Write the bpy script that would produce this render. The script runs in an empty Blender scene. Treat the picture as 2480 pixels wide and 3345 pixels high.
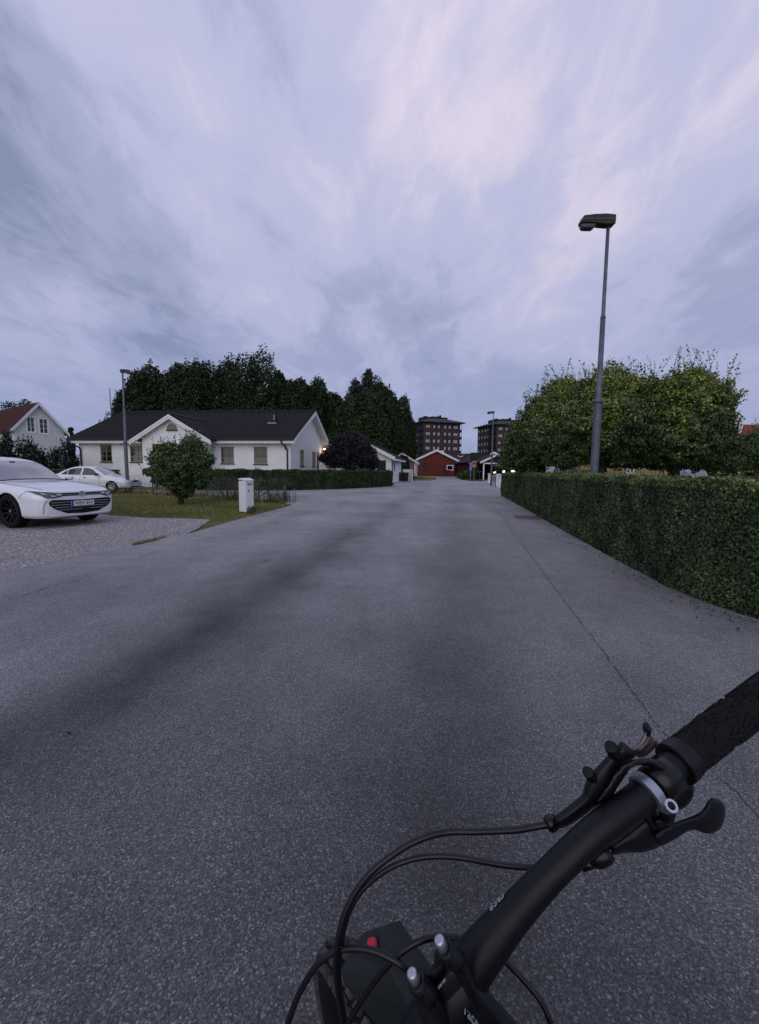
import bpy, bmesh, math, random
import numpy as np
from mathutils import Vector, Matrix, geometry
from mathutils.bvhtree import BVHTree
PI = math.pi
R = math.radians
rnd = random.Random(7)
rng = np.random.default_rng(7)
scene = bpy.context.scene
C = scene.collection

# ------------------------------------------------------------------ camera
F_PX, CAM_H, TH, RO = 1360.0, 1.30, math.atan(135 / 1360), 0.008
cF = Vector((0, math.cos(TH), -math.sin(TH)))
r0 = Vector((1, 0, 0)); u0 = r0.cross(cF)
cR = math.cos(RO) * r0 + math.sin(RO) * u0
cU = -math.sin(RO) * r0 + math.cos(RO) * u0
CAM = Vector((0, 0, CAM_H))
cam_d = bpy.data.cameras.new('camera')
cam = bpy.data.objects.new('camera', cam_d); C.objects.link(cam)
m = Matrix((cR, cU, -cF)).transposed().to_4x4(); m.translation = CAM
cam.matrix_world = m
cam_d.sensor_fit = 'HORIZONTAL'; cam_d.sensor_width = 36
cam_d.lens = F_PX / 2480 * 36
cam_d.clip_start = 0.02; cam_d.clip_end = 5000
scene.camera = cam

def ray(px, py):
    return cF + (px - 1240) / F_PX * cR - (py - 1672.5) / F_PX * cU
def P(px, py, Z):
    return CAM + ray(px, py) * Z
def G(px, py, z=0.0):
    d = ray(px, py); return CAM + d * ((z - CAM_H) / d.z)
def RP(px, py, p0, n):
    d = ray(px, py); return CAM + d * ((p0 - CAM).dot(n) / d.dot(n))

# ------------------------------------------------------------------ world, sun, exposure
world = bpy.data.worlds.new('World'); scene.world = world; world.use_nodes = True
nt = world.node_tree; nt.nodes.clear()
def N(t, nt_=None, **k):
    n = (nt_ or nt).nodes.new(t)
    for a, b in k.items(): setattr(n, a, b)
    return n
SUN_EL, SUN_AZ = R(20), R(195)
out = N('ShaderNodeOutputWorld'); bgs = N('ShaderNodeBackground'); bgc = N('ShaderNodeBackground'); mix = N('ShaderNodeMixShader')
sky = N('ShaderNodeTexSky'); sky.sky_type = 'NISHITA'; sky.sun_disc = False
sky.sun_elevation = R(6); sky.sun_rotation = SUN_AZ
bgs.inputs[1].default_value = 0.06
nt.links.new(sky.outputs[0], bgs.inputs[0])
tc = N('ShaderNodeTexCoord'); sep = N('ShaderNodeSeparateXYZ'); nt.links.new(tc.outputs['Generated'], sep.inputs[0])
def Mth(op, a, b=None, c=None, clamp=False):
    n = N('ShaderNodeMath', operation=op); n.use_clamp = clamp
    for i, v in enumerate((a, b, c)):
        if v is None: continue
        if isinstance(v, (int, float)): n.inputs[i].default_value = v
        else: nt.links.new(v, n.inputs[i])
    return n.outputs[0]
zz = Mth('ADD', Mth('MAXIMUM', sep.outputs[2], 0.0), 0.22)
comb = N('ShaderNodeCombineXYZ')
nt.links.new(Mth('DIVIDE', sep.outputs[0], zz), comb.inputs[0]); nt.links.new(Mth('DIVIDE', sep.outputs[1], zz), comb.inputs[1])
def cloudnoise(scale, detail, rough, dist, loc, rot=0.0, sc=(1, 1, 1)):
    mp = N('ShaderNodeMapping'); mp.inputs['Location'].default_value = loc; mp.inputs['Rotation'].default_value = (0, 0, rot); mp.inputs['Scale'].default_value = sc
    nt.links.new(comb.outputs[0], mp.inputs[0])
    t = N('ShaderNodeTexNoise'); t.inputs['Scale'].default_value = scale; t.inputs['Detail'].default_value = detail
    t.inputs['Roughness'].default_value = rough; t.inputs['Distortion'].default_value = dist
    nt.links.new(mp.outputs[0], t.inputs[0]); return t.outputs[0]
n1 = cloudnoise(0.60, 8, 0.50, 0.5, (3.1, 1.7, 0), 0.25, (1.25, .85, 1))
n2 = cloudnoise(1.5, 10, 0.58, 0.7, (8.2, 5.1, 0), 0.35, (1.4, .8, 1))
n3 = cloudnoise(4.6, 8, 0.62, 0.6, (1.2, 9.1, 0), -0.5, (1.6, .8, 1))
den = Mth('ADD', Mth('ADD', Mth('MULTIPLY', n1, 0.50), Mth('MULTIPLY', n2, 0.30)), Mth('MULTIPLY', n3, 0.20))
# broad cloud masses, each a soft patch round a direction of the sky
def patch_dir(px, py, size, amount, acc):
    d = ray(px, py).normalized(); v = N('ShaderNodeVectorMath', operation='DOT_PRODUCT'); nt.links.new(tc.outputs['Generated'], v.inputs[0]); v.inputs[1].default_value = d
    mr = N('ShaderNodeMapRange'); mr.interpolation_type = 'SMOOTHSTEP'; nt.links.new(v.outputs['Value'], mr.inputs[0]); mr.inputs[1].default_value = math.cos(R(size)); mr.inputs[2].default_value = 1.0; mr.inputs[3].default_value = 0; mr.inputs[4].default_value = amount
    return Mth('ADD', acc, mr.outputs[0])
for a in ((1560, 10, 15, .06), (260, 140, 15, .05), (420, 860, 20, .05), (1000, 480, 34, .03), (1000, 700, 22, .02), (1700, 760, 16, .02), (110, 540, 13, -.075), (330, 430, 8, -.03), (600, 1010, 10, -.06), (2300, 300, 22, .035), (2150, 1000, 16, -.01), (1250, 1150, 13, -.05), (100, 1080, 9, .03)):
    den = patch_dir(*a, den)
ramp = N('ShaderNodeValToRGB'); nt.links.new(den, ramp.inputs[0])
cr = ramp.color_ramp; cr.interpolation = 'EASE'
cr.elements[0].position = 0.385; cr.elements[0].color = (0.255, 0.295, 0.440, 1)
cr.elements[1].position = 0.665; cr.elements[1].color = (0.86, 0.77, 0.91, 1)
e = cr.elements.new(0.465); e.color = (0.425, 0.455, 0.665, 1)
e = cr.elements.new(0.55); e.color = (0.590, 0.595, 0.820, 1)
# hazier, bluer and a little darker towards the horizon
elev = N('ShaderNodeValToRGB'); nt.links.new(Mth('MAXIMUM', sep.outputs[2], 0.0), elev.inputs[0])
er = elev.color_ramp
er.elements[0].position = 0.0; er.elements[0].color = (0.72, 0.72, 0.72, 1)
er.elements[1].position = 0.8; er.elements[1].color = (0, 0, 0, 1)
e = er.elements.new(0.14); e.color = (0.60, 0.60, 0.60, 1)
e = er.elements.new(0.3); e.color = (0.30, 0.30, 0.30, 1)
mx = N('ShaderNodeMix', data_type='RGBA'); nt.links.new(elev.outputs[0], mx.inputs[0])
nt.links.new(ramp.outputs[0], mx.inputs[6]); mx.inputs[7].default_value = (0.245, 0.310, 0.53, 1)
nt.links.new(mx.outputs[2], bgc.inputs[0]); bgc.inputs[1].default_value = 1.0
mix.inputs[0].default_value = 0.93
nt.links.new(bgs.outputs[0], mix.inputs[1]); nt.links.new(bgc.outputs[0], mix.inputs[2]); nt.links.new(mix.outputs[0], out.inputs[0])

sun_d = bpy.data.lights.new('sun', 'SUN'); sun_d.energy = 1.0; sun_d.angle = R(70); sun_d.color = (1.0, 0.94, 0.90)
sun = bpy.data.objects.new('sun', sun_d); C.objects.link(sun)
sdir = Vector((math.sin(SUN_AZ) * math.cos(SUN_EL), math.cos(SUN_AZ) * math.cos(SUN_EL), math.sin(SUN_EL)))
sun.rotation_euler = sdir.to_track_quat('Z', 'Y').to_euler()
scene.view_settings.view_transform = 'Standard'; scene.view_settings.look = 'None'
scene.view_settings.exposure = 0.0; scene.view_settings.gamma = 1.0; scene.view_settings.use_curve_mapping = False
scene.cycles.max_bounces = 6

# ------------------------------------------------------------------ materials
MATS = {}
def mat(name, col, rough=0.7, spec=0.3, metal=0.0, var=0.0, vscale=8.0, col2=None, bump=0.0, bscale=40.0, coat=0.0, emit=None, estr=0.0, detail=4, island=0.0, sheen=0.0, trans=0.0, bdetail=4, coords='Object', stretch=None):
    if name in MATS: return MATS[name]
    M = bpy.data.materials.new(name); M.use_nodes = True; t = M.node_tree; b = t.nodes['Principled BSDF']
    b.inputs['Base Color'].default_value = (*col, 1); b.inputs['Roughness'].default_value = rough
    b.inputs['Specular IOR Level'].default_value = spec; b.inputs['Metallic'].default_value = metal
    b.inputs['Coat Weight'].default_value = coat; b.inputs['Coat Roughness'].default_value = 0.06
    co = t.nodes.new('ShaderNodeTexCoord').outputs[coords]
    if stretch:
        mp = t.nodes.new('ShaderNodeMapping'); mp.inputs['Scale'].default_value = stretch; t.links.new(co, mp.inputs[0]); co = mp.outputs[0]
    if var > 0 or col2:
        c2 = col2 or tuple(max(0, c * (1 - var)) for c in col)
        no = t.nodes.new('ShaderNodeTexNoise'); no.inputs['Scale'].default_value = vscale; no.inputs['Detail'].default_value = detail; no.inputs['Roughness'].default_value = .6
        t.links.new(co, no.inputs[0])
        rp = t.nodes.new('ShaderNodeValToRGB'); rp.color_ramp.elements[0].position = .35; rp.color_ramp.elements[1].position = .65
        rp.color_ramp.elements[0].color = (*c2, 1); rp.color_ramp.elements[1].color = (*col, 1)
        t.links.new(no.outputs[0], rp.inputs[0]); src = rp.outputs[0]
        t.links.new(src, b.inputs['Base Color'])
    if island > 0:
        g = t.nodes.new('ShaderNodeNewGeometry'); rp = t.nodes.new('ShaderNodeValToRGB')
        c2 = col2 or tuple(c * (1 - island) for c in col)
        rp.color_ramp.elements[0].color = (*c2, 1); rp.color_ramp.elements[1].color = (*col, 1)
        t.links.new(g.outputs['Random Per Island'], rp.inputs[0]); t.links.new(rp.outputs[0], b.inputs['Base Color'])
    if bump > 0:
        no = t.nodes.new('ShaderNodeTexNoise'); no.inputs['Scale'].default_value = bscale; no.inputs['Detail'].default_value = bdetail
        t.links.new(co, no.inputs[0]); bp = t.nodes.new('ShaderNodeBump'); bp.inputs['Strength'].default_value = bump; bp.inputs['Distance'].default_value = .02
        t.links.new(no.outputs[0], bp.inputs['Height']); t.links.new(bp.outputs[0], b.inputs['Normal'])
    if emit:
        b.inputs['Emission Color'].default_value = (*emit, 1); b.inputs['Emission Strength'].default_value = estr
    MATS[name] = M; return M

# ------------------------------------------------------------------ mesh collector
class MB:
    def __init__(s): s.v = []; s.f = []; s.mi = []; s.cur = 0
    def quad(s, a, b, c, d):
        n = len(s.v); s.v += [tuple(a), tuple(b), tuple(c), tuple(d)]; s.f.append((n, n + 1, n + 2, n + 3)); s.mi.append(s.cur); return s
    def poly(s, pts):
        n = len(s.v); s.v += [tuple(p) for p in pts]; s.f.append(tuple(range(n, n + len(pts)))); s.mi.append(s.cur); return s
    def box(s, x0, x1, y0, y1, z0, z1, T=None):
        n = len(s.v); vs = [Vector((x, y, z)) for z in (z0, z1) for y in (y0, y1) for x in (x0, x1)]
        if T: vs = [T @ q for q in vs]
        s.v += [tuple(q) for q in vs]
        for f in ((0, 2, 3, 1), (4, 5, 7, 6), (0, 1, 5, 4), (2, 6, 7, 3), (0, 4, 6, 2), (1, 3, 7, 5)):
            s.f.append(tuple(n + i for i in f)); s.mi.append(s.cur)
        return s
    def prism(s, pts, d):
        """closed polygon (3-D points) extruded by the vector d"""
        n = len(s.v); k = len(pts); d = Vector(d)
        s.v += [tuple(p) for p in pts] + [tuple(Vector(p) + d) for p in pts]
        s.f.append(tuple(range(n, n + k))[::-1]); s.f.append(tuple(range(n + k, n + 2 * k))); s.mi += [s.cur] * 2
        for i in range(k):
            j = (i + 1) % k; s.f.append((n + i, n + j, n + k + j, n + k + i)); s.mi.append(s.cur)
        return s
    def tube(s, path, rad, seg=10, cap=True, flat=1.0, up=None):
        path = [Vector(p) for p in path]; n0 = len(s.v); k = len(path)
        rr = rad if isinstance(rad, (list, tuple)) else [rad] * k
        t = (path[1] - path[0]).normalized(); ref = Vector(up) if up else (Vector((0, 0, 1)) if abs(t.z) < .9 else Vector((1, 0, 0)))
        a = t.cross(ref).normalized()
        for i, p in enumerate(path):
            t = (path[min(i + 1, k - 1)] - path[max(i - 1, 0)]).normalized()
            a = (a - t * a.dot(t)).normalized(); b = t.cross(a)
            for j in range(seg):
                q = 2 * PI * j / seg; s.v.append(tuple(p + rr[i] * (math.cos(q) * a + flat * math.sin(q) * b)))
        for i in range(k - 1):
            for j in range(seg):
                j2 = (j + 1) % seg; s.f.append((n0 + i * seg + j, n0 + i * seg + j2, n0 + (i + 1) * seg + j2, n0 + (i + 1) * seg + j)); s.mi.append(s.cur)
        if cap:
            s.f.append(tuple(n0 + j for j in range(seg))[::-1]); s.f.append(tuple(n0 + (k - 1) * seg + j for j in range(seg))); s.mi += [s.cur] * 2
        return s
    def lathe(s, prof, T=None, seg=24, closed=False):
        """profile of (radius, height) about local z"""
        n0 = len(s.v); k = len(prof)
        for r, z in prof:
            for j in range(seg):
                q = 2 * PI * j / seg; p = Vector((r * math.cos(q), r * math.sin(q), z)); s.v.append(tuple(T @ p if T else p))
        for i in range(k - (0 if closed else 1)):
            i2 = (i + 1) % k
            for j in range(seg):
                j2 = (j + 1) % seg; s.f.append((n0 + i * seg + j, n0 + i * seg + j2, n0 + i2 * seg + j2, n0 + i2 * seg + j)); s.mi.append(s.cur)
        return s
    def build(s, name, mats, parent=None, smooth=False, loc=None, rot=None, bevel=0.0, recalc=False):
        me = bpy.data.meshes.new(name); me.from_pydata(s.v, [], s.f)
        mats = mats if isinstance(mats, (list, tuple)) else [mats]
        for q in mats: me.materials.append(q)
        if len(mats) > 1: me.polygons.foreach_set('material_index', s.mi)
        if recalc:
            bm = bmesh.new(); bm.from_mesh(me); bmesh.ops.remove_doubles(bm, verts=bm.verts, dist=1e-5); bmesh.ops.recalc_face_normals(bm, faces=bm.faces); bm.to_mesh(me); bm.free()
        if smooth: me.shade_smooth()
        me.update()
        return link(name, me, parent, loc, rot, bevel)
def link(name, me, parent=None, loc=None, rot=None, bevel=0.0):
    o = bpy.data.objects.new(name, me); C.objects.link(o)
    if parent: o.parent = parent
    if loc is not None: o.location = loc
    if rot is not None: o.rotation_euler = rot
    if bevel > 0:
        b = o.modifiers.new('bevel', 'BEVEL'); b.width = bevel; b.segments = 2; b.limit_method = 'ANGLE'
    return o
def tag(o, label=None, cat=None, group=None, kind=None):
    if label: o['label'] = label
    if cat: o['category'] = cat
    if group: o['group'] = group
    if kind: o['kind'] = kind
    return o
def thing(name, label, cat, loc=(0, 0, 0), rotz=0, group=None):
    o = bpy.data.objects.new(name, None); C.objects.link(o); o.empty_display_size = .2
    o.location = loc; o.rotation_euler = (0, 0, rotz); return tag(o, label, cat, group)
def copy_tree(o, parent=None):
    c = o.copy(); C.objects.link(c); c.parent = parent
    for ch in o.children: copy_tree(ch, c)
    return c
def struct(o): o['kind'] = 'structure'; return o
def catmull(pts, n=8):
    pts = [Vector(p) for p in pts]; out = []
    for i in range(len(pts) - 1):
        p0 = pts[max(i - 1, 0)]; p1 = pts[i]; p2 = pts[i + 1]; p3 = pts[min(i + 2, len(pts) - 1)]
        for k in range(n):
            t = k / n; out.append(.5 * ((2 * p1) + (p2 - p0) * t + (2 * p0 - 5 * p1 + 4 * p2 - p3) * t * t + (3 * p1 - p0 - 3 * p2 + p3) * t ** 3))
    return out + [pts[-1]]

# ------------------------------------------------------------------ leaves
def np_mesh(name, verts, tris, mats, midx=None):
    me = bpy.data.meshes.new(name); nv, nf = len(verts), len(tris)
    me.vertices.add(nv); me.vertices.foreach_set('co', verts.astype(np.float32).ravel())
    me.loops.add(nf * 3); me.loops.foreach_set('vertex_index', tris.astype(np.int32).ravel())
    me.polygons.add(nf); me.polygons.foreach_set('loop_start', np.arange(0, nf * 3, 3, dtype=np.int32))
    for q in (mats if isinstance(mats, (list, tuple)) else [mats]): me.materials.append(q)
    if midx is not None: me.polygons.foreach_set('material_index', midx.astype(np.int32))
    me.update(calc_edges=True); return me
def unit(a): return a / (np.linalg.norm(a, axis=-1, keepdims=True) + 1e-9)
def leaf_mesh(name, p, nrm, size, mats, jitter=.8, width=.55, fold=.25, midx=None, droop=0.0):
    """folded leaves (two triangles each) at points p facing roughly nrm"""
    n = len(p); nn = unit(nrm + jitter * rng.normal(size=(n, 3)))
    t = np.cross(nn, rng.normal(size=(n, 3))); t[:, 2] -= droop; t = unit(t); b = unit(np.cross(nn, t))
    s = (size * rng.uniform(.65, 1.25, n))[:, None]
    v = np.stack([p - t * s * .5, p - b * s * width * .5 + nn * s * fold * .5, p + t * s * .5, p + b * s * width * .5 + nn * s * fold * .5], 1).reshape(-1, 3)
    k = np.arange(n)[:, None] * 4; tr = np.concatenate([k + [0, 2, 1], k + [0, 3, 2]], 1).reshape(-1, 3)
    mi = None if midx is None else np.repeat(midx, 2)
    return np_mesh(name, v, tr, mats, mi)
def crown_pts(ells, n, shell=.8, inner=.25, lump=.12):
    """points and outward normals over a union of ellipsoids (centre, radii)"""
    c = np.array([e[0] for e in ells], float); r = np.array([e[1] for e in ells], float)
    w = (r[:, 0] * r[:, 1] * r[:, 2]) ** (2 / 3); w /= w.sum()
    P_, N_ = [], []; tot = 0
    while tot < n:
        k = rng.choice(len(ells), n, p=w); d = unit(rng.normal(size=(n, 3)))
        rad = np.where(rng.random(n) < inner, rng.uniform(.35, shell, n), rng.uniform(shell, 1.04, n))
        q = np.sin(d[:, 0] * 7 + k * 1.3) * np.sin(d[:, 1] * 6 + k) * np.cos(d[:, 2] * 8 + k * 2.1)
        rad = rad * (1 + lump * 2 * q)
        pts = c[k] + d * r[k] * rad[:, None]
        ok = np.ones(n, bool)
        for j in range(len(ells)):
            dd = np.linalg.norm((pts - c[j]) / r[j], axis=1); ok &= ~((dd < .62) & (k != j))
        P_.append(pts[ok]); N_.append(unit(d / r[k])[ok]); tot += ok.sum()
    return np.concatenate(P_)[:n], np.concatenate(N_)[:n]
def leafmat(name, dark, light, rough=.55, spec=.25):
    if name in MATS: return MATS[name]
    M = bpy.data.materials.new(name); M.use_nodes = True; t = M.node_tree; b = t.nodes['Principled BSDF']
    g = t.nodes.new('ShaderNodeNewGeometry'); rp = t.nodes.new('ShaderNodeValToRGB')
    rp.color_ramp.elements[0].color = (*dark, 1); rp.color_ramp.elements[1].color = (*light, 1)
    e = rp.color_ramp.elements.new(.7); e.color = tuple((a * .55 + c * .45) for a, c in zip(dark, light)) + (1,)
    no = t.nodes.new('ShaderNodeTexNoise'); no.inputs['Scale'].default_value = 2.2; no.inputs['Detail'].default_value = 3; t.links.new(t.nodes.new('ShaderNodeTexCoord').outputs['Object'], no.inputs[0])
    mp_ = t.nodes.new('ShaderNodeMapRange'); t.links.new(no.outputs[0], mp_.inputs[0]); mp_.inputs[1].default_value = .3; mp_.inputs[2].default_value = .7; mp_.inputs[3].default_value = .25; mp_.inputs[4].default_value = 1.5
    ml_ = t.nodes.new('ShaderNodeMath'); ml_.operation = 'MULTIPLY'; ml_.use_clamp = True; t.links.new(g.outputs['Random Per Island'], ml_.inputs[0]); t.links.new(mp_.outputs[0], ml_.inputs[1])
    t.links.new(ml_.outputs[0], rp.inputs[0]); t.links.new(rp.outputs[0], b.inputs['Base Color'])
    b.inputs['Roughness'].default_value = rough; b.inputs['Specular IOR Level'].default_value = spec
    MATS[name] = M; return M
bark = mat('bark', (.045, .038, .032), .9, .1, var=.5, vscale=14, bump=.6, bscale=30)
def limb(mb, p, q, r0_, r1_, bend=.1, n=5):
    p = Vector(p); q = Vector(q); L = (q - p).length
    o = Vector((rnd.uniform(-1, 1), rnd.uniform(-1, 1), rnd.uniform(-.3, .3))) * L * bend
    path = [p.lerp(q, i / n) + o * math.sin(PI * i / n) for i in range(n + 1)]
    mb.tube(path, [r0_ + (r1_ - r0_) * i / n for i in range(n + 1)], 7)
# ------------------------------------------------------------------ ground
def sheet(name, pts, z, material, thick=None):
    """flat polygon sheet, triangulated, from (x, y) points"""
    vv = [Vector((p[0], p[1])) for p in pts]
    tr = geometry.tessellate_polygon([[Vector((p[0], p[1], 0)) for p in pts]])
    me = bpy.data.meshes.new(name); me.from_pydata([(p.x, p.y, z) for p in vv], [], [t for t in tr])
    me.materials.append(material)
    bm = bmesh.new(); bm.from_mesh(me); bmesh.ops.recalc_face_normals(bm, faces=bm.faces)
    if bm.faces and sum(f.normal.z for f in bm.faces) < 0: bmesh.ops.reverse_faces(bm, faces=bm.faces)
    bm.to_mesh(me); bm.free()
    return struct(link(name, me))

grass_m = mat('grass_soil', (.062, .085, .026), .95, .1, col2=(.15, .120, .050), vscale=.9, detail=8, bump=.5, bscale=60)
sheet('ground', [(-900, -300), (900, -300), (900, 2500), (-900, 2500)], -.03, grass_m)

def asphalt():
    M = bpy.data.materials.new('asphalt'); M.use_nodes = True; t = M.node_tree; b = t.nodes['Principled BSDF']
    co = t.nodes.new('ShaderNodeTexCoord').outputs['Object']
    def no(scale, det=6, ro=.6, st=None, rot=0, dist=0):
        src = co
        if st:
            mp = t.nodes.new('ShaderNodeMapping'); mp.inputs['Scale'].default_value = st; mp.inputs['Rotation'].default_value = (0, 0, rot); t.links.new(co, mp.inputs[0]); src = mp.outputs[0]
        n = t.nodes.new('ShaderNodeTexNoise'); n.inputs['Scale'].default_value = scale; n.inputs['Detail'].default_value = det; n.inputs['Roughness'].default_value = ro; n.inputs['Distortion'].default_value = dist
        t.links.new(src, n.inputs[0]); return n.outputs[0]
    def mth(op, a, b_, cl=False):
        n = t.nodes.new('ShaderNodeMath'); n.operation = op; n.use_clamp = cl
        for i, v in enumerate((a, b_)):
            if isinstance(v, (int, float)): n.inputs[i].default_value = v
            else: t.links.new(v, n.inputs[i])
        return n.outputs[0]
    def ramp_(src, stops):
        r = t.nodes.new('ShaderNodeValToRGB'); t.links.new(src, r.inputs[0]); c = r.color_ramp
        c.elements[0].position = stops[0][0]; c.elements[0].color = (*[stops[0][1]] * 3, 1)
        c.elements[1].position = stops[-1][0]; c.elements[1].color = (*[stops[-1][1]] * 3, 1)
        for p, v in stops[1:-1]:
            e = c.elements.new(p); e.color = (v, v, v, 1)
        return r.outputs[0]
    def vor(scale):
        v = t.nodes.new('ShaderNodeTexVoronoi'); v.inputs['Scale'].default_value = scale; t.links.new(co, v.inputs[0]); return v
    v = vor(185); v2 = vor(420)
    def rgb(col):
        s = t.nodes.new('ShaderNodeSeparateColor'); t.links.new(col, s.inputs[0]); return s.outputs
    cell = rgb(v.outputs['Color'])[0]; cell2 = rgb(v2.outputs['Color'])[1]
    stone = ramp_(cell, [(0, .55), (.5, .80), (.75, 1.05), (.92, 1.45), (1, 2.3)])
    gap = ramp_(v.outputs['Distance'], [(0.0, 1.15), (.5, .95), (.75, .62), (1, .5)])
    fine = ramp_(cell2, [(0, .6), (1, 1.4)])
    grain = mth('MULTIPLY', mth('MULTIPLY', stone, gap), fine)
    big = ramp_(no(.35, 5, .55), [(.3, .68), (.7, 1.2)])
    mid = ramp_(no(2.6, 7, .65), [(.3, .84), (.7, 1.16)])
    streak = ramp_(no(1.0, 5, .6, (1.5, .12, 1), -.18), [(.35, .86), (.65, 1.08)])
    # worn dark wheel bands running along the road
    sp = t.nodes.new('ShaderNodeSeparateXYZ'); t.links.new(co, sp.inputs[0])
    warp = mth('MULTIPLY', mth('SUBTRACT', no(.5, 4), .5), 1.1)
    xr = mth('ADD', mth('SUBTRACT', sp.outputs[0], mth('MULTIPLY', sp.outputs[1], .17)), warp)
    worn = ramp_(mth('DIVIDE', sp.outputs[1], 40.0), [(0, 1.0), (.12, .95), (.3, .5), (1, .15)])     # the dark bands get fainter further down the street
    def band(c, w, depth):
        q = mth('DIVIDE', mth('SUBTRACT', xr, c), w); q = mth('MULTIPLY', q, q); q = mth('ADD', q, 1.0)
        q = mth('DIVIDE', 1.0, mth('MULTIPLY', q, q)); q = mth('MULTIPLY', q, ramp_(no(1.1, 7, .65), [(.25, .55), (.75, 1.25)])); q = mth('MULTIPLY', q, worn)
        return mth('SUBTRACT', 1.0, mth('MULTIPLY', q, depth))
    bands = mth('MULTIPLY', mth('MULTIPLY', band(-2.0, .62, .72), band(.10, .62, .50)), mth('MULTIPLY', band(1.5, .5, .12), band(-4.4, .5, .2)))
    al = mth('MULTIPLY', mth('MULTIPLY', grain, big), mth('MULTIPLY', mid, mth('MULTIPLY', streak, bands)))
    col = t.nodes.new('ShaderNodeMix'); col.data_type = 'RGBA'; col.blend_type = 'MULTIPLY'; col.inputs[0].default_value = 1
    col.inputs[6].default_value = (.121, .121, .124, 1)
    cm = t.nodes.new('ShaderNodeCombineColor'); [t.links.new(al, cm.inputs[i]) for i in range(3)]
    t.links.new(cm.outputs[0], col.inputs[7]); t.links.new(col.outputs[2], b.inputs['Base Color'])
    b.inputs['Roughness'].default_value = .62; b.inputs['Specular IOR Level'].default_value = .30; t.links.new(mth('MULTIPLY', al, .52, True), b.inputs['Sheen Weight']); b.inputs['Sheen Roughness'].default_value = .5; b.inputs['Sheen Tint'].default_value = (.95, .96, 1, 1)
    bp = t.nodes.new('ShaderNodeBump'); bp.inputs['Strength'].default_value = .55; bp.inputs['Distance'].default_value = .004
    h = mth('ADD', mth('MULTIPLY', v.outputs['Distance'], -1.0), mth('MULTIPLY', no(60, 3), .8)); t.links.new(h, bp.inputs['Height']); t.links.new(bp.outputs[0], b.inputs['Normal'])
    return M
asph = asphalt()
g2 = lambda a, b: tuple(G(a, b))[:2]
# left edge of the road from beyond the photographer up to the grass tip, then the side street and on to the far end
LE = [g2(0, 1870), g2(150, 1838), g2(309, 1803), g2(450, 1780), g2(600, 1748), g2(700, 1719), g2(800, 1691), g2(954, 1650)]
HC = [(1700, 1608), (0, 0)]
left_pts = [(-13.5, -8)] + [(-9.5, 2.5)] + LE + [(-4.4, 17.6), (-7.6, 20.6), (-12.5, 23.2), (-45, 24.0), (-45, 27.5)]
hb = [g2(640, 1607), g2(951, 1602), g2(1100, 1598), g2(1208, 1593.5), g2(1283, 1588)]
far_l = [g2(1290, 1578), g2(1310, 1569), g2(1345, 1567), g2(1350, 1569.5), g2(1400, 1569.5), g2(1424, 1566.5), g2(1427, 1561), g2(1360, 1557.5), g2(1350, 1553.8)]
far_r = [g2(1500, 1554.0), g2(1490, 1557), g2(1507, 1568), g2(1540, 1571.5), g2(1585, 1571.5), g2(1588, 1566), g2(1650, 1566)]
rb = [(17.5, 45), (9.8, 33), (8.0, 27), (6.95, 22.5), (5.4, 14), (4.5, 8.9), (4.1, 6), (3.9, 4), (4.3, 2.5), (9, -3), (9, -8)]
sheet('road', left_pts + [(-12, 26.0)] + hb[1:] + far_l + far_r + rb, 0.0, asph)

# gravel drive under the white estate car
gravel_m = mat('gravel_bed', (.42, .39, .385), .9, .2, col2=(.16, .14, .145), vscale=32, detail=6, bump=.9, bscale=70)
drive = [(-11.2, 3.2)] + LE[:5] + [g2(640, 1728), g2(690, 1696), g2(600, 1692), g2(480, 1690), g2(360, 1682), (-8.6, 12.3), (-11.5, 13.2), (-30, 14.6), (-30, 2.6)]
sheet('gravel_drive', drive, -.012, gravel_m)
dv = [Vector(p) for p in drive]
def inside(x, y, poly):
    c = np.zeros(len(x), bool); j = len(poly) - 1
    for i in range(len(poly)):
        xi, yi = poly[i][:2]; xj, yj = poly[j][:2]
        c ^= ((yi > y) != (yj > y)) & (x < (xj - xi) * (y - yi) / (yj - yi + 1e-12) + xi); j = i
    return c
n = 52000
x = rng.uniform(-17, -3.5, n); y = rng.uniform(4.5, 14.6, n); k = inside(x, y, drive) & (x > -y * 1.05); x, y = x[k], y[k]
octv = np.array([(1, 0, 0), (0, 1, 0), (-1, 0, 0), (0, -1, 0), (0, 0, 1)], float)
s = rng.uniform(.006, .016, len(x))[:, None, None]
o5 = octv[None] * s * rng.uniform(.6, 1.3, (len(x), 5, 3)); o5[:, :, 2] *= .8
an = rng.uniform(0, 6.28, len(x)); ca, sa = np.cos(an)[:, None], np.sin(an)[:, None]
vx = o5[:, :, 0] * ca - o5[:, :, 1] * sa + x[:, None]; vy = o5[:, :, 0] * sa + o5[:, :, 1] * ca + y[:, None]
vv = np.stack([vx, vy, o5[:, :, 2] - .012], 2).reshape(-1, 3)
kk = np.arange(len(x))[:, None] * 5
tr = np.concatenate([kk + [0, 1, 4], kk + [1, 2, 4], kk + [2, 3, 4], kk + [3, 0, 4]], 1).reshape(-1, 3)
st_m = mat('gravel_stone', (.60, .55, .545), .85, .25, island=.7, col2=(.12, .105, .115))
tag(link('gravel', np_mesh('gravel', vv, tr, st_m)), 'loose pinkish grey gravel stones on the drive under the white estate car', 'gravel', kind='stuff')

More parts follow.
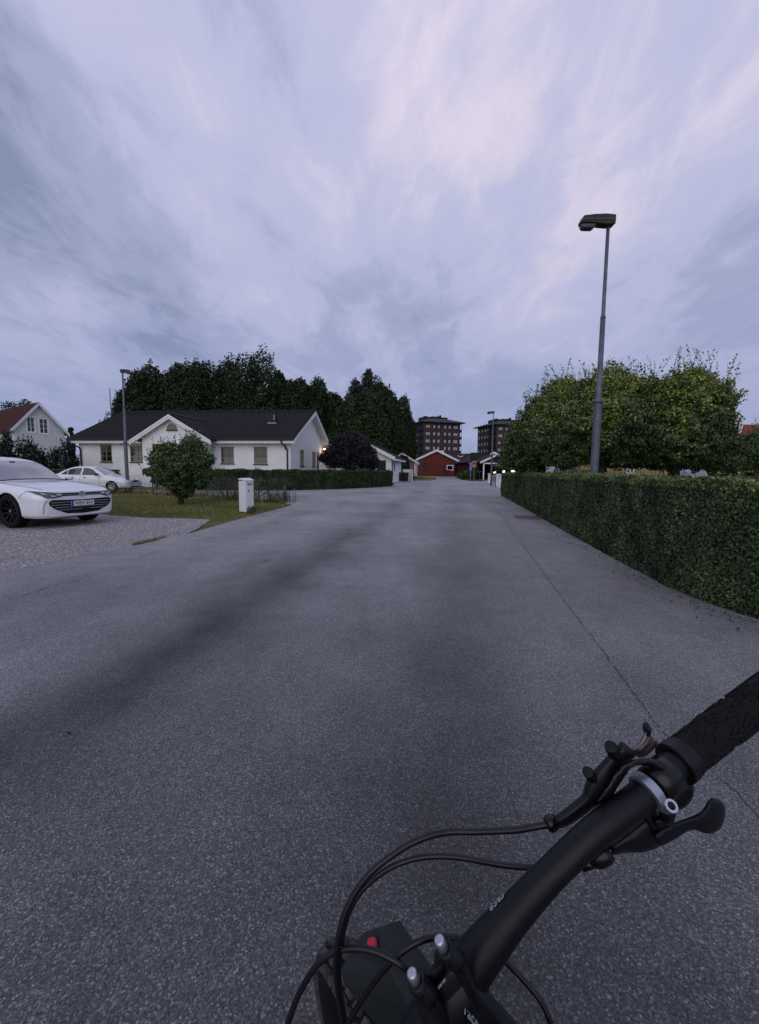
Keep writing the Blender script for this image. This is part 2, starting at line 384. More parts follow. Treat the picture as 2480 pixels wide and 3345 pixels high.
# joints and cracks in the asphalt: thin jagged strips
tar = mat('tar', (.095, .092, .094), .8, .2, col2=(.045, .044, .046), vscale=30)
def crack(name, pts, w, dens=.10, amp=.02, z=.004, brk=0.0):
    mb = MB(); path = []
    for a, b in zip(pts[:-1], pts[1:]):
        a = Vector((a[0], a[1], 0)); b = Vector((b[0], b[1], 0)); L = (b - a).length; k = max(1, int(L / dens))
        for i in range(k): path.append(a.lerp(b, i / k))
    path.append(Vector((pts[-1][0], pts[-1][1], 0)))
    nv = Vector((0, 0, z)); prev = None; off = 0
    for i, p in enumerate(path):
        t = (path[min(i + 1, len(path) - 1)] - path[max(i - 1, 0)]).normalized(); s_ = Vector((-t.y, t.x, 0))
        off = off * .7 + rnd.uniform(-amp, amp); ww = w * rnd.uniform(.25, 1.2) * (0.4 + .6 * rnd.random())
        a = p + s_ * (off + ww / 2) + nv; b = p + s_ * (off - ww / 2) + nv
        if prev and rnd.random() > brk: mb.quad(prev[1], b, a, prev[0])
        prev = (a, b)
    o = mb.build(name, tar); return struct(o)
crack('road_joint', [g2(1560, 1582), g2(1591, 1621), g2(1690, 1756), g2(1801, 1906), g2(1950, 2102), g2(2131, 2345), g2(2200, 2430)], .013, .022, .006, brk=.12)
crack('road_joint', [g2(2200, 2430), g2(2400, 2590), g2(2560, 2760)], .012, .04, .010, brk=.3)
crack('road_joint', [g2(0, 1972), g2(180, 1912), g2(430, 1850)], .016, .08, .012, brk=.25)
crack('road_crack', [g2(960, 1679), g2(1030, 1675), g2(1130, 1672)], .02, .2, .05, brk=.2)
crack('road_crack', [g2(935, 1663), g2(1010, 1672), g2(980, 1685), g2(900, 1705)], .02, .15, .03, brk=.15)
crack('road_crack', [g2(1255, 1640), g2(1330, 1628), g2(1427, 1629), g2(1424, 1634), g2(1330, 1634)], .04, .3, .05, brk=.1)
crack('road_crack', [g2(1275, 1607), g2(1330, 1610), g2(1400, 1612)], .05, .3, .08, brk=.1)
crack('road_crack', [g2(1530, 1578), g2(1560, 1600), g2(1572, 1610)], .04, .3, .08, brk=.1)
for i in range(16):
    a = rnd.uniform(-3, 3.5); b_ = rnd.uniform(5, 26); q = rnd.uniform(0, 6.28); L = rnd.uniform(.3, 1.2)
    crack('road_crack', [(a, b_), (a + math.cos(q) * L * .5, b_ + math.sin(q) * L * .4), (a + math.cos(q + .5) * L, b_ + math.sin(q + .5) * L)], .008, .05, .015, brk=.35)
# reddish gully grating beside the hedge
o = thing('drain_grate', 'flat rusty red drain grating in the road beside the long clipped hedge', 'drain', G(1732, 1691))
rust = mat('rust', (.17, .10, .095), .8, .3, var=.5, vscale=15)
o.rotation_euler = (0, 0, -.18)
mb = MB().box(-.42, .42, -.42, -.38, .0, .012).box(-.42, .42, .38, .42, .0, .012).box(-.42, -.38, -.38, .38, .0, .012).box(.38, .42, -.38, .38, .0, .012)
mb.build('frame', rust, o)
me = None
for i in range(9):
    b_ = MB().box(-.02, .02, -.38, .38, .002, .010)
    if me is None: q = b_.build('bar', rust, o); me = q.data
    else: q = link('bar', me, o)
    q.location = (-.32 + i * .08, 0, 0)
# small dark leaves and twigs dropped on the asphalt
pts = []
for i in range(34):
    pts.append((rnd.uniform(-6, 3.2), rnd.uniform(1.0, 11), .012))
for i in range(420):
    yy = 3.2 + 19 * rnd.random() ** 1.3; xe = np.interp(yy, [3.6, 4.6, 6.0, 8.7, 21.5], [3.3, 3.2, 3.45, 3.95, 6.5])
    pts.append((xe - abs(rnd.gauss(0, .14)), yy, .012))
pts = np.array(pts)
dead = leafmat('dead_leaf', (.02, .016, .014), (.10, .06, .03))
tag(link('leaf_litter', leaf_mesh('leaf_litter', pts, np.tile([0, 0, 1.], (len(pts), 1)), .032, dead, .35)), 'brown fallen leaves scattered on the asphalt below the clipped hedge', 'leaves', kind='stuff')

# ------------------------------------------------------------------ grass
def grass(name, label, poly, n, h0, h1, cols, xr, yr, lean=.4, w=.007, clump=None):
    x = rng.uniform(*xr, n); y = rng.uniform(*yr, n); k = inside(x, y, poly)
    if clump is not None:
        f = np.sin(x * 2.1 + 1) * np.sin(y * 2.7 + x) + np.sin(x * .9 - y * 1.3); k &= rng.random(n) < (1 / (1 + np.exp(-clump * (f + .2))))
    x, y = x[k], y[k]; n = len(x); a = rng.uniform(0, 6.28, n); h = rng.uniform(h0, h1, n); ww = w * rng.uniform(.6, 1.5, n)
    lx, ly = rng.normal(0, lean, n) * h, rng.normal(0, lean, n) * h
    b = np.stack([x, y, np.full(n, -.03)], 1); d = np.stack([np.cos(a) * ww, np.sin(a) * ww, np.zeros(n)], 1)
    v = np.stack([b - d, b + d, b + np.stack([lx, ly, h], 1)], 1).reshape(-1, 3); tr = np.arange(n * 3).reshape(-1, 3)
    pt = .5 + .28 * np.sin(x * 1.3 + 2 * np.sin(y * .8)) + .22 * np.sin(y * 2.3 + x * .7)      # patches of one kind
    mi = np.clip(((rng.random(n) * .55 + pt * .5) * len(cols)).astype(int), 0, len(cols) - 1)
    return tag(link(name, np_mesh(name, v, tr, cols, mi)), label, 'grass', kind='stuff')
gA = mat('blade_green', (.145, .195, .055), .7, .2, island=.5); gB = mat('blade_yellow', (.38, .34, .12), .8, .2, island=.4); gC = mat('blade_dry', (.26, .18, .085), .85, .1, island=.4); gD = mat('blade_dark', (.035, .050, .016), .7, .2, island=.5)
lawn = [g2(360, 1682), g2(480, 1690), g2(600, 1692), g2(690, 1696), g2(640, 1728), g2(700, 1719), g2(800, 1691), g2(954, 1651), (-4.4, 17.3), (-7.6, 20.2), (-12.5, 22.8), (-30, 23.5), (-30, 15), (-9.2, 12.6)]
grass('lawn', 'dry patchy lawn with yellow clover heads between the gravel and the wire fence', lawn, 170000, .025, .075, [gA, gA, gA, gB, gC], (-24, -3), (10.5, 23), .5, .006)
fl = [(-3.7, 16.0), (-4.4, 17.3), (-7.6, 20.2), (-12.5, 22.8), (-26, 23.4), (-26, 21.8), (-12.2, 21.3), (-7.6, 18.8), (-4.6, 16.0)]
grass('tall_weeds', 'tall dry brown grass and weeds growing along the wire fence', fl, 42000, .15, .62, [gD, gC, gD, gB], (-26, -3), (15, 24), .22, .008, clump=2.0)
o_ = grass('verge_grass', 'short grass tufts on the small green island before the red building', [g2(1352, 1570), g2(1402, 1570), g2(1424, 1567), g2(1427, 1561.5), g2(1364, 1558.5)], 20000, .08, .2, [gA, gB], (0, 20), (40, 90), .4, .03)
o_ = grass('verge_grass', 'short rough grass on the verge below the yellow no stopping sign', [g2(1494, 1557), g2(1508, 1568), g2(1540, 1571), g2(1580, 1571), g2(1584, 1562), g2(1520, 1553)], 60000, .08, .25, [gA, gD, gB], (8, 40), (40, 110), .4, .03)
tuft = [tuple(Vector(a) + Vector((rnd.uniform(-.05, .3), rnd.uniform(-.05, .35)))) for a in LE]
k = 9000; t_ = rng.random(k); i_ = (t_ * 6.999).astype(int); f_ = t_ * 7 - i_
LA = np.array(LE); base = LA[i_] * (1 - f_[:, None]) + LA[np.minimum(i_ + 1, 7)] * f_[:, None] + np.abs(rng.normal(0, .16, (k, 2))) * [-.45, 1] + [-.02, .03]
dn = (np.sin(base[:, 0] * 3.1) + np.sin(base[:, 0] * 7.3 + 1) > .45) & (rng.random(len(base)) < .35); base = base[dn]
h = rng.uniform(.02, .07, len(base)); v = np.stack([np.c_[base + [-.006, 0], np.full(len(base), -.012)], np.c_[base + [.006, 0], np.full(len(base), -.012)], np.c_[base + rng.normal(0, .02, (len(base), 2)), h]], 1).reshape(-1, 3)
tag(link('edge_grass', np_mesh('edge_grass', v, np.arange(len(v)).reshape(-1, 3), [gA, gC], (rng.random(len(base)) > .5))), 'sparse grass tufts along the seam between gravel drive and asphalt', 'grass', kind='stuff')
# ------------------------------------------------------------------ hedges
def hedge(name, label, line, side, thick, hfun, n, size, mats, core, ends=True, topn=.25, group=None, bulge=.05):
    """clipped hedge along a ground line; side=+1 puts its body to the right of the line's direction"""
    root = thing(name, label, 'hedge', (line[0][0], line[0][1], 0), 0, group)
    org = np.array([line[0][0], line[0][1], 0.])
    L = np.array(line, float); seg = np.diff(L, axis=0); ln = np.linalg.norm(seg, axis=1); cum = np.r_[0, np.cumsum(ln)]; tot = cum[-1]
    def at(s):
        i = np.clip(np.searchsorted(cum, s, 'right') - 1, 0, len(ln) - 1); f = (s - cum[i]) / ln[i]
        p = L[i] + seg[i] * f[:, None]
        tg_ = (np.array([np.interp(s, (cum[:-1] + cum[1:]) / 2, (seg / ln[:, None])[:, q]) for q in (0, 1)])).T
        tg_ = unit(tg_); return p, np.stack([tg_[:, 1], -tg_[:, 0]], 1) * side   # inward normal
    def samp(k, kind):
        s = rng.random(k)
        if isinstance(n, tuple): s = s ** n[1]
        s = s * tot; p, inn = at(s); H = np.array([hfun(v) for v in s])
        wob = bulge * (np.sin(s * 3.1) * .5 + np.sin(s * 7.7 + 1) * .3)
        if kind == 'front':
            z = rng.random(k) ** .9 * H; d = rng.exponential(.028, k) + wob * np.sin(z * 4) + .05 * (1 - np.minimum(z / .25, 1))
            q = p + inn * d[:, None]; nr = np.c_[-inn, np.full(k, .25)]
        elif kind == 'back':
            z = rng.random(k) * H; q = p + inn * (thick - rng.exponential(.03, k))[:, None]; nr = np.c_[inn, np.full(k, .25)]
        else:
            q = p + inn * (rng.random(k) * thick)[:, None]; z = H - rng.exponential(.025, k) + .03 * np.sin(s * 5) + np.where(rng.random(k) < .03, rng.uniform(0, .08, k), 0); nr = np.c_[-inn * .1, np.full(k, 1.)]
        return np.c_[q, z], nr, s
    nn = n[0] if isinstance(n, tuple) else n
    A = [samp(int(nn * (1 - topn)), 'front'), samp(int(nn * topn), 'top'), samp(int(nn * .12), 'back')]
    if ends:
        for s0 in (0., tot):
            k = int(nn * .02); p, inn = at(np.full(k, s0)); H = hfun(s0); tg_ = np.stack([-inn[:, 1], inn[:, 0]], 1) * side * (1 if s0 else -1)
            q = p + inn * (rng.random(k) * thick)[:, None] - tg_ * rng.exponential(.03, k)[:, None]
            A.append((np.c_[q, rng.random(k) * H], np.c_[tg_, np.full(k, .2)], None))
    pts = np.concatenate([a[0] for a in A]) - org; nr = np.concatenate([a[1] for a in A])
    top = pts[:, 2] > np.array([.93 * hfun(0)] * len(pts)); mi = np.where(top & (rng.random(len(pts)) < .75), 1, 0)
    sz = size if np.isscalar(size) else size[0] + (size[1] - size[0]) * np.clip(np.linalg.norm(pts[:, :2] + org[:2], axis=1) / 20, 0, 1)
    link('leaves', leaf_mesh('leaves', pts, nr, sz, mats, .75, .6, .22, midx=mi), root)
    root.children[-1]['kind'] = 'stuff'
    mb = MB(); ss = np.linspace(0.06, tot - .06, max(4, int(tot / .5))); p, inn = at(ss)
    rows = []
    for i in range(len(ss)):
        a = p[i] + inn[i] * .13 - org[:2]; b = p[i] + inn[i] * (thick - .10) - org[:2]; H = hfun(ss[i]) - .10
        rows.append([(a[0], a[1], .0), (a[0], a[1], H), (b[0], b[1], H), (b[0], b[1], .0)])
    for i in range(len(rows) - 1):
        for j in range(3): mb.quad(rows[i][j], rows[i + 1][j], rows[i + 1][j + 1], rows[i][j + 1])
    mb.poly(rows[0]); mb.poly(rows[-1]); mb.build('twig_core', core, root)
    return root
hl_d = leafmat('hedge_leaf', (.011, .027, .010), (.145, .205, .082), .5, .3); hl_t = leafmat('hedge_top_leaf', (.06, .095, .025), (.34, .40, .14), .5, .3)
core_m = mat('hedge_core', (.010, .013, .007), .95, .05)
HR = [g2(1636, 1619), g2(1700, 1655), g2(1770, 1697), g2(1841, 1738), g2(1994, 1825), g2(2157, 1913), g2(2300, 1972), g2(2430, 2016), g2(2560, 2052)]
HR = HR[::-1]; HR.insert(0, (HR[0][0] + .35, HR[0][1] - .5))
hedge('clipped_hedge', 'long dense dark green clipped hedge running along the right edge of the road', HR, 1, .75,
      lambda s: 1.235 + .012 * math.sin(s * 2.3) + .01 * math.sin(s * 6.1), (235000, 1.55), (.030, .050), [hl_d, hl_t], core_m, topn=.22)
hw = [(-13.0, 26.0)] + hb[1:]
hl2 = leafmat('house_hedge_leaf', (.008, .016, .007), (.10, .145, .055)); hl2t = leafmat('house_hedge_top', (.02, .036, .012), (.15, .19, .07))
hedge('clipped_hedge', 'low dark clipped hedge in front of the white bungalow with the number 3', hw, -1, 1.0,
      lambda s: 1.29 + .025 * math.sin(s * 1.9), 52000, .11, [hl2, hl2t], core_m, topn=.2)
hedge('clipped_hedge', 'low brownish hedge behind the small white sedan', [(-30, 26.8), (-17, 26.6)], -1, .8, lambda s: 1.22 + .04 * math.sin(s * 1.3), 26000, .09, [leafmat('brown_hedge_leaf', (.02, .026, .014), (.10, .10, .05)), hl2t], core_m, topn=.25)

# ------------------------------------------------------------------ trees
def tree(name, label, cat, base, ells, n, size, mats, trunk_r, forks, group=None, shell=.8, inner=.25, lump=.12, jitter=.9, shoots=0, shoot_len=.6, topmix=None, width=.6, droop=0., trunks=((0, 0),), split=.35):
    root = thing(name, label, cat, base, 0, group)
    pts, nr = crown_pts(ells, n, shell, inner, lump)
    mb = MB(); cz = min(e[0][2] - e[1][2] for e in ells); top = max(e[0][2] + e[1][2] for e in ells)
    for tx, ty in trunks:
        fz = max(cz * 1.0, .15) + (top - cz) * .12
        mb.tube(catmull([(tx, ty, -.05), (tx * .9 + rnd.uniform(-.2, .2) * trunk_r, ty, fz * .5), (tx * .9, ty, fz)], 4), [trunk_r * (1.35 - .45 * i / 8) for i in range(9)], 10)
        for k in range(forks):
            c, r = ells[(k * 3 + int(tx * 5)) % len(ells)]; q = Vector(c) + Vector([rnd.uniform(-.35, .35) * r[i] for i in range(3)])
            limb(mb, (tx * .9, ty, fz * rnd.uniform(.6, 1)), q, trunk_r * split * 1.2, trunk_r * .15, .12)
            for _ in range(2):
                q2 = q + Vector([rnd.uniform(-.8, .8) * r[i] for i in range(3)]); limb(mb, q, q2, trunk_r * .16, trunk_r * .05, .1, 3)
    if shoots:
        P2, N2 = [], []
        tw = MB(); up = pts[nr[:, 2] > .35]; pk = up[rng.choice(len(up), shoots)]
        for p in pk:
            d = unit(np.array([rng.normal(0, .35), rng.normal(0, .35), 1.])); L = shoot_len * rng.uniform(.4, 1.2); k = max(4, int(L / .05))
            tw.tube([tuple(p - d * .15), tuple(p + d * L)], [.007, .002], 3, False)
            for j in range(k):
                P2.append(p + d * L * (j + .5) / k + rng.normal(0, .025, 3)); N2.append(np.array([rng.normal(), rng.normal(), .6]))
        pts = np.concatenate([pts, P2]); nr = np.concatenate([nr, N2]); tw.build('twigs', bark, root)['kind'] = 'stuff'
    mb.build('trunk', bark, root, smooth=True)
    midx = None
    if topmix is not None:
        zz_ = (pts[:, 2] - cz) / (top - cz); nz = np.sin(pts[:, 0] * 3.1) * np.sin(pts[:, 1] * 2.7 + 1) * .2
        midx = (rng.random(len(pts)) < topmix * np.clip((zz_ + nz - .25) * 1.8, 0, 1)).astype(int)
    o = link('crown', leaf_mesh('crown', pts, nr, size, mats, jitter, width, .2, midx=midx, droop=droop), root)
    return root
# far dark row behind the bungalow
bd = leafmat('dark_tree_leaf', (.010, .020, .009), (.058, .086, .032), .6, .2); bd2 = leafmat('dark_tree_leaf_b', (.010, .019, .007), (.070, .100, .034), .6, .2)
def crown_shape(w, h0, h1, k, tall=True):
    e = [((0, 0, (h0 + h1) * .48), (w * .40, w * .34, (h1 - h0) * .42))]
    for i in range(k):
        t = (i + .5) / k; z = h0 + (h1 - h0) * (.12 + .80 * t); rr = w * .5 * (1 - .55 * max(0, t - .45) ** 1.1 * 1.2)
        a = i * 2.4 + rnd.random(); d = rr * rnd.uniform(.35, .7); s_ = w * rnd.uniform(.15, .23)
        e.append(((math.cos(a) * d, math.sin(a) * d * .7, z), (s_, s_, s_ * rnd.uniform(1.3, 2.1) if tall else s_ * .9)))
    return e
ZT = 58.0
specs = [  # px centre, py top, px width, depth, words
    (440, 1255, 110, 56, 'dark leafy tree at the left end of the row, spreading behind the lamp post'),
    (478, 1172, 110, 58, 'tall rounded dark tree second from the left, above the bungalow roof'),
    (555, 1208, 110, 62, 'lower dark tree filling the dip in the row above the bungalow gable'),
    (618, 1154, 130, 58, 'dark tree with the highest spiky top, above the small front gable'),
    (722, 1164, 130, 60, 'broad dark tree in the middle of the row above the ridge'),
    (838, 1163, 150, 58, 'broad dark tree with two round tops above the roof vent'),
    (905, 1172, 60, 61, 'narrow dark tree with an upright top right of the roof vent'),
    (958, 1197, 80, 58, 'dark tree above the right ridge end of the white bungalow'),
    (1018, 1222, 90, 60, 'dark tree sloping down right of the bungalow ridge'),
    (1090, 1258, 90, 62, 'lower dark tree in the dip left of the pointed spruce')]
for i, (px, py, w, Z, lb) in enumerate(specs):
    b = P(px, 1540, Z); top = P(px, py, Z).z; W = w * 1.5 / F_PX * Z
    el = crown_shape(W, 1.6, top * .865, 22)
    tree('dark_tree', lb, 'tree', (b.x, b.y, 0), el, 30000, .34, bd2 if i % 2 else bd, .28, 7, 'row of dark trees behind the bungalow', lump=.14, inner=.34)
specs2 = [(1322, 1350, 60, 86, 'dark leaning tree at the right end of the row beside the apartment block'), (1290, 1292, 90, 80, 'dark tree right of the spruce sloping towards the apartment block'), (1245, 1255, 90, 60, 'tall dark tree just right of the pointed spruce'), (1180, 1300, 150, 57, 'broad low dark tree in front of the two spruces')]
for i, (px, py, w, Z, lb) in enumerate(specs2):
    b = P(px, 1540, Z); top = P(px, py, Z).z; W = w * 1.35 / F_PX * Z
    tree('dark_tree', lb, 'tree', (b.x, b.y, 0), crown_shape(W, 3.6 if px > 1280 else .8, top * .94, 20), 24000, .36, bd2, .26, 6, 'row of dark trees behind the bungalow', inner=.3)
# spruces: drooping whorls
sp_m = leafmat('spruce_needle', (.009, .017, .011), (.048, .072, .040), .6, .2)
def spruce(label, px, py, w, Z, n=16000):
    b = P(px, 1540, Z); H = P(px, py, Z).z; W = w * 2.1 / F_PX * Z / 2
    root = thing('spruce_tree', label, 'tree', (b.x, b.y, 0))
    MB().tube([(0, 0, -.05), (0, 0, H * .6), (0, 0, H * .98)], [.28, .14, .02], 8).build('trunk', bark, root)
    t = 1 - rng.random(n) ** .62; br = rng.integers(0, 9, n); lay = np.floor(t * 19); a = br * 2 * PI / 9 + lay * .7 + rng.normal(0, .16, n)
    rmax = W * (1 - t) ** .62 * (.75 + .35 * np.sin(lay * 2.3 + br * 1.7)); q = rng.random(n) ** .6; r = rmax * q
    z = H * t * .96 + .35 - r * .22 + rng.normal(0, .12, n) + (q > .85) * .15
    p = np.stack([np.cos(a) * r, np.sin(a) * r, np.maximum(z, .4)], 1)
    link('crown', leaf_mesh('crown', p, np.stack([np.cos(a), np.sin(a), np.full(n, .7)], 1), .42, sp_m, .6, .42, .2, droop=.3), root)
spruce('tallest pointed spruce rising behind the purple tree', 1203, 1206, 170, 61, 22000)
spruce('shorter pointed spruce just left of the tallest one', 1161, 1240, 150, 60, 20000)
# purple leaved tree behind the hedge
pu = leafmat('purple_leaf', (.007, .006, .008), (.042, .034, .038), .5, .3)
b = P(1140, 1560, 34.5)
el = [((0, 0, 2.75), (1.7, 1.6, 1.35)), ((-1.3, .1, 2.3), (1.0, 1.0, .9)), ((1.4, 0, 2.4), (1.0, 1.0, 1.0)), ((.2, 0, 3.7), (1.2, 1.2, .75)), ((-.6, -.3, 3.5), (1.0, .9, .7)), ((.9, -.2, 3.3), (1.0, .9, .7)), ((1.9, 0, 1.9), (.6, .6, .6)), ((-2.0, 0, 2.3), (.5, .5, .35))]
tree('purple_tree', 'round dark purple leaved tree behind the hedge beside the lit house lamp', 'tree', (b.x, b.y, 0), el, 22000, .16, pu, .12, 8, shoots=30, shoot_len=.5, inner=.5, lump=.16)
# small bushy tree on the lawn
b = G(592, 1647)
bl = leafmat('bush_leaf', (.014, .032, .010), (.13, .19, .055), .45, .35); blt = leafmat('bush_leaf_light', (.06, .10, .025), (.20, .27, .075), .45, .35)
el = [((0, 0, 1.35), (.72, .65, .62)), ((-.62, 0, 1.62), (.48, .5, .42)), ((.55, 0, 1.62), (.55, .5, .55)), ((.42, 0, 2.12), (.34, .34, .42)), ((.62, .1, 2.0), (.30, .3, .42)), ((-.30, 0, 1.98), (.36, .35, .30)), ((-.72, .1, 1.95), (.26, .3, .24)), ((0, 0, .85), (.52, .5, .5)), ((-.98, -.1, 1.18), (.30, .3, .16)), ((-.6, 0, 1.0), (.42, .4, .32)), ((.85, 0, 1.15), (.38, .36, .35)), ((1.0, 0, 1.65), (.28, .3, .25)), ((.12, 0, .5), (.36, .32, .28)), ((.75, 0, .8), (.25, .25, .25))]
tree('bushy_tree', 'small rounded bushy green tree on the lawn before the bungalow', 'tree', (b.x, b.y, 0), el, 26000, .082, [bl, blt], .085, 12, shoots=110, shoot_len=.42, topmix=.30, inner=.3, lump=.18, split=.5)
# three dark bushes before the grey house
db = leafmat('garden_bush_leaf', (.006, .011, .007), (.030, .042, .022), .5, .3)
for px, py, w, Z, lb in ((15, 1412, 75, 27, 'dark straggly bush at the left edge before the grey gabled house'), (105, 1430, 110, 28, 'widest dark bush before the grey gabled house'), (205, 1436, 92, 28.5, 'dark bush between the grey house and the bungalow downpipe')):
    b = P(px, 1540, Z); H = P(px, py, Z).z; W = w / F_PX * Z / 2
    el = [((rnd.uniform(-.6, .6) * W, rnd.uniform(-.3, .3) * W, H * rnd.uniform(.42, .82)), (W * rnd.uniform(.3, .5), W * .35, H * rnd.uniform(.12, .2))) for _ in range(11)] + [((0, 0, H * .5), (W * .5, W * .5, H * .3))]
    tree('garden_bush', lb, 'bush', (b.x, b.y, 0), el, 4200, .12, db, .06, 8, 'dark bushes before the grey house', shoots=50, shoot_len=.5, lump=.2)
# apple trees behind the long hedge
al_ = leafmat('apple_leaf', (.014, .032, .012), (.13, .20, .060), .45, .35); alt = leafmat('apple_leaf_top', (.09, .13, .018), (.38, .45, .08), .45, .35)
def etree(name, label, Z, base_px, lobes, n, **k):
    """lobes: (px, py, px radius, py radius, depth offset)"""
    b = P(base_px, 1545, Z); el = []
    for px, py, rx, rz, dz in lobes:
        c = P(px, py, Z + dz); s_ = (Z + dz) / F_PX; el.append(((c.x - b.x, c.y - b.y, c.z), (rx * s_, max(rx, rz) * s_ * .9, rz * s_)))
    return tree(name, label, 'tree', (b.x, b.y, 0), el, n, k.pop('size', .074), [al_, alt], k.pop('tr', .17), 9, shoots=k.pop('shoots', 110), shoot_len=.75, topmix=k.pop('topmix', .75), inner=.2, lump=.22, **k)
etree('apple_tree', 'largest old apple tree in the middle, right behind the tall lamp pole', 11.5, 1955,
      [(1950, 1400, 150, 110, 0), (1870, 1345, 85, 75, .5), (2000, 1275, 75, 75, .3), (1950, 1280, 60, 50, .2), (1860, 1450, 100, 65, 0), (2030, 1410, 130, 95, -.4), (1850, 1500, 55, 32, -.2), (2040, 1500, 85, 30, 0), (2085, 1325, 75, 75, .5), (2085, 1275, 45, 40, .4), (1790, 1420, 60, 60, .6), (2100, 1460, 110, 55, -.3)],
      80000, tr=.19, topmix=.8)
etree('apple_tree', 'rightmost old apple tree behind the hedge with long shoots against the sky', 11.0, 2200,
      [(2230, 1370, 130, 115, 0), (2160, 1300, 62, 62, .2), (2260, 1265, 72, 55, .2), (2320, 1335, 62, 80, 0), (2200, 1455, 130, 70, -.3), (2320, 1440, 75, 75, 0), (2160, 1505, 70, 28, .2), (2290, 1505, 60, 30, 0), (2355, 1500, 50, 38, 0)],
      74000, tr=.14, shoots=130)
etree('apple_tree', 'leftmost apple tree behind the hedge, darker and sloping down beside the far street lamp', 15.5, 1770,
      [(1800, 1380, 95, 90, 0), (1730, 1430, 65, 65, 0), (1775, 1345, 50, 45, 0), (1820, 1300, 50, 50, 0), (1850, 1275, 42, 38, 0), (1690, 1460, 42, 45, .3), (1720, 1490, 70, 50, 0), (1800, 1460, 90, 60, 0), (1662, 1465, 24, 36, .3)],
      50000, tr=.13, size=.085, topmix=.6)
# shrubs at the far end of the long hedge, and a dark one at the right edge
etree('leafy_shrub', 'leafy shrub overhanging the white gate pillars at the far end of the hedge', 24, 1660,
      [(1672, 1500, 34, 40, 0), (1650, 1525, 28, 18, 0), (1700, 1515, 40, 30, 0), (1665, 1462, 22, 24, 0)], 9000, tr=.06, size=.12, shoots=14, topmix=.2)
etree('leafy_shrub', 'dark shadowy shrub at the right edge under the orange tiled roof', 13, 2450,
      [(2460, 1480, 60, 62, 0), (2500, 1470, 60, 60, 0), (2420, 1510, 40, 40, 0)], 16000, tr=.06, size=.07, shoots=14, topmix=0.0)
# shrubs beside the far end of the road
for px, py, w, Z, lb in ((1535, 1537, 62, 66, 'wide dark green shrub behind the yellow no stopping sign'), (1505, 1545, 26, 75, 'small dark green shrub before the dark red wing'), (1324, 1490, 26, 60, 'dark green shrub between the white garage and the pink wall')):
    b = P(px, 1556, Z); H = P(px, py, Z).z; W = w / F_PX * Z / 2
    tree('roadside_shrub', lb, 'bush', (b.x, b.y, 0), [((0, 0, H * .5), (W, W * .7, H * .48)), ((-W * .4, 0, H * .6), (W * .5, W * .4, H * .4)), ((W * .5, 0, H * .5), (W * .5, W * .4, H * .42))], 6000, .2, db if px < 1400 else bl, .05, 4)
# trees seen over the roof of the grey house and between the houses
for px, py, w, Z, lb in ((70, 1294, 115, 75, 'low dark treetop showing over the red roof at the left'), (238, 1388, 26, 60, 'small dark pointed treetop between the grey house and the bungalow')):
    b = P(px, 1540, Z); H = P(px, py, Z).z; W = w / F_PX * Z
    tree('far_tree', lb, 'tree', (b.x, b.y, 0), crown_shape(W, 2, H, 9, False), 6000, .3, bd, .2, 4)
# far wood closing the horizon
pts = []
for k in range(26000):
    a = rng.uniform(-.95, .95); pts.append((math.tan(a) * 240 + rng.normal(0, 4), 240 + rng.normal(0, 6), abs(rng.normal(0, 3.2 + 1.6 * math.sin(a * 22) + 1.2 * math.sin(a * 57)))))
pts = np.array(pts); tag(link('far_wood', leaf_mesh('far_wood', pts, np.tile([0, -1., .6], (len(pts), 1)), 1.6, bd, .8)), 'far off low line of dark woodland along the horizon', 'trees', kind='stuff')
# tall yellow flower stalks by the letter box and the white umbels at the fence corner
def stalks(name, label, base, n, h, spread, mats, sz, cat='plant'):
    root = thing(name, label, cat, base); mb = MB(); p_, m_ = [], []
    for i in range(n):
        a = rnd.uniform(0, 6.28); d = rnd.random() ** .5 * spread; x0, y0 = math.cos(a) * d, math.sin(a) * d; H = h * rnd.uniform(.6, 1.1); lx, ly = rnd.gauss(0, .12) * H, rnd.gauss(0, .12) * H
        mb.tube([(x0, y0, -.03), (x0 + lx * .4, y0 + ly * .4, H * .5), (x0 + lx, y0 + ly, H)], [.006, .004, .002], 4, False)
        for k in range(16):
            t = rnd.uniform(.15, 1); p_.append((x0 + lx * t + rnd.gauss(0, .025), y0 + ly * t + rnd.gauss(0, .025), H * t)); m_.append(1 if t > .72 else 0)
    mb.build('stem', mats[0], root); link('leaves', leaf_mesh('leaves', np.array(p_), np.tile([0, -.4, .8], (len(p_), 1)), sz, mats, .9, .35, midx=np.array(m_)), root); root.children[-1]['kind'] = 'stuff'
wd = leafmat('weed_leaf', (.03, .045, .018), (.11, .13, .05)); wy = leafmat('weed_flower', (.20, .16, .05), (.42, .33, .10)); wb = leafmat('weed_brown', (.10, .06, .04), (.24, .15, .10)); ww_ = leafmat('umbel_white', (.3, .32, .3), (.62, .64, .66))
b = G(838, 1640); stalks('yellow_weeds', 'upright yellow flowering weeds right of the white letter box', (b.x, b.y, 0), 22, .95, .35, [wd, wy], .07)
b = G(745, 1622); stalks('brown_weeds', 'reddish brown seeding weeds behind the fence left of the letter box', (b.x, b.y, 0), 55, .85, .9, [wd, wb], .06)
b = G(945, 1642); stalks('umbel_flowers', 'thin weeds with flat white umbels at the corner post of the wire fence', (b.x, b.y, 0), 16, .62, .28, [wd, ww_], .05)
b = G(905, 1640); stalks('dark_weeds', 'dark green weed clump before the fence corner brace', (b.x, b.y, 0), 60, .5, .55, [wd, wd], .06)
b = G(822, 1676); stalks('letterbox_weeds', 'small weed clump growing at the foot of the letter box', (b.x, b.y, 0), 20, .22, .12, [wd, wd], .05)
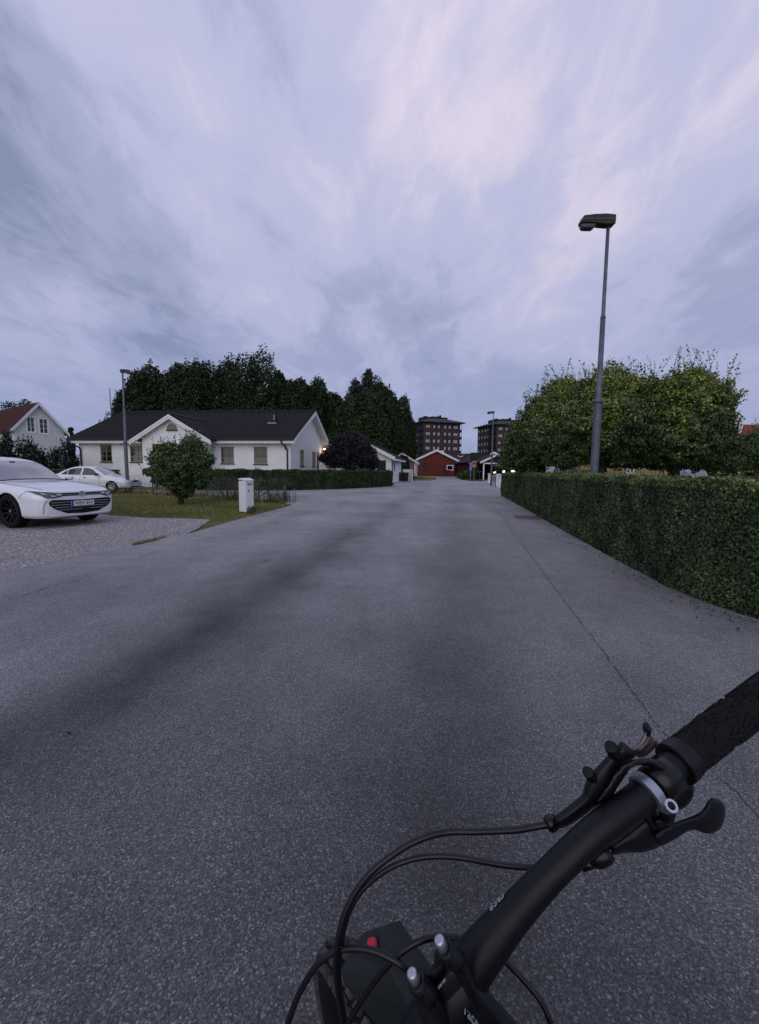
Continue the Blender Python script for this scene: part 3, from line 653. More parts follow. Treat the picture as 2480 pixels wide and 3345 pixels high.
b = G(540, 1600); stalks('fence_weeds', 'pale green weeds at the fence left of the small tree', (b.x, b.y, 0), 50, .8, .8, [wd, wd], .08)
# ------------------------------------------------------------------ buildings
white_r = mat('white_render', (.84, .84, .83), .9, .2, col2=(.76, .76, .75), vscale=1.3, detail=8, bump=.35, bscale=28)
white_p = mat('white_paint', (.80, .79, .80), .6, .3, var=.08, vscale=3)
tile_d = mat('dark_tile', (.012, .011, .013), .8, .2, col2=(.024, .021, .023), vscale=9, detail=5)
beige_f = mat('beige_frame', (.34, .265, .155), .6, .3, var=.15, vscale=6)
dark_m = mat('near_black', (.015, .015, .018), .6, .3)
glass_m = mat('window_glass', (.022, .022, .025), .08, .8, var=.5, vscale=1.5)
curtain = mat('curtain_glass', (.035, .046, .048), .12, .5, var=.35, vscale=3)
black_pipe = mat('black_pipe', (.018, .017, .024), .45, .4)
grey_met = mat('galvanised', (.30, .33, .38), .45, .5, metal=.6, var=.25, vscale=12, bump=.1)
def Tm(loc, rotz=0): return Matrix.Translation(Vector(loc)) @ Matrix.Rotation(rotz, 4, 'Z')
class Frame:
    """local frame of a building: pixel -> local x, z on one of its walls"""
    def __init__(s, loc, rotz): s.T = Tm(loc, rotz); s.I = s.T.inverted(); s.rz = rotz
    def front(s, px, py, y=0): return s.I @ RP(px, py, s.T @ Vector((0, y, 0)), s.T.to_3x3() @ Vector((0, 1, 0)))
    def side(s, px, py, x=0): return s.I @ RP(px, py, s.T @ Vector((x, 0, 0)), s.T.to_3x3() @ Vector((1, 0, 0)))
def wall_holes(mb, x0, x1, z0, z1, holes, T, dep=.12):
    """wall in the x-z plane facing -y with rectangular openings and reveals"""
    xs = sorted({x0, x1, *[h[0] for h in holes], *[h[1] for h in holes]}); zs = sorted({z0, z1, *[h[2] for h in holes], *[h[3] for h in holes]})
    for a, b in zip(xs[:-1], xs[1:]):
        for c, d in zip(zs[:-1], zs[1:]):
            if any(h[0] < (a + b) / 2 < h[1] and h[2] < (c + d) / 2 < h[3] for h in holes): continue
            mb.quad(T @ Vector((a, 0, c)), T @ Vector((b, 0, c)), T @ Vector((b, 0, d)), T @ Vector((a, 0, d)))
    for a, b, c, d in holes:
        for p, q in (((a, c), (b, c)), ((b, c), (b, d)), ((b, d), (a, d)), ((a, d), (a, c))):
            mb.quad(T @ Vector((p[0], 0, p[1])), T @ Vector((q[0], 0, q[1])), T @ Vector((q[0], dep, q[1])), T @ Vector((p[0], dep, p[1])))
def window(parent, T, w, h, fmat, gmat=None, nx=2, nz=3, bar=.05, sill=None, name='window', cur=None, dep=.07, panes=True):
    """frame mesh (child of the building) with panes and sill as its children; opening's lower left corner at T"""
    gmat = gmat or glass_m; mb = MB(); b = bar
    mb.box(0, w, 0, .06, 0, b).box(0, w, 0, .06, h - b, h).box(0, b, 0, .06, b, h - b).box(w - b, w, 0, .06, b, h - b)
    cw = (w - 2 * b) / nx; ch = (h - 2 * b) / nz
    for i in range(1, nx):
        x = b + cw * i; wd_ = b * .55 if nx == 2 else b * .4; mb.box(x - wd_, x + wd_, .002, .058, b, h - b)
    for j in range(1, nz): mb.box(b, w - b, .012, .05, b + ch * j - b * .22, b + ch * j + b * .30)
    f = mb.build(name, fmat, parent); f.matrix_local = T @ Matrix.Translation((0, dep - .05, 0))
    me = None
    if not panes:
        MB().quad((b, .035, b), (w - b, .035, b), (w - b, .035, h - b), (b, .035, h - b)).build('pane', gmat, f); return f
    for i in range(nx):
        for j in range(nz):
            g_ = gmat if not (cur and j in cur) else curtain
            o = MB().quad((0, .035, 0), (cw * .97, .035, 0), (cw * .97, .035, ch * .97), (0, .035, ch * .97)).build('pane', g_, f)
            o.location = (b + cw * i, 0, b + ch * j)
    if sill: MB().box(-.06, w + .06, -.12, .02, -.06, -.004).build('sill', sill, f)
    return f
def tiled_slope(name, mats, parent, x0, x1, eave, ridge, tile=.30, course=.34, amp=.028, clip=None, mb=None):
    """corrugated, stepped tile surface between an eave (y, z) and a ridge (y, z)"""
    own = mb is None; mb = mb or MB()
    ey, ez = eave; ry, rz = ridge; L = math.hypot(ry - ey, rz - ez); ncr = max(1, round(L / course)); nx = max(2, int((x1 - x0) / tile) * 6)
    ny_, nz_ = -(rz - ez) / L * (1 if ry > ey else -1), abs(ry - ey) / L
    for j in range(ncr):
        t0, t1 = j / ncr, (j + 1) / ncr
        rows = []
        for t, lift in ((t0, .045), (t1, .012)):
            y = ey + (ry - ey) * t; z = ez + (rz - ez) * t; row = []
            for i in range(nx + 1):
                x = x0 + (x1 - x0) * i / nx; h = lift + amp * (0.5 + .5 * math.cos(2 * PI * i / 6)) ** 1.5
                row.append((x, y + ny_ * h, z + nz_ * h))
            rows.append(row)
        low = [(p[0], p[1] - ny_ * .05, p[2] - nz_ * .05) for p in rows[0]]
        for i in range(nx):
            if clip and clip((x0 + (x1 - x0) * (i + .5) / nx), (ey + (ry - ey) * (t0 + t1) / 2)): continue
            mb.quad(rows[0][i], rows[0][i + 1], rows[1][i + 1], rows[1][i]); mb.quad(low[i], low[i + 1], rows[0][i + 1], rows[0][i])
    if own:
        o = mb.build(name, mats, parent); o['kind'] = 'stuff'; return o
def text(name, s, size, material, parent, T, depth=.004, align='CENTER', shear=0.0, space=1.0, res=3):
    cu = bpy.data.curves.new(name, 'FONT'); cu.body = s; cu.size = size; cu.extrude = depth; cu.align_x = align; cu.align_y = 'CENTER'; cu.shear = shear; cu.space_character = space; cu.resolution_u = res
    tmp = bpy.data.objects.new(name, cu); C.objects.link(tmp)
    dg = bpy.context.evaluated_depsgraph_get(); me = bpy.data.meshes.new_from_object(tmp.evaluated_get(dg)); bpy.data.objects.remove(tmp)
    me.name = name; me.materials.clear(); me.materials.append(material); o = link(name, me, parent); o.matrix_local = T; return o
def verge(mb, pts, thick, dy, d2=.28):
    """bargeboard along a polyline of (x, z) at depth 0, height d2 below the line, extruded by dy"""
    for (xa, za), (xb, zb) in zip(pts[:-1], pts[1:]):
        mb.prism([(xa, 0, za), (xb, 0, zb), (xb, 0, zb - d2), (xa, 0, za - d2)], (0, dy, 0))

# ---- the white bungalow
RZ = R(-6); ec = P(961, 1431, 29.0); EZ = ec.z
rot = Matrix.Rotation(RZ, 3, 'Z'); base = ec - rot @ Vector((.45, -.55, 0)); base.z = 0
H = thing('white_bungalow', 'white rendered bungalow with dark tiled roof and the number 3 on its wall', 'house', base, RZ)
fr = Frame(base, RZ)
xl = fr.front(218, 1428, -.55).x; WL = xl + .45   # left eave end, left wall
D = 10.6; ridge_y = D / 2; RZh = EZ + .46 * (ridge_y + .55)
pw = lambda a, y=0: (fr.front(a[0], a[2], y), fr.front(a[1], a[3], y))
pj = -1.25                                         # front of the projecting gable
gx0 = fr.front(467, 1500, pj).x; gx1 = fr.front(672, 1500, pj).x
wins = []
for (a, b, t, u) in ((327, 367, 1455, 1508), (424, 476, 1457, 1509), (721, 765, 1461, 1514), (829, 874, 1461, 1516)):
    p, q = fr.front(a, t), fr.front(b, u); wins.append((p.x, q.x, q.z, p.z))
WT = EZ - .12
mb = MB()
I4 = Matrix.Identity(4)
wall_holes(mb, WL, 0, 0, WT, wins, I4)
sw = []
for (a, b, t, u) in ((980, 994, 1468, 1522), (1020, 1032, 1474, 1524)):
    p, q = fr.side(a, t), fr.side(b, u); sw.append((p.y, q.y, q.z, p.z))
dp, dq = fr.side(1035, 1476), fr.side(1043, 1532); door = (dp.y, dq.y, .3, dp.z)
TS = Matrix(((0, -1, 0, 0), (1, 0, 0, 0), (0, 0, 1, 0), (0, 0, 0, 1)))  # wall facing +x: local x -> +y, local y -> -x
wall_holes(mb, 0, D, 0, WT, sw + [door], TS)
gz = lambda y: EZ - .10 + .46 * (min(y, D - y) + .55)
mb.poly([(0, 0, WT), (0, D, WT), (0, D, gz(D)), (0, ridge_y, gz(ridge_y)), (0, 0, gz(0))])
mb.poly([(WL, 0, 0), (WL, D, 0), (WL, D, gz(D)), (WL, ridge_y, gz(ridge_y)), (WL, 0, gz(0))]); mb.quad((WL, D, 0), (0, D, 0), (0, D, WT), (WL, D, WT))
# projecting gable
pT = EZ - .10
ap = fr.front(550.5, 1352, pj - .35); el_ = fr.front(424, 1430, pj - .35); er_ = fr.front(683, 1439, pj - .35)
gcx = ap.x; slope = .5 * ((ap.z - el_.z) / (ap.x - el_.x) + (ap.z - er_.z) / (er_.x - ap.x))
gxl, gxr = el_.x, er_.x
pz = lambda x: ap.z - .12 - slope * abs(x - gcx)
wfull = [(fr.front(497, 1460, pj).x, fr.front(540, 1510, pj).x, wins[0][2], wins[0][3]), (fr.front(585, 1460, pj).x, fr.front(628, 1510, pj).x, wins[0][2], wins[0][3])]
TP = Matrix.Translation((0, pj, 0)); wall_holes(mb, gx0, gx1, 0, pT - .25, wfull, TP)
mb.poly([(gx0, pj, pT - .25), (gx1, pj, pT - .25), (gx1, pj, pz(gx1)), (gcx, pj, pz(gcx)), (gx0, pj, pz(gx0))])
mb.quad((gx0, pj, 0), (gx0, 0, 0), (gx0, 0, pT), (gx0, pj, pT)); mb.quad((gx1, pj, 0), (gx1, 0, 0), (gx1, 0, pT), (gx1, pj, pT))
mb.build('wall', white_r, H)
for (a, b, c, d), cu in zip(wins + wfull, ((2,), (2,), (1, 2), (1, 2), (), ())):
    y = pj if (a, b, c, d) in wfull else 0
    window(H, Matrix.Translation((a, y, c)), b - a, d - c, beige_f, nx=2, nz=3, bar=.046, sill=dark_m, cur=cu)
    MB().box(-.05, b - a + .05, -.03, .01, 0, .05).build('lintel_trim', beige_f, H, loc=(a, y, d))
for (a, b, c, d) in sw: window(H, TS @ Matrix.Translation((a, 0, c)), b - a, d - c, beige_f, nx=2, nz=3, bar=.06, sill=dark_m, cur=(1, 2))
dr = MB().box(0, door[1] - door[0], .0, .05, 0, door[3] - door[2]).build('door', mat('dark_door', (.030, .014, .014), .5, .3), H); dr.matrix_local = TS @ Matrix.Translation((door[0], .06, door[2]))
MB().box(.08, .12, -.06, 0, 1.0, 1.14).build('handle', grey_met, dr)
# fan window in the gable
p = fr.front(547, 1404, pj); q = fr.front(578, 1404, pj); fw = (q.x - p.x) / 2; fh = fr.front(562, 1384, pj).z - p.z
mb = MB(); ar = [(math.cos(PI * i / 14) * fw, 0, math.sin(PI * i / 14) * fh) for i in range(15)]
mb.prism(ar, (0, -.03, 0)); pn = mb.build('fan_window', glass_m, H, loc=((p.x + q.x) / 2, pj, p.z))
mb = MB(); mb.tube([(a[0], -.04, a[2]) for a in ar], .03, 5)
for a in (PI * .25, PI * .5, PI * .75): mb.tube([(0, -.035, .02), (math.cos(a) * fw, -.035, math.sin(a) * fh)], .018, 4)
mb.build('frame', beige_f, pn); MB().box(-fw - .06, fw + .06, -.12, .0, -.06, 0).build('sill', dark_m, pn)
# roof: deck, tiles, ridge
ex0, ex1 = xl, .45
deck = MB()
deck.prism([(ex0, -.5, EZ - .14), (ex0, ridge_y, RZh - .16), (ex0, D + .5, EZ - .14), (ex0, D + .5, EZ - .04), (ex0, ridge_y, RZh - .06), (ex0, -.5, EZ - .04)], (ex1 - ex0, 0, 0))
roof = deck.build('roof', dark_m, H)
vy = lambda x: (ap.z - slope * abs(x - gcx) - EZ) / .46 - .55       # where the small roof meets the large one
tiled_slope('roof_tiles', tile_d, roof, ex0, ex1, (-.55, EZ - .03), (ridge_y, RZh - .05), clip=lambda x, y: gxl < x < gxr and y < vy(x) - .2)
tiled_slope('roof_tiles', tile_d, roof, ex0, ex1, (D + .55, EZ - .03), (ridge_y, RZh - .05), tile=.6)
mb = MB(); n = int((ex1 - ex0) / .38)
for i in range(n):
    x = ex0 + (ex1 - ex0) * i / n; mb.tube([(x, ridge_y, RZh - .02), (x + (ex1 - ex0) / n, ridge_y, RZh - .045)], [.13, .115], 8)
rt = mb.build('ridge_tiles', tile_d, roof); rt['kind'] = 'stuff'
# small gable roof
yb = vy(gcx) + .1; mb = MB(); tm = MB()
for sgn, xe in ((-1, gxl), (1, gxr)):
    nr_ = 9; L = abs(xe - gcx)
    for j in range(nr_):
        d0, d1 = L * (1 - j / nr_), L * (1 - (j + 1) / nr_)
        xa, xb = gcx + sgn * d0, gcx + sgn * d1; za, zb_ = ap.z - slope * d0 + .05, ap.z - slope * d1 + .02
        ya = vy(xa) + .12; yb_ = vy(xb) + .12; y0_ = pj - .35; k = max(2, int((yb_ - y0_) / .1))
        for i in range(k):
            f0, f1 = i / k, (i + 1) / k; w0 = .02 * math.cos(i * PI / 1.5); w1 = .02 * math.cos((i + 1) * PI / 1.5)
            tm.quad((xa, y0_ + (ya - y0_) * f0, za + w0), (xa, y0_ + (ya - y0_) * f1, za + w1), (xb, y0_ + (yb_ - y0_) * f1, zb_ + w1), (xb, y0_ + (yb_ - y0_) * f0, zb_ + w0))
            tm.quad((xa, y0_ + (ya - y0_) * f0, za + w0), (xa, y0_ + (ya - y0_) * f1, za + w1), (xa, y0_ + (ya - y0_) * f1, za - .05), (xa, y0_ + (ya - y0_) * f0, za - .05))
    xe2 = gcx + sgn * L
    mb.prism([(gcx, pj - .34, ap.z - .01), (xe2, pj - .34, ap.z - slope * L - .01), (xe2, pj - .34, ap.z - slope * L - .10), (gcx, pj - .34, ap.z - .10)], (0, 1.9 + (0 if sgn else 0), 0))
    # valley flashing
    tm.tube([(xe2 - sgn * .1, vy(xe2), EZ + .03), (gcx, yb - .1, ap.z + .04)], .035, 4)
mb.tube([(gcx, pj - .36, ap.z + .03), (gcx, yb, ap.z + .03)], .10, 8)
mb.build('gable_roof', dark_m, roof); o = tm.build('roof_tiles', tile_d, roof); o['kind'] = 'stuff'
# white fascias and bargeboards
mb = MB()
MB().box(ex0 + .02, gxl + .3, -.52, -.49, EZ - .36, EZ - .09).box(WL, gx0, -.49, 0, EZ - .36, EZ - .33).build('fascia', white_p, H)
MB().box(gxr - .3, ex1 - .02, -.52, -.49, EZ - .36, EZ - .09).box(gx1, 0, -.49, 0, EZ - .36, EZ - .33).build('fascia', white_p, H)
mb = MB()
for (o1, o2, y) in ((.02, .17, pj - .40), (.17, .33, pj - .375)):
    L = abs(gxl - gcx) + .05
    mb.prism([(gcx - L, y, ap.z - slope * L - o1), (gcx, y, ap.z - o1), (gcx + L, y, ap.z - slope * L - o1), (gcx + L, y, ap.z - slope * L - o2), (gcx, y, ap.z - o2), (gcx - L, y, ap.z - slope * L - o2)], (0, .03, 0))
mb.build('bargeboard', white_p, H)
MB().prism([(gcx - L + .1, pj - .34, ap.z - slope * (L - .1) - .22), (gcx, pj - .34, ap.z - .22), (gcx + L - .1, pj - .34, ap.z - slope * (L - .1) - .22), (gcx + L - .1, pj - .34, ap.z - slope * (L - .1) - .25), (gcx, pj - .34, ap.z - .25), (gcx - L + .1, pj - .34, ap.z - slope * (L - .1) - .25)], (0, .34, 0)).build('soffit', white_p, H)
def side_verge(x, name):
    mb = MB(); z = lambda y: EZ - .05 + .46 * (min(y, D - y) + .55)
    for o1, o2, dx in ((.0, .17, .03), (.17, .34, .0)):
        mb.prism([(x + dx, -.56, z(-.56) - o1), (x + dx, ridge_y, z(ridge_y) - o1), (x + dx, D + .56, z(D + .56) - o1), (x + dx, D + .56, z(D + .56) - o2), (x + dx, ridge_y, z(ridge_y) - o2), (x + dx, -.56, z(-.56) - o2)], (.03, 0, 0))
    mb.build(name, white_p, H)
    mb = MB(); mb.prism([(x, -.5, z(-.5) - .25), (x, ridge_y, z(ridge_y) - .25), (x, D + .5, z(D + .5) - .25), (x, D + .5, z(D + .5) - .28), (x, ridge_y, z(ridge_y) - .28), (x, -.5, z(-.5) - .28)], (-.45 if x > 0 else .45, 0, 0)); mb.build('soffit', white_p, H)
side_verge(ex1, 'bargeboard'); side_verge(ex0 - .03, 'bargeboard')
# gutters and downpipes
MB().tube([(ex0, -.60, EZ - .10), (gxl, -.60, EZ - .10)], .07, 8).build('gutter', black_pipe, H)
MB().tube([(gxr, -.60, EZ - .10), (ex1 - .05, -.60, EZ - .10)], .07, 8).build('gutter', black_pipe, H)
for x, nm in ((WL + .05, 'd'), (-.22, 'e')):
    x2 = x + (0.0 if nm == 'e' else .12); x1_ = x - (.25 if nm == 'e' else .35) * (1 if nm == 'd' else 1)
    MB().tube(catmull([(x1_, -.60, EZ - .14), (x1_ + .02, -.58, EZ - .32), (x2 - .05, -.22, EZ - .62), (x2, -.09, EZ - .82), (x2, -.08, EZ - 1.1), (x2, -.08, .05)], 6), .055, 8).build('downpipe', black_pipe, H, smooth=True)
n3 = fr.front(931.5, 1466); text('house_number', '3', .36, mat('number_grey', (.06, .06, .07), .5), H, Matrix.Translation((n3.x, -.02, n3.z)) @ Matrix.Rotation(PI / 2, 4, 'X'))
v = fr.front(892, 1365, 2.6); mb = MB(); vx = v.x
vz = EZ - .05 + .46 * (2.6 + .55); mb.box(-.28, .28, -.2, .25, -.05, .72); vent = mb.build('roof_vent', dark_m, H, loc=(vx, 2.6, vz)); MB().box(-.36, .36, -.28, -.22, -.1, .0).build('flashing', grey_met, vent); MB().box(.14, .2, -.25, -.205, .2, .6).build('cowl', grey_met, vent)
for px, py in ((282, 1448), (398, 1450)):
    q = fr.front(px, py); MB().tube([(q.x, -.06, q.z), (q.x, 0, q.z)], .07, 8).build('soffit_vent', grey_met, H)
q = fr.front(842, 1531); MB().box(-.22, .22, -.02, 0, -.10, .10).build('air_grille', mat('pale_grey', (.45, .45, .46), .6), H, loc=(q.x, 0, q.z))
q = fr.front(365, 1341, ridge_y + .3); MB().tube([(q.x, ridge_y + .2, RZh - .3), (q.x, ridge_y + .2, fr.front(365, 1266, ridge_y + .2).z)], .035, 6).build('antenna_pole', mat('mauve_grey', (.16, .15, .22), .5), H)
# lower right extension of the house behind the gable, seen past the lamp
mb = MB(); mb.box(-3, 1.4, D + .02, D + 4.5, 0, 2.95); mb.build('annex_wall', white_r, H)
# lit wall lamp
lp = fr.side(1049, 1466)
L_ = thing('wall_lamp', 'lit hooked wall lamp beside the front door of the white bungalow', 'lamp', fr.T @ Vector((.0, lp.y, lp.z)), RZ)
MB().box(0, .03, -.05, .05, -.12, .12).build('bracket', dark_m, L_)
MB().tube(catmull([(.02, 0, .05), (.12, 0, .2), (.28, 0, .2), (.34, 0, .08)], 5), .015, 6).build('arm', dark_m, L_)
MB().lathe([(.02, .10), (.15, .02), (.16, .0), (.14, .0)], Matrix.Translation((.34, 0, 0)), 14).build('lamp_shade', mat('grey_shade', (.3, .3, .34), .4), L_)
warm = mat('lamp_glow', (1, .8, .6), .5, emit=(1.0, .58, .28), estr=16.0)
MB().lathe([(.001, -.10), (.07, -.07), (.10, 0), (.06, .03), (.001, .04)], Matrix.Translation((.34, 0, -.01)), 12).build('bulb', warm, L_, smooth=True)
def point(loc, e, r=.08, col=(1, .62, .32)):
    d = bpy.data.lights.new('lamp_light', 'POINT'); d.energy = e; d.shadow_soft_size = r; d.color = col; o = bpy.data.objects.new('lamp_light', d); C.objects.link(o); o.location = loc
point(fr.T @ Vector((.34, lp.y, lp.z - .24)), 9)

# ---- the white garage house further on
Z0 = 52; gb = P(1310, 1568, Z0); GZ = R(-5)
g_rc = Vector((P(1310, 1568, 52).x, P(1310, 1568, 52).y, 0))
g_fc = Vector((P(1278, 1568, 44).x, P(1278, 1568, 44).y, 0))
dirv = (g_rc - g_fc); gl = dirv.length; ga = math.atan2(dirv.y, dirv.x) - PI / 2
GH = thing('white_garage', 'white rendered garage with a black door and white barge boards', 'garage', g_fc, ga); gf = Frame(g_fc, ga)
gw = 8.6; ev = gf.side(1290, 1493, .25).z
gs = .50
apx = -gw / 2; apz = ev + gs * gw / 2
gd0, gd1 = gf.front(1231, 1500), gf.front(1261, 1534)
mb = MB(); hole = (gd0.x, gd1.x, .25, gd0.z)
wall_holes(mb, -gw, 0, 0, 2.4, [(hole[0], hole[1], .25, min(gd0.z, 2.39))], I4)
mb.poly([(-gw, 0, 2.4), (0, 0, 2.4), (0, 0, ev), (apx, 0, apz), (-gw, 0, ev)])
h2 = [(gf.side(a, 1508).y, gf.side(b, 1540).y, gf.side(a, 1540).z, gf.side(a, 1508).z) for a, b in ((1281.5, 1285), (1287.5, 1291))]
wall_holes(mb, 0, gl, 0, ev, h2, TS)
mb.quad((-gw, 0, 0), (-gw, gl, 0), (-gw, gl, ev), (-gw, 0, ev)); mb.quad((-gw, gl, 0), (0, gl, 0), (0, gl, ev), (-gw, gl, ev)); mb.build('wall', white_r, GH)
MB().box(hole[0], hole[1], .06, .1, .25, min(gd0.z, 2.39)).build('garage_door', dark_m, GH)
for a, b, c, d in h2: window(GH, TS @ Matrix.Translation((a, 0, c)), b - a, d - c, beige_f, nx=1, nz=2, bar=.06, sill=dark_m, panes=False)
mb = MB(); mb.prism([(-gw - .5, -.6, ev - .22), (apx, -.6, apz + .03), (.5, -.6, ev - .22), (.5, -.6, ev - .1), (apx, -.6, apz + .15), (-gw - .5, -.6, ev - .1)], (0, gl + 1.2, 0)); rf = mb.build('roof', dark_m, GH)
tm = MB()
for s_ in (-1, 1):
    for j in range(12):
        d0, d1 = (gw / 2 + .5) * (1 - j / 12), (gw / 2 + .5) * (1 - (j + 1) / 12); xa, xb = apx + s_ * d0, apx + s_ * d1
        za, zb_ = apz + .15 - gs * d0 * (1 - .0) + .05, apz + .15 - gs * d1 + .02
        for i in range(30):
            y0_, y1_ = -.6 + (gl + 1.2) * i / 30, -.6 + (gl + 1.2) * (i + 1) / 30; w0 = .02 * (i % 2)
            tm.quad((xa, y0_, za + w0), (xa, y1_, za + .02 - w0), (xb, y1_, zb_ + .02 - w0), (xb, y0_, zb_ + w0)); tm.quad((xa, y0_, za + w0), (xa, y1_, za + .02 - w0), (xa, y1_, za - .05), (xa, y0_, za - .05))
o = tm.build('roof_tiles', tile_d, rf); o['kind'] = 'stuff'
mb = MB()
for o1, o2, y in ((-.1, .10, -.66), (.10, .28, -.63)):
    mb.prism([(-gw - .5, y, ev - .14 - o1), (apx, y, apz + .1 - o1), (.5, y, ev - .14 - o1), (.5, y, ev - .14 - o2), (apx, y, apz + .1 - o2), (-gw - .5, y, ev - .14 - o2)], (0, .03, 0))
mb.box(.47, .5, -.6, gl + .6, ev - .4, ev - .2); mb.build('bargeboard', white_p, GH)
q = gf.front(1271, 1526); MB().box(-.2, .2, -.12, 0, -.2, .2).build('meter_box', white_p, GH, loc=(q.x, 0, q.z))

# ---- pale board-on-board house with the red roof, far left
grey_b = mat('pale_board', (.68, .69, .69), .7, .2, var=.12, vscale=2); red_t = mat('red_tile', (.075, .022, .017), .8, .15, col2=(.045, .015, .012), vscale=6, detail=6)
A_ = Vector((P(7, 1540, 41).x, P(7, 1540, 41).y, 0)); B_ = Vector((P(222, 1540, 41 + 4.6).x, P(222, 1540, 41 + 4.6).y, 0))
dv_ = B_ - A_; ga = math.atan2(dv_.y, dv_.x); gw = dv_.length
GR = thing('gabled_house', 'pale grey boarded house with a red tiled roof at the left edge', 'house', A_, ga); gf = Frame(A_, ga)
e1 = gf.front(227, 1419, -.3); apg = gf.front(127, 1314, -.3); ez = e1.z; acx = (apg.x)
gw2 = e1.x - .35; sl = (apg.z - ez) / (e1.x - acx); xl_ = 2 * acx - e1.x
wb_ = []
for a, b, t, u in ((86, 115, 1362, 1412), (127, 158, 1367, 1417)):
    p, q = gf.front(a, t), gf.front(b, u); wb_.append((p.x, q.x, q.z, p.z))
mb = MB(); wz = min(w[2] for w in wb_) - .05; wt = max(w[3] for w in wb_)
wall_holes(mb, xl_ + .35, gw2, 0, wz, [], I4)
zx = lambda x: apg.z - .15 - sl * abs(x - acx)
xs = (acx - (apg.z - .15 - wt) / sl, acx + (apg.z - .15 - wt) / sl)
# gable part as column strips so the windows stay open
edges = sorted({xl_ + .35, gw2, acx, *[w[0] for w in wb_], *[w[1] for w in wb_]})
for a, b in zip(edges[:-1], edges[1:]):
    hit = [w for w in wb_ if w[0] - 1e-6 <= a and b <= w[1] + 1e-6]
    if hit:
        w = hit[0]; mb.quad((a, 0, wz), (b, 0, wz), (b, 0, w[2]), (a, 0, w[2])); mb.poly([(a, 0, w[3]), (b, 0, w[3]), (b, 0, max(zx(b), w[3])), (a, 0, max(zx(a), w[3]))])
    else: mb.poly([(a, 0, wz), (b, 0, wz), (b, 0, max(zx(b), wz)), (a, 0, max(zx(a), wz))])
DD = 12
mb.quad((gw2, 0, 0), (gw2, DD, 0), (gw2, DD, ez), (gw2, 0, ez)); mb.quad((xl_ + .35, 0, 0), (xl_ + .35, DD, 0), (xl_ + .35, DD, ez), (xl_ + .35, 0, ez)); mb.build('wall', grey_b, GR)
mb = MB(); x = xl_ + .5
while x < gw2:
    t = zx(x) - .03; z0s = [(0, 3.0), (3.12, t)]
    for w in wb_:
        if w[0] - .12 < x < w[1] + .12: z0s = [(0, 3.0), (3.12, w[2] - .15), (w[3] + .15, t)]
    for a, b in z0s:
        if b > a + .05: mb.box(x - .028, x + .028, -.03, 0, a, b)
    x += .2
mb.box(xl_ + .35, gw2, -.045, 0, 3.0, 3.12); o = mb.build('wall_battens', grey_b, GR); o['kind'] = 'stuff'
for a, b, c, d in wb_:
    f = window(GR, Matrix.Translation((a, 0, c)), b - a, d - c, white_p, curtain, nx=2, nz=3, bar=.06, dep=.06)
    mb = MB(); mb.box(a - .12, b + .12, -.05, -.002, c - .12, c).box(a - .12, b + .12, -.05, -.002, d, d + .12).box(a - .12, a, -.05, -.002, c, d).box(b, b + .12, -.05, -.002, c, d); mb.build('window_surround', white_p, GR)
mb = MB(); mb.prism([(xl_, -.3, ez - .12), (acx, -.3, apg.z - .12), (e1.x, -.3, ez - .12), (e1.x, -.3, ez - .02), (acx, -.3, apg.z - .02), (xl_, -.3, ez - .02)], (0, DD + .6, 0)); rf = mb.build('roof', dark_m, GR)
tm = MB()
for s_ in (-1, 1):
    LL = e1.x - acx; nr_ = 14
    for j in range(nr_):
        d0, d1 = LL * (1 - j / nr_), LL * (1 - (j + 1) / nr_); xa, xb = acx + s_ * d0, acx + s_ * d1; za, zb_ = apg.z - sl * d0 + .06, apg.z - sl * d1 + .02
        for i in range(44):
            y0_, y1_ = -.3 + (DD + .6) * i / 44, -.3 + (DD + .6) * (i + 1) / 44; w0 = .03 * (i % 2); w1 = .03 - w0
            tm.quad((xa, y0_, za + w0), (xa, y1_, za + w1), (xb, y1_, zb_ + w1), (xb, y0_, zb_ + w0)); tm.quad((xa, y0_, za + w0), (xa, y1_, za + w1), (xa, y1_, za - .05), (xa, y0_, za - .05))
o = tm.build('roof_tiles', red_t, rf); o['kind'] = 'stuff'
mb = MB()
for o1, o2, y in ((-.05, .14, -.38), (.14, .32, -.35)):
    mb.prism([(xl_, y, ez - o1), (acx, y, apg.z - o1), (e1.x, y, ez - o1), (e1.x, y, ez - o2), (acx, y, apg.z - o2), (xl_, y, ez - o2)], (0, .03, 0))
mb.build('bargeboard', white_p, GR)
# its long street front: a low wing running left in front under the red roof
WG = MB()
pL = gf.I @ Vector((P(-700, 1540, 36).x, P(-700, 1540, 36).y, 0))

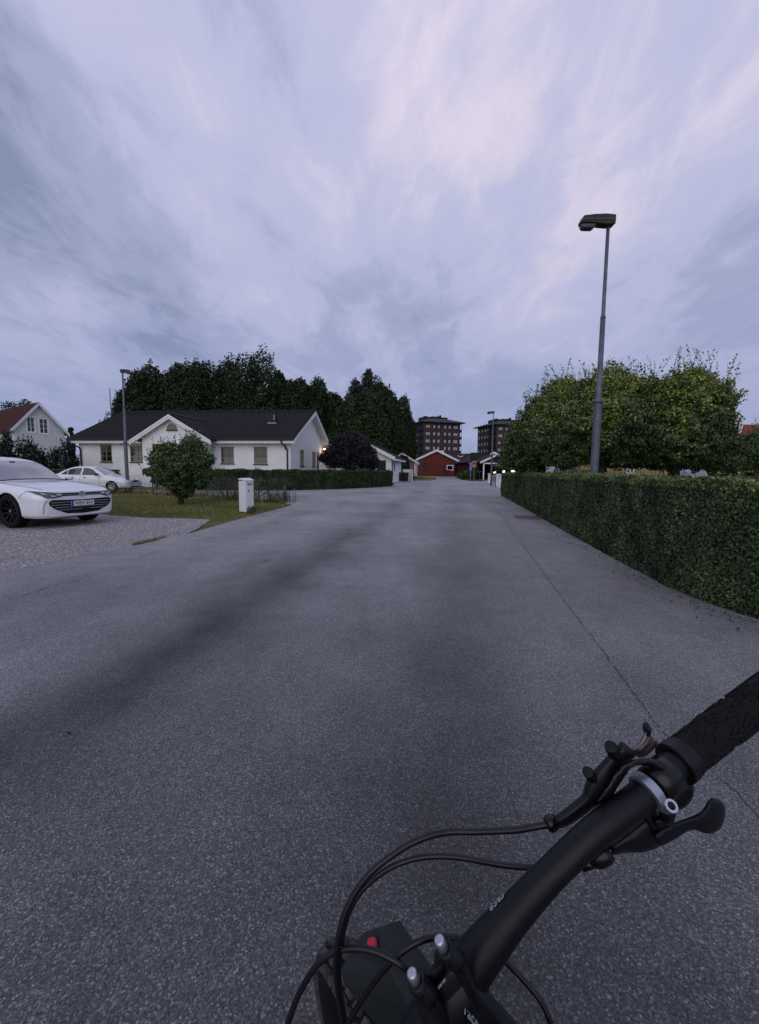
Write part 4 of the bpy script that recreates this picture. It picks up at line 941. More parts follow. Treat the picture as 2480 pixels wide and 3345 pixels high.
# ---- generic simple gabled block
def gable_block(name, label, cat, fl_, fr_, Z1, Z2, py_e, py_a, depth, wm, rm, tm_=white_p, over=.4, holes=(), base_py=None, boards=.28):
    a = P(fl_, 1540, Z1); b = P(fr_, 1540, Z2); a.z = b.z = 0; d = b - a; an = math.atan2(d.y, d.x); w = d.length
    o = thing(name, label, cat, a, an); f = Frame(a, an); e = f.front((fl_ + fr_) / 2, py_e).z; ap_ = f.front((fl_ + fr_) / 2, py_a).z; s_ = (ap_ - e) / (w / 2 + over)
    hs = [(f.front(q[0], q[2]).x, f.front(q[1], q[3]).x, f.front(q[0], q[3]).z, f.front(q[0], q[2]).z) for q in holes]
    mb = MB(); ew = e + s_ * over - .05; top = max([ew - .3] + [h[3] + .05 for h in hs]); top = min(top, ew)
    wall_holes(mb, 0, w, 0, top, hs, I4)
    mb.poly([(0, 0, top), (w, 0, top), (w, 0, ew), (w / 2, 0, ap_ - .05), (0, 0, ew)])
    mb.quad((0, 0, 0), (0, depth, 0), (0, depth, ew), (0, 0, ew)); mb.quad((w, 0, 0), (w, depth, 0), (w, depth, ew), (w, 0, ew)); mb.build('wall', wm, o)
    mb = MB(); mb.prism([(-over, -.4, e - .1), (w / 2, -.4, ap_ - .1), (w + over, -.4, e - .1), (w + over, -.4, e), (w / 2, -.4, ap_), (-over, -.4, e)], (0, depth + .6, 0)); mb.build('roof', rm, o)
    mb = MB(); mb.prism([(-over, -.45, e + .03), (w / 2, -.45, ap_ + .03), (w + over, -.45, e + .03), (w + over, -.45, e - boards), (w / 2, -.45, ap_ - boards), (-over, -.45, e - boards)], (0, .04, 0)); mb.build('bargeboard', tm_, o)
    return o, f, w, hs, e, ap_
red_w = mat('red_wall', (.155, .042, .030), .85, .1, col2=(.120, .032, .025), vscale=1.0, detail=6); pink_w = mat('pink_wall', (.30, .150, .155), .85, .1, var=.15, vscale=1); brown_t = mat('brown_roof', (.030, .017, .018), .8, .15, col2=(.020, .012, .013), vscale=1.5, detail=6)
o, f, w, hs, e, ap_ = gable_block('red_house', 'dark red gabled house with a square window closing off the street end', 'house', 1363, 1487, 104, 104, 1504, 1468, 16, red_w, brown_t, over=1.0, holes=[(1459.5, 1481.5, 1518.5, 1537)], boards=.5)
window(o, Matrix.Translation((hs[0][0], 0, hs[0][2])), hs[0][1] - hs[0][0], hs[0][3] - hs[0][2], white_p, nx=1, nz=1, bar=.22, panes=False)
q = f.front(1386, 1516); MB().box(-1.1, 1.1, -.06, 0, -.6, .25).build('wall_louvre', mat('brown_board', (.05, .028, .022), .8), o, loc=(q.x, 0, q.z))
mb = MB()
for k in range(3): mb.box(-1.0, 1.0, -.09, -.06, -.5 + k * .25, -.38 + k * .25)
mb.build('slats', mat('brown_board', (.05, .028, .022), .8), o.children[-1])
for px in (1389, 1409, 1441, 1470):
    q = G(px, 1553.2); so = thing('white_kerbstone', {1389: 'pale low stone lying leftmost along the foot of the red house', 1409: 'pale low stone second from the left at the foot of the red house', 1441: 'longest pale low stone below the red gable', 1470: 'pale low stone under the square window of the red house'}[px], 'stone', (q.x, q.y, 0), 0, 'pale stones along the red house')
    MB().box(-.9, .9, -.25, .25, 0, .28).build('stone', white_p, so, bevel=.06)
# dark red wing with a long roof to the right of it
a = P(1452, 1540, 112); b = P(1606, 1540, 100); a.z = b.z = 0; d = b - a; an = math.atan2(d.y, d.x); w = d.length
o = thing('red_wing', 'long low wing with a dark brown roof right of the red gable', 'house', a, an); f = Frame(a, an); e = f.front(1520, 1513).z; rg = f.front(1510, 1482, 5).z
hs = [(f.front(p_, 1523).x, f.front(q_, 1523).x, f.front(p_, 1538).z, f.front(p_, 1523).z) for p_, q_ in ((1502.5, 1508.5), (1515, 1522.5))]
mb = MB(); wall_holes(mb, 0, w, 0, e, hs, I4); mb.build('wall', mat('dark_red_wall', (.055, .018, .018), .85, .1), o)
for h in hs: window(o, Matrix.Translation((h[0], 0, h[2])), h[1] - h[0], h[3] - h[2], mat('grey_frame', (.3, .3, .32), .6), nx=1, nz=2, bar=.12, panes=False)
MB().prism([(-6, -.5, e - .1), (-6, 5, rg - .1), (-6, 10.5, e - .1), (-6, 10.5, e), (-6, 5, rg), (-6, -.5, e)], (w + 6, 0, 0)).build('roof', brown_t, o)
MB().box(-.2, w, -.6, -.5, e - .15, e + .05).build('gutter', mat('grey_frame', (.3, .3, .32), .6), o)
# gabled house end behind the carport with one white barge board
o, f, w, hs, e, ap_ = gable_block('dark_gable_house', 'dark gabled house half hidden behind the carport, with a thin white barge board', 'house', 1556, 1665, 78, 78, 1507.5, 1476, 20, mat('dark_red_wall', (.055, .018, .018)), brown_t, over=.5, boards=.35)
q = f.front(1564, 1513); MB().tube(catmull([(q.x, -.5, q.z + .2), (q.x + .1, -.3, q.z - .1), (q.x + .5, -.1, q.z - .5), (q.x + .5, -.1, q.z - 1), (q.x + .5, -.1, .6)], 4), .09, 6).build('downpipe', mat('grey_frame', (.3, .3, .32)), o)
# carport
a = P(1578, 1540, 62); b = P(1652, 1540, 62); a.z = b.z = 0; w = (b - a).length; o = thing('carport', 'open dark carport with a white gable and one white corner post', 'carport', a, 0); f = Frame(a, 0)
ap_ = f.front(1623.5, 1483); el1 = f.front(1567, 1509); er1 = f.front(1664, 1505); bm_ = f.front(1600, 1511.5).z; mid = ap_.x
gl_m = mat('dark_gable_board', (.022, .022, .032), .7, .2)
mb = MB(); mb.poly([(el1.x + .4, 0, bm_), (er1.x - .4, 0, bm_), (er1.x - .4, 0, er1.z), (mid, 0, ap_.z - .1), (el1.x + .4, 0, el1.z)]); mb.quad((0, 9, 0), (w, 9, 0), (w, 9, 4.5), (0, 9, 4.5)).quad((w, .2, 0), (w, 9, 0), (w, 9, bm_), (w, .2, bm_)).quad((0, 2.5, 0), (0, 9, 0), (0, 9, bm_), (0, 2.5, bm_)); mb.build('wall', gl_m, o)
mb = MB(); x = el1.x + .7
while x < er1.x - .6:
    t = ap_.z - .15 - abs(x - mid) * .56; mb.box(x - .03, x + .03, -.04, -.002, bm_, max(bm_ + .05, t - .1)); x += .22
q = mb.build('gable_battens', gl_m, o); q['kind'] = 'stuff'
MB().prism([(el1.x, -.3, el1.z - .1), (mid, -.3, ap_.z - .1), (er1.x, -.3, er1.z - .1), (er1.x, -.3, er1.z), (mid, -.3, ap_.z), (el1.x, -.3, el1.z)], (0, 9.5, 0)).build('roof', brown_t, o)
mb = MB(); mb.prism([(el1.x, -.36, el1.z + .03), (mid, -.36, ap_.z + .03), (er1.x, -.36, er1.z + .03), (er1.x, -.36, er1.z - .24), (mid, -.36, ap_.z - .26), (el1.x, -.36, el1.z - .24)], (0, .05, 0)); mb.build('bargeboard', white_p, o)
MB().box(.25, w - .2, -.08, .0, bm_ - .18, bm_).build('beam', white_p, o)
MB().box(0, .17, -.1, .1, 0, bm_ - .02).build('post', white_p, o)
MB().box(w * .15, w * .95, 8.4, 8.5, 0, 3.2).build('back_door', dark_m, o)
MB().tube(catmull([(er1.x + .05, -.3, er1.z - .1), (er1.x + .25, -.3, er1.z - .5), (er1.x + .22, -.3, .2)], 4), .07, 6).build('downpipe', mat('grey_frame', (.3, .3, .32)), o)
# pink gabled house end
o, f, w, hs, e, ap_ = gable_block('pink_house', 'pinkish wall end of a low house between the garage and the red house', 'house', 1262, 1363, 75, 75, 1512, 1479, 20, pink_w, brown_t, over=.3, boards=.35)
MB().box(w - .55, w + .02, -.06, 0, 0, e).build('corner_board', white_p, o)
q = thing('white_chimney', 'small white rendered chimney above the roof left of the red gable', 'chimney', P(1325, 1500, 95), 0); q.location.z = 0
hh = P(1325, 1475, 95).z; MB().box(-.7, .7, -.5, .5, 0, hh).build('stack', white_r, q)
q = thing('roof_hatch', 'small white box standing on the ridge of the red house', 'roof box', P(1440, 1500, 108), 0); q.location.z = P(1440, 1480, 108).z - .4
MB().box(-.75, .75, -.5, .5, 0, 1.0).build('box', white_p, q)

# ---- apartment blocks
wood = mat('weathered_wood', (.085, .062, .058), .85, .1, col2=(.035, .028, .030), vscale=.5, detail=8, stretch=(3.5, 3.5, .35))
pale_g = mat('pale_window', (.48, .48, .52), .3, .5, var=.25, vscale=.3); dfr = mat('dark_frame', (.012, .011, .012), .6)
roof_s = mat('slate_roof', (.030, .034, .042), .7, .3); balc = mat('balcony_board', (.020, .018, .024), .7, .2, var=.4, vscale=.7)
APW, APD, FLH, NF = 16.6, 16.0, 2.95, 7
def apartment(label, corner, rotz, top):
    o = thing('apartment_block', label, 'apartment building', corner, rotz, 'dark wooden apartment blocks beyond the houses')
    MB().box(0, APW, 0, APD, 0, top).build('wall', wood, o)
    mb = MB(); k = 1.6
    mb.prism([(-k, -k, top), (APW + k, -k, top), (APW + k, APD + k, top), (-k, APD + k, top)], (0, 0, .35))
    a0 = [(-k, -k, top + .35), (APW + k, -k, top + .35), (APW + k, APD + k, top + .35), (-k, APD + k, top + .35)]; c0 = [(4.5, 4.5, top + 2.3), (APW - 4.5, 4.5, top + 2.3), (APW - 4.5, APD - 4.5, top + 2.3), (4.5, APD - 4.5, top + 2.3)]
    for i in range(4): mb.quad(a0[i], a0[(i + 1) % 4], c0[(i + 1) % 4], c0[i])
    mb.poly(c0); mb.build('roof', roof_s, o)
    mb = MB().box(2.2, 13.2, 5, 11, top + .4, top + 3.0); 
    for x_ in (3.2, 6.4, 8.0, 9.5): mb.box(x_, x_ + 1.0, 6, 8, top + 2.95, top + 3.4 + .25 * (x_ == 9.5))
    mb.tube([(10.7, 7, top + 3), (10.7, 7, top + 4.1)], .45, 8); mb.build('roof_plant', dfr, o)
    # window kinds (frame + pane), shared meshes
    protos = {}
    def win(kind, x, z, T):
        w_, h_, nx_ = {'single': (.95, 1.35, 1), 'triple': (1.95, 1.35, 3)}[kind]
        if kind not in protos:
            mb = MB(); mb.box(-.12, w_ + .12, -.04, .0, -.12, h_ + .12); mb.cur = 1
            for i in range(nx_):
                cw = w_ / nx_; mb.box(i * cw + .09, (i + 1) * cw - .09, -.055, -.041, .08, h_ - .08)
            protos[kind] = mb.build('window', [dfr, pale_g], o); q = protos[kind]
        else: q = link('window', protos[kind].data, o)
        q.matrix_local = T @ Matrix.Translation((x, 0, z))
    TL = Matrix(((0, 1, 0, 0), (-1, 0, 0, APD), (0, 0, 1, 0), (0, 0, 0, 1)))    # left wall, facing -x: local x runs from back to front
    for fl_ in range(NF):
        z = top - 2.25 - fl_ * FLH
        if z < 1: break
        win('triple', 1.0, z, I4); win('triple', 13.6, z, I4)
        for x_ in (4.35, 6.35, 9.3, 11.3): win('single', x_, z, I4)
        for x_ in (1.0, 3.6, 6.3, 8.6): win('single', x_, z, TL)
        MB().box(-.9, .6, .4, 5.6, z - 1.15, z + .15).build('balcony', balc, o)
        MB().box(APW + .01, APW + 1.7, 1.5, 5, z - 1.15, z - .05).build('balcony', balc, o)
        MB().box(-.02, .0, .5, 5.4, z + .15, z + 1.6).build('balcony_opening', dfr, o)
    mb = MB()
    for x_, y_ in ((-.85, .5), (-.85, 5.5), (APW + 1.62, 1.6)): mb.box(x_ - .05, x_ + .05, y_ - .05, y_ + .05, top - NF * FLH, top)
    mb.build('balcony_posts', dfr, o)
    for x_ in (.0, APW / 3, APW): MB().box(x_ - .06, x_ + .06, -.05, .0, 0, top).build('corner_board', dfr, o)
Za = 172; ca_ = P(1381, 1540, Za); ta = P(1381, 1381, Za).z
apartment('nearer dark wooden apartment block with many pale windows, beyond the red house', (ca_.x, ca_.y, 0), R(17), ta)
Zb = 176; cb_ = P(1617, 1540, Zb); tb_ = P(1617, 1389, Zb).z
apartment('dark wooden apartment block partly hidden by the far street lamp and apple tree', (cb_.x, cb_.y, 0), R(15), tb_)

# ---- yellow house on the right, behind the apple trees
yel = mat('yellow_board', (.36, .29, .16), .8, .15, var=.15, vscale=2); org_t = mat('orange_tile', (.30, .085, .040), .8, .15, col2=(.20, .055, .03), vscale=5, detail=6)
cor = P(2398, 1560, 20); cor.z = 0
Y = thing('yellow_house', 'yellow boarded house with a steep white barge board behind the apple trees', 'house', cor, 0); f = Frame(cor, 0)
p1 = f.front(2425, 1392, -.3); p2 = f.front(2378, 1300, -.3); sl = (p2.z - p1.z) / (p1.x - p2.x)
apx_ = -3.6; apz_ = p1.z + sl * (p1.x - apx_); apz_ = min(apz_, 7.2); apx_ = p1.x - (apz_ - p1.z) / sl
pex = f.front(2378, 1300, -.3)
mb = MB(); wz = 1.9
xk = p2.x; zk = p2.z
mb.poly([(-8, 0, 0), (.1, 0, 0), (.1, 0, p1.z - .4), (xk, 0, zk - .25), (xk - 5.5, 0, zk + .2 - .25), (-8, 0, zk - 3)]); mb.quad((.1, 0, 0), (.1, 9, 0), (.1, 9, p1.z - .4), (.1, 0, p1.z - .4)); mb.build('wall', yel, Y)
mb = MB()
for o1, o2, y in ((-.02, .13, -.36), (.15, .32, -.33)):
    mb.prism([(p1.x, y, p1.z - o1), (xk, y, zk - o1), (xk - 1.2, y, zk + .3 - o1), (xk - 1.2, y, zk + .3 - o2), (xk - .02, y, zk - o2 * 1.1), (p1.x - .05, y, p1.z - o2 * 1.6)], (0, .03, 0))
mb.build('bargeboard', white_p, Y)
mb = MB(); mb.prism([(p1.x, -.3, p1.z), (xk, -.3, zk), (xk - 1.2, -.3, zk + .3), (xk - 1.2, -.3, zk + .2), (xk, -.3, zk - .1), (p1.x - .05, -.3, p1.z - .1)], (0, 9, 0)); mb.build('roof', mat('orange_tile', (.3, .1, .05)), Y)
mb = MB(); x = -7.9
while x < .05: mb.box(x - .025, x + .025, -.03, -.002, .1, 2.6); x += .18
q = mb.build('wall_battens', yel, Y); q['kind'] = 'stuff'
for px0, px1, t, u in ((2046, 2070, 1518, 1548), (2180, 2206, 1520, 1550)):
    p_, q_ = f.front(px0, t), f.front(px1, u); window(Y, Matrix.Translation((p_.x, -.07, q_.z)), q_.x - p_.x, p_.z - q_.z, white_p, nx=2, nz=2, bar=.06)
co = P(2385, 1560, 18.6); co.z = 0; OH = thing('low_outbuilding', 'low building with an orange tiled roof at the right edge', 'outbuilding', co, 0); f = Frame(co, 0)
rz = f.front(2440, 1395, 3).z; e_ = f.front(2440, 1440, -.4).z
MB().box(0, 9, 0, 6, 0, e_ + .1).build('wall', mat('brown_board', (.05, .028, .022), .8), OH)
rf = MB().prism([(-.3, -.4, e_ - .1), (-.3, 3, rz - .1), (-.3, 6.4, e_ - .1), (-.3, 6.4, e_), (-.3, 3, rz), (-.3, -.4, e_)], (9.6, 0, 0)).build('roof', dark_m, OH)
tiled_slope('roof_tiles', org_t, rf, -.3, 9.3, (-.42, e_ + .01), (3, rz + .01), tile=.25, course=.30, amp=.035)
MB().tube([(-.3, 3, rz + .03), (9.3, 3, rz + .03)], .1, 8).build('ridge', org_t, rf)
# pale shed and bright wall seen below the apple crowns
s_ = P(1846, 1560, 21); s_.z = 0; S = thing('white_shed', 'small white shed glimpsed under the apple tree left of the lamp pole', 'shed', s_, 0); f = Frame(s_, 0); w = f.front(1892, 1530).x; t = f.front(1870, 1462).z
MB().box(0, w, 0, 2.5, 0, t).build('wall', white_p, S); MB().prism([(-.2, -.3, t), (w + .2, -.3, t), (w + .2, 2.8, t - .25), (-.2, 2.8, t - .25)], (0, 0, .08)).build('roof', dark_m, S)
MB().box(w * .45, w * .9, -.03, -.002, .1, t - .3).build('door', mat('pale_grey', (.45, .45, .46), .6), S)
s_ = P(2255, 1560, 16); s_.z = 0; S = thing('garden_tarpaulin', 'pale bluish cover over garden furniture under the rightmost apple tree', 'cover', s_, 0)
mb = MB(); mb.prism([(-.15, 0, 0), (.95, 0, 0), (.88, 0, 1.0), (.55, 0, 1.5), (.2, 0, 1.55), (-.1, 0, 1.35)], (0, .9, 0)); mb.build('cover', mat('pale_cover', (.42, .45, .52), .7), S, bevel=.08)
# brown picket fence left below the crown
pk = mat('brown_picket', (.10, .06, .045), .8)
s_ = P(1808, 1560, 19); s_.z = 0; S = thing('picket_fence', 'low brown picket fence under the apple tree behind the hedge', 'fence', s_, 0); me = None
for i in range(14):
    if me is None: q = MB().box(0, .09, 0, .02, .05, 1.42).build('picket', pk, S); me = q.data
    else: q = link('picket', me, S)
    q.location = (i * .13, 0, 0)
MB().box(-.03, 1.85, .021, .06, .4, .48).box(-.03, 1.85, .021, .06, 1.15, 1.23).build('rail', pk, S)
# ------------------------------------------------------------------ cars
carw = mat('car_white', (.78, .79, .82), .28, .5, coat=.8, var=.02, vscale=2)
carw2 = mat('sedan_white', (.74, .75, .76), .35, .5, coat=.5)
cblack = mat('car_black', (.006, .006, .007), .4, .3); rubber = mat('tyre_rubber', (.010, .010, .011), .85, .15, bump=.2, bscale=80)
wglass = mat('car_glass', (.03, .028, .035), .04, 1.0, coat=1.0); wglass.node_tree.nodes['Principled BSDF'].inputs['IOR'].default_value = 2.3; sglass = mat('side_glass', (.012, .015, .017), .06, .6); chrome = mat('chrome', (.62, .63, .66), .18, .5, metal=1.0)
rim_b = mat('black_rim', (.005, .005, .006), .4, .25); rim_s = mat('silver_rim', (.40, .41, .43), .35, .5, metal=.8)
lampg = mat('headlamp_glass', (.028, .030, .036), .12, .8, coat=1.0); lampw = mat('headlamp_lens', (.55, .57, .60), .15, .7); seam = mat('panel_seam', (.05, .05, .055), .7, .2)
grey_in = mat('interior_grey', (.10, .10, .11), .8, .2)
def car_body(keys, nu=9, nv=6):
    """keys: stations (x, W, zb, Ws, zs, zt, cab, roofW); returns vertices and quads of a closed shell, both sides"""
    rows = []
    for (x, W, zb, Ws, zs, zt, cab, rw) in keys:
        r_ = [(0, zb), (.75 * W, zb), (.94 * W, zb + .05), (.99 * W, zb + .16), (W, .5 * (zb + zs) + .02), (.992 * W, zs - .13), (Ws, zs)]
        if cab < .01: r_ += [(Ws * .86, zs + (zt - zs) * .42), (Ws * .62, zs + (zt - zs) * .74), (Ws * .32, zt - .006), (0, zt)]
        else:
            e = zt - .055
            r_ += [(Ws * .985, zs + .03), (Ws + (rw - Ws) * .62, zs + (e - zs) * .66), (rw, e), (rw * .88, zt - .018), (rw * .45, zt - .003), (0, zt)]
            r_ = r_[:7] + [r_[8], r_[9], r_[10], r_[12]] if cab < 0 else r_
            r_ = r_[:7] + [r_[8], r_[9], r_[11], r_[12]]
            b_ = [(Ws * .86, zs + (zt - zs) * .42), (Ws * .62, zs + (zt - zs) * .74), (Ws * .32, zt - .006), (0, zt)]
            r_[7:] = [tuple(p * cab + q * (1 - cab) for p, q in zip(a, b)) for a, b in zip(r_[7:], b_)]
        rows.append([Vector((x, -p, z)) for p, z in r_])
    dense = [catmull(r_, nv) for r_ in rows]
    cols = [catmull([d[j] for d in dense], nu) for j in range(len(dense[0]))]
    half = [[cols[j][i] for j in range(len(cols))] for i in range(len(cols[0]))]
    full = [r_ + [Vector((p.x, -p.y, p.z)) for p in r_[-2:0:-1]] for r_ in half]
    v = [p for r_ in full for p in r_]; k = len(full[0]); f = []
    for i in range(len(full) - 1):
        for j in range(k): f.append((i * k + j, i * k + (j + 1) % k, (i + 1) * k + (j + 1) % k, (i + 1) * k + j))
    f.append(tuple(range(k))[::-1]); f.append(tuple((len(full) - 1) * k + j for j in range(k)))
    return v, f
def boolean_cut(o, cutters):
    for c in cutters:
        m_ = o.modifiers.new('cut', 'BOOLEAN'); m_.object = c; m_.operation = 'DIFFERENCE'; m_.solver = 'EXACT'
    dg = bpy.context.evaluated_depsgraph_get(); dg.update(); me = bpy.data.meshes.new_from_object(o.evaluated_get(dg)); o.modifiers.clear(); o.data = me
    for c in cutters: bpy.data.objects.remove(c)
class Car:
    def __init__(s, name, label, loc, heading, keys, paint):
        s.root = thing(name, label, 'car', loc, heading); v, f = car_body(keys)
        mb = MB(); mb.v = [tuple(p) for p in v]; mb.f = f; mb.mi = [0] * len(f); s.body = mb.build('body', paint, s.root, recalc=True)
        bm = bmesh.new(); bm.from_mesh(s.body.data); s.bvh = BVHTree.FromBMesh(bm); bm.free()
    def patch(s, name, poly, axis, material, parent=None, off=.006, grid=.04, sgn=1, smooth=True, thick=None):
        """closed outline projected on the body. axis 'F': (y, z) seen from the front; 'S': (x, z) seen from the side sgn*y; 'T': (x, y) from above"""
        us = [p[0] for p in poly]; vs = [p[1] for p in poly]; pts = []; n = len(poly)
        for i in range(n):
            a = Vector(poly[i]); b = Vector(poly[(i + 1) % n]); k = max(1, int((b - a).length / grid))
            pts += [a.lerp(b, j / k) for j in range(k)]
        nb = len(pts); pp = [(p[0], p[1]) for p in pts]
        gu = np.arange(min(us) + grid / 2, max(us), grid); gv = np.arange(min(vs) + grid / 2, max(vs), grid)
        if len(gu) and len(gv):
            X, Y_ = np.meshgrid(gu, gv); X, Y_ = X.ravel(), Y_.ravel(); k = inside(X, Y_, pp)
            pts += [Vector((a, b)) for a, b in zip(X[k], Y_[k])]
        r_ = geometry.delaunay_2d_cdt(pts, [], [list(range(nb))], 1, 1e-5)
        V = []; bad = set()
        for i, p in enumerate(r_[0]):
            if axis == 'F': o_, d = Vector((4, p[0], p[1])), Vector((-1, 0, 0))
            elif axis == 'S': o_, d = Vector((p[0], 3 * sgn, p[1])), Vector((0, -sgn, 0))
            else: o_, d = Vector((p[0], p[1], 4)), Vector((0, 0, -1))
            h = s.bvh.ray_cast(o_, d)
            if h[0] is None: bad.add(i); V.append((0, 0, 0)); continue
            V.append(tuple(h[0] - d * off * .6 + (h[1] if h[1].dot(d) < 0 else -h[1]) * off * .6))
        F_ = [f for f in r_[2] if not any(i in bad for i in f)]
        mb = MB(); mb.v = V; mb.f = [tuple(f) for f in F_]; mb.mi = [0] * len(F_)
        return mb.build(name, material, parent or s.root, smooth=smooth)
    def line(s, name, pts, axis, w, material=seam, sgn=1, parent=None, off=.002):
        P_ = catmull([Vector((*p, 0)) for p in pts], 5) if len(pts) > 2 else [Vector((*p, 0)) for p in pts]
        mb = MB(); path = []
        for a, b in zip(P_[:-1], P_[1:]):
            k = max(1, int((b - a).length / .04)); path += [a.lerp(b, j / k) for j in range(k)]
        path.append(P_[-1]); out_ = []
        for p in path:
            if axis == 'F': o_, d = Vector((4, p.x, p.y)), Vector((-1, 0, 0))
            elif axis == 'S': o_, d = Vector((p.x, 3 * sgn, p.y)), Vector((0, -sgn, 0))
            else: o_, d = Vector((p.x, p.y, 4)), Vector((0, 0, -1))
            h = s.bvh.ray_cast(o_, d)
            if h[0] is not None: out_.append(h[0] - d * off)
        if len(out_) > 1: mb.tube(out_, w / 2, 6); return mb.build(name, material, parent or s.root, smooth=True)
    def arches(s, xs, yw, r_, rim_material, tyre_r, wtyre=.22, spokes=5, twin=True, depth=.30):
        cut = []
        for x in xs:
            mb = MB(); mb.lathe([(.001, -2), (r_, -2), (r_, 2), (.001, 2)], Matrix.Translation((x, 0, tyre_r)) @ Matrix.Rotation(PI / 2, 4, 'X'), 48)
            # two short wells rather than one tunnel
            for sg in (-1, 1):
                m_ = MB(); y0_, y1_ = (yw - depth, yw + .3); m_.lathe([(0.0005, y0_), (r_, y0_), (r_, y1_), (.0005, y1_)], Matrix.Translation((x, 0, tyre_r)) @ Matrix.Rotation(-PI / 2 * sg, 4, 'X'), 48)
                c = m_.build('cutter', dark_m, recalc=True); c.matrix_world = s.root.matrix_basis.copy(); cut.append(c)
        bpy.context.view_layer.update(); boolean_cut(s.body, cut)
        me = s.body.data; me.materials.append(cblack)
        for p in me.polygons:
            c = p.center
            for x in xs:
                if math.hypot(c.x - x, c.z - tyre_r) < r_ + .002 and abs(c.y) > yw - depth - .01:
                    rad = Vector((c.x - x, 0, c.z - tyre_r)).normalized()
                    if abs(p.normal.dot(rad)) > .8 and math.hypot(c.x - x, c.z - tyre_r) > r_ - .02 and abs(p.normal.y) < .3: p.material_index = 1
                    elif abs(p.normal.y) > .95 and abs(c.y) < yw - depth + .02: p.material_index = 1
            if c.z < .22 and p.normal.z < -.7: p.material_index = 1
        me.shade_smooth(); me.set_sharp_from_angle(angle=R(32))
        me2 = None
        for x in xs:
            for sg in (-1, 1):
                Tw = Matrix.Translation((x, sg * (yw - wtyre / 2 - .005), tyre_r)) @ Matrix.Rotation(0 if sg < 0 else PI, 4, 'Z')
                if me2 is None:
                    w2 = wtyre / 2; rr = tyre_r * .70; Ty = Matrix.Rotation(PI / 2, 4, 'X')
                    t_ = MB().lathe([(rr, -w2 * .85), (rr * 1.12, -w2), (tyre_r * .95, -w2 * .96), (tyre_r, -w2 * .75), (tyre_r, w2 * .75), (tyre_r * .95, w2 * .96), (rr * 1.12, w2), (rr, w2 * .85)], Ty, 48).build('wheel', rubber, s.root, smooth=True)
                    m_ = MB(); m_.lathe([(rr * 1.01, w2 * .86), (rr * .96, w2 * .93), (rr * .92, w2 * .80), (rr * .90, -w2 * .2), (.001, -w2 * .2)], Ty, 40)
                    m_.lathe([(.001, w2 * .62), (.05, w2 * .62), (.06, w2 * .5), (.06, -w2 * .2)], Ty, 20)
                    for k in range(spokes):
                        for da in ((-.16, .16) if twin else (0,)):
                            a = 2 * PI * k / spokes + da; a2 = 2 * PI * k / spokes + da * 1.9; q0 = Vector((math.cos(a) * .045, -w2 * .5, math.sin(a) * .045)); q1 = Vector((math.cos(a2) * rr * .93, -w2 * .78, math.sin(a2) * rr * .93))
                            sd = Vector((-math.sin(a2), 0, math.cos(a2))) * (.014 if twin else .03)
                            m_.prism([q0 - sd, q0 + sd, q1 + sd * 1.2, q1 - sd * 1.2], (0, .03, 0))
                    r2 = m_.build('rim', rim_material, t_, smooth=False); cp = MB().lathe([(.001, w2 * .68), (.028, w2 * .66), (.03, w2 * .6)], Ty, 16).build('hub_cap', grey_met, t_)
                    me2 = t_; w_ = t_
                else:
                    w_ = me2.copy(); C.objects.link(w_); w_.parent = s.root
                    for ch in me2.children: c2 = ch.copy(); C.objects.link(c2); c2.parent = w_
                w_.matrix_local = Tw
# ---- the white estate car
wc = G(48, 1722); wl = G(276, 1697); ax = Vector((wl.x - wc.x, wl.y - wc.y)); hd = math.atan2(ax.y, ax.x) - PI / 2
yd = Vector((math.cos(hd + PI / 2), math.sin(hd + PI / 2))); mid = Vector((wc.x, wc.y)) + yd * .82
K = [  # x, W, zb, Ws, zs, zt, cab, roofW
    (.985, .60, .30, .50, .70, .725, 0, 0), (.955, .73, .245, .60, .765, .795, 0, 0), (.90, .80, .225, .68, .80, .835, 0, 0), (.80, .865, .21, .74, .825, .865, 0, 0), (.62, .905, .20, .78, .855, .90, 0, 0), (.38, .922, .20, .80, .885, .935, 0, 0),
    (0, .93, .20, .815, .92, .975, 0, 0), (-.40, .93, .19, .83, .955, 1.01, 0, 0), (-.58, .93, .19, .84, .97, 1.06, .5, .72), (-.85, .93, .19, .845, .985, 1.20, 1, .68), (-1.15, .93, .19, .85, .995, 1.37, 1, .66), (-1.50, .93, .19, .852, 1.0, 1.51, 1, .65), (-1.95, .93, .19, .852, 1.005, 1.58, 1, .64), (-2.6, .93, .20, .85, 1.01, 1.585, 1, .63), (-3.2, .925, .21, .84, 1.02, 1.54, 1, .61), (-3.6, .91, .24, .81, 1.02, 1.38, 1, .57), (-3.85, .87, .30, .76, .98, 1.22, .8, .6), (-3.97, .80, .36, .68, .88, 1.0, 0, 0)]
V = Car('estate_car', 'large white estate car with the number plate WEH 85X parked on the gravel', (mid.x, mid.y, -.012), hd, K, carw)
V.arches((0, -2.84), .93, .405, rim_b, .372, .24, 5, True)
V.patch('windscreen', [(-.70, 1.02), (-.61, 1.45), (-.3, 1.48), (.3, 1.48), (.61, 1.45), (.70, 1.02), (.35, 1.05), (0, 1.055), (-.35, 1.05)], 'F', wglass, grid=.05)
V.line('windscreen_edge', [(-.71, 1.015), (-.35, 1.042), (0, 1.048), (.35, 1.042), (.71, 1.015)], 'F', .035, cblack)
V.line('mirror_mount', [(-.05, 1.45), (.05, 1.45)], 'F', .05, cblack)
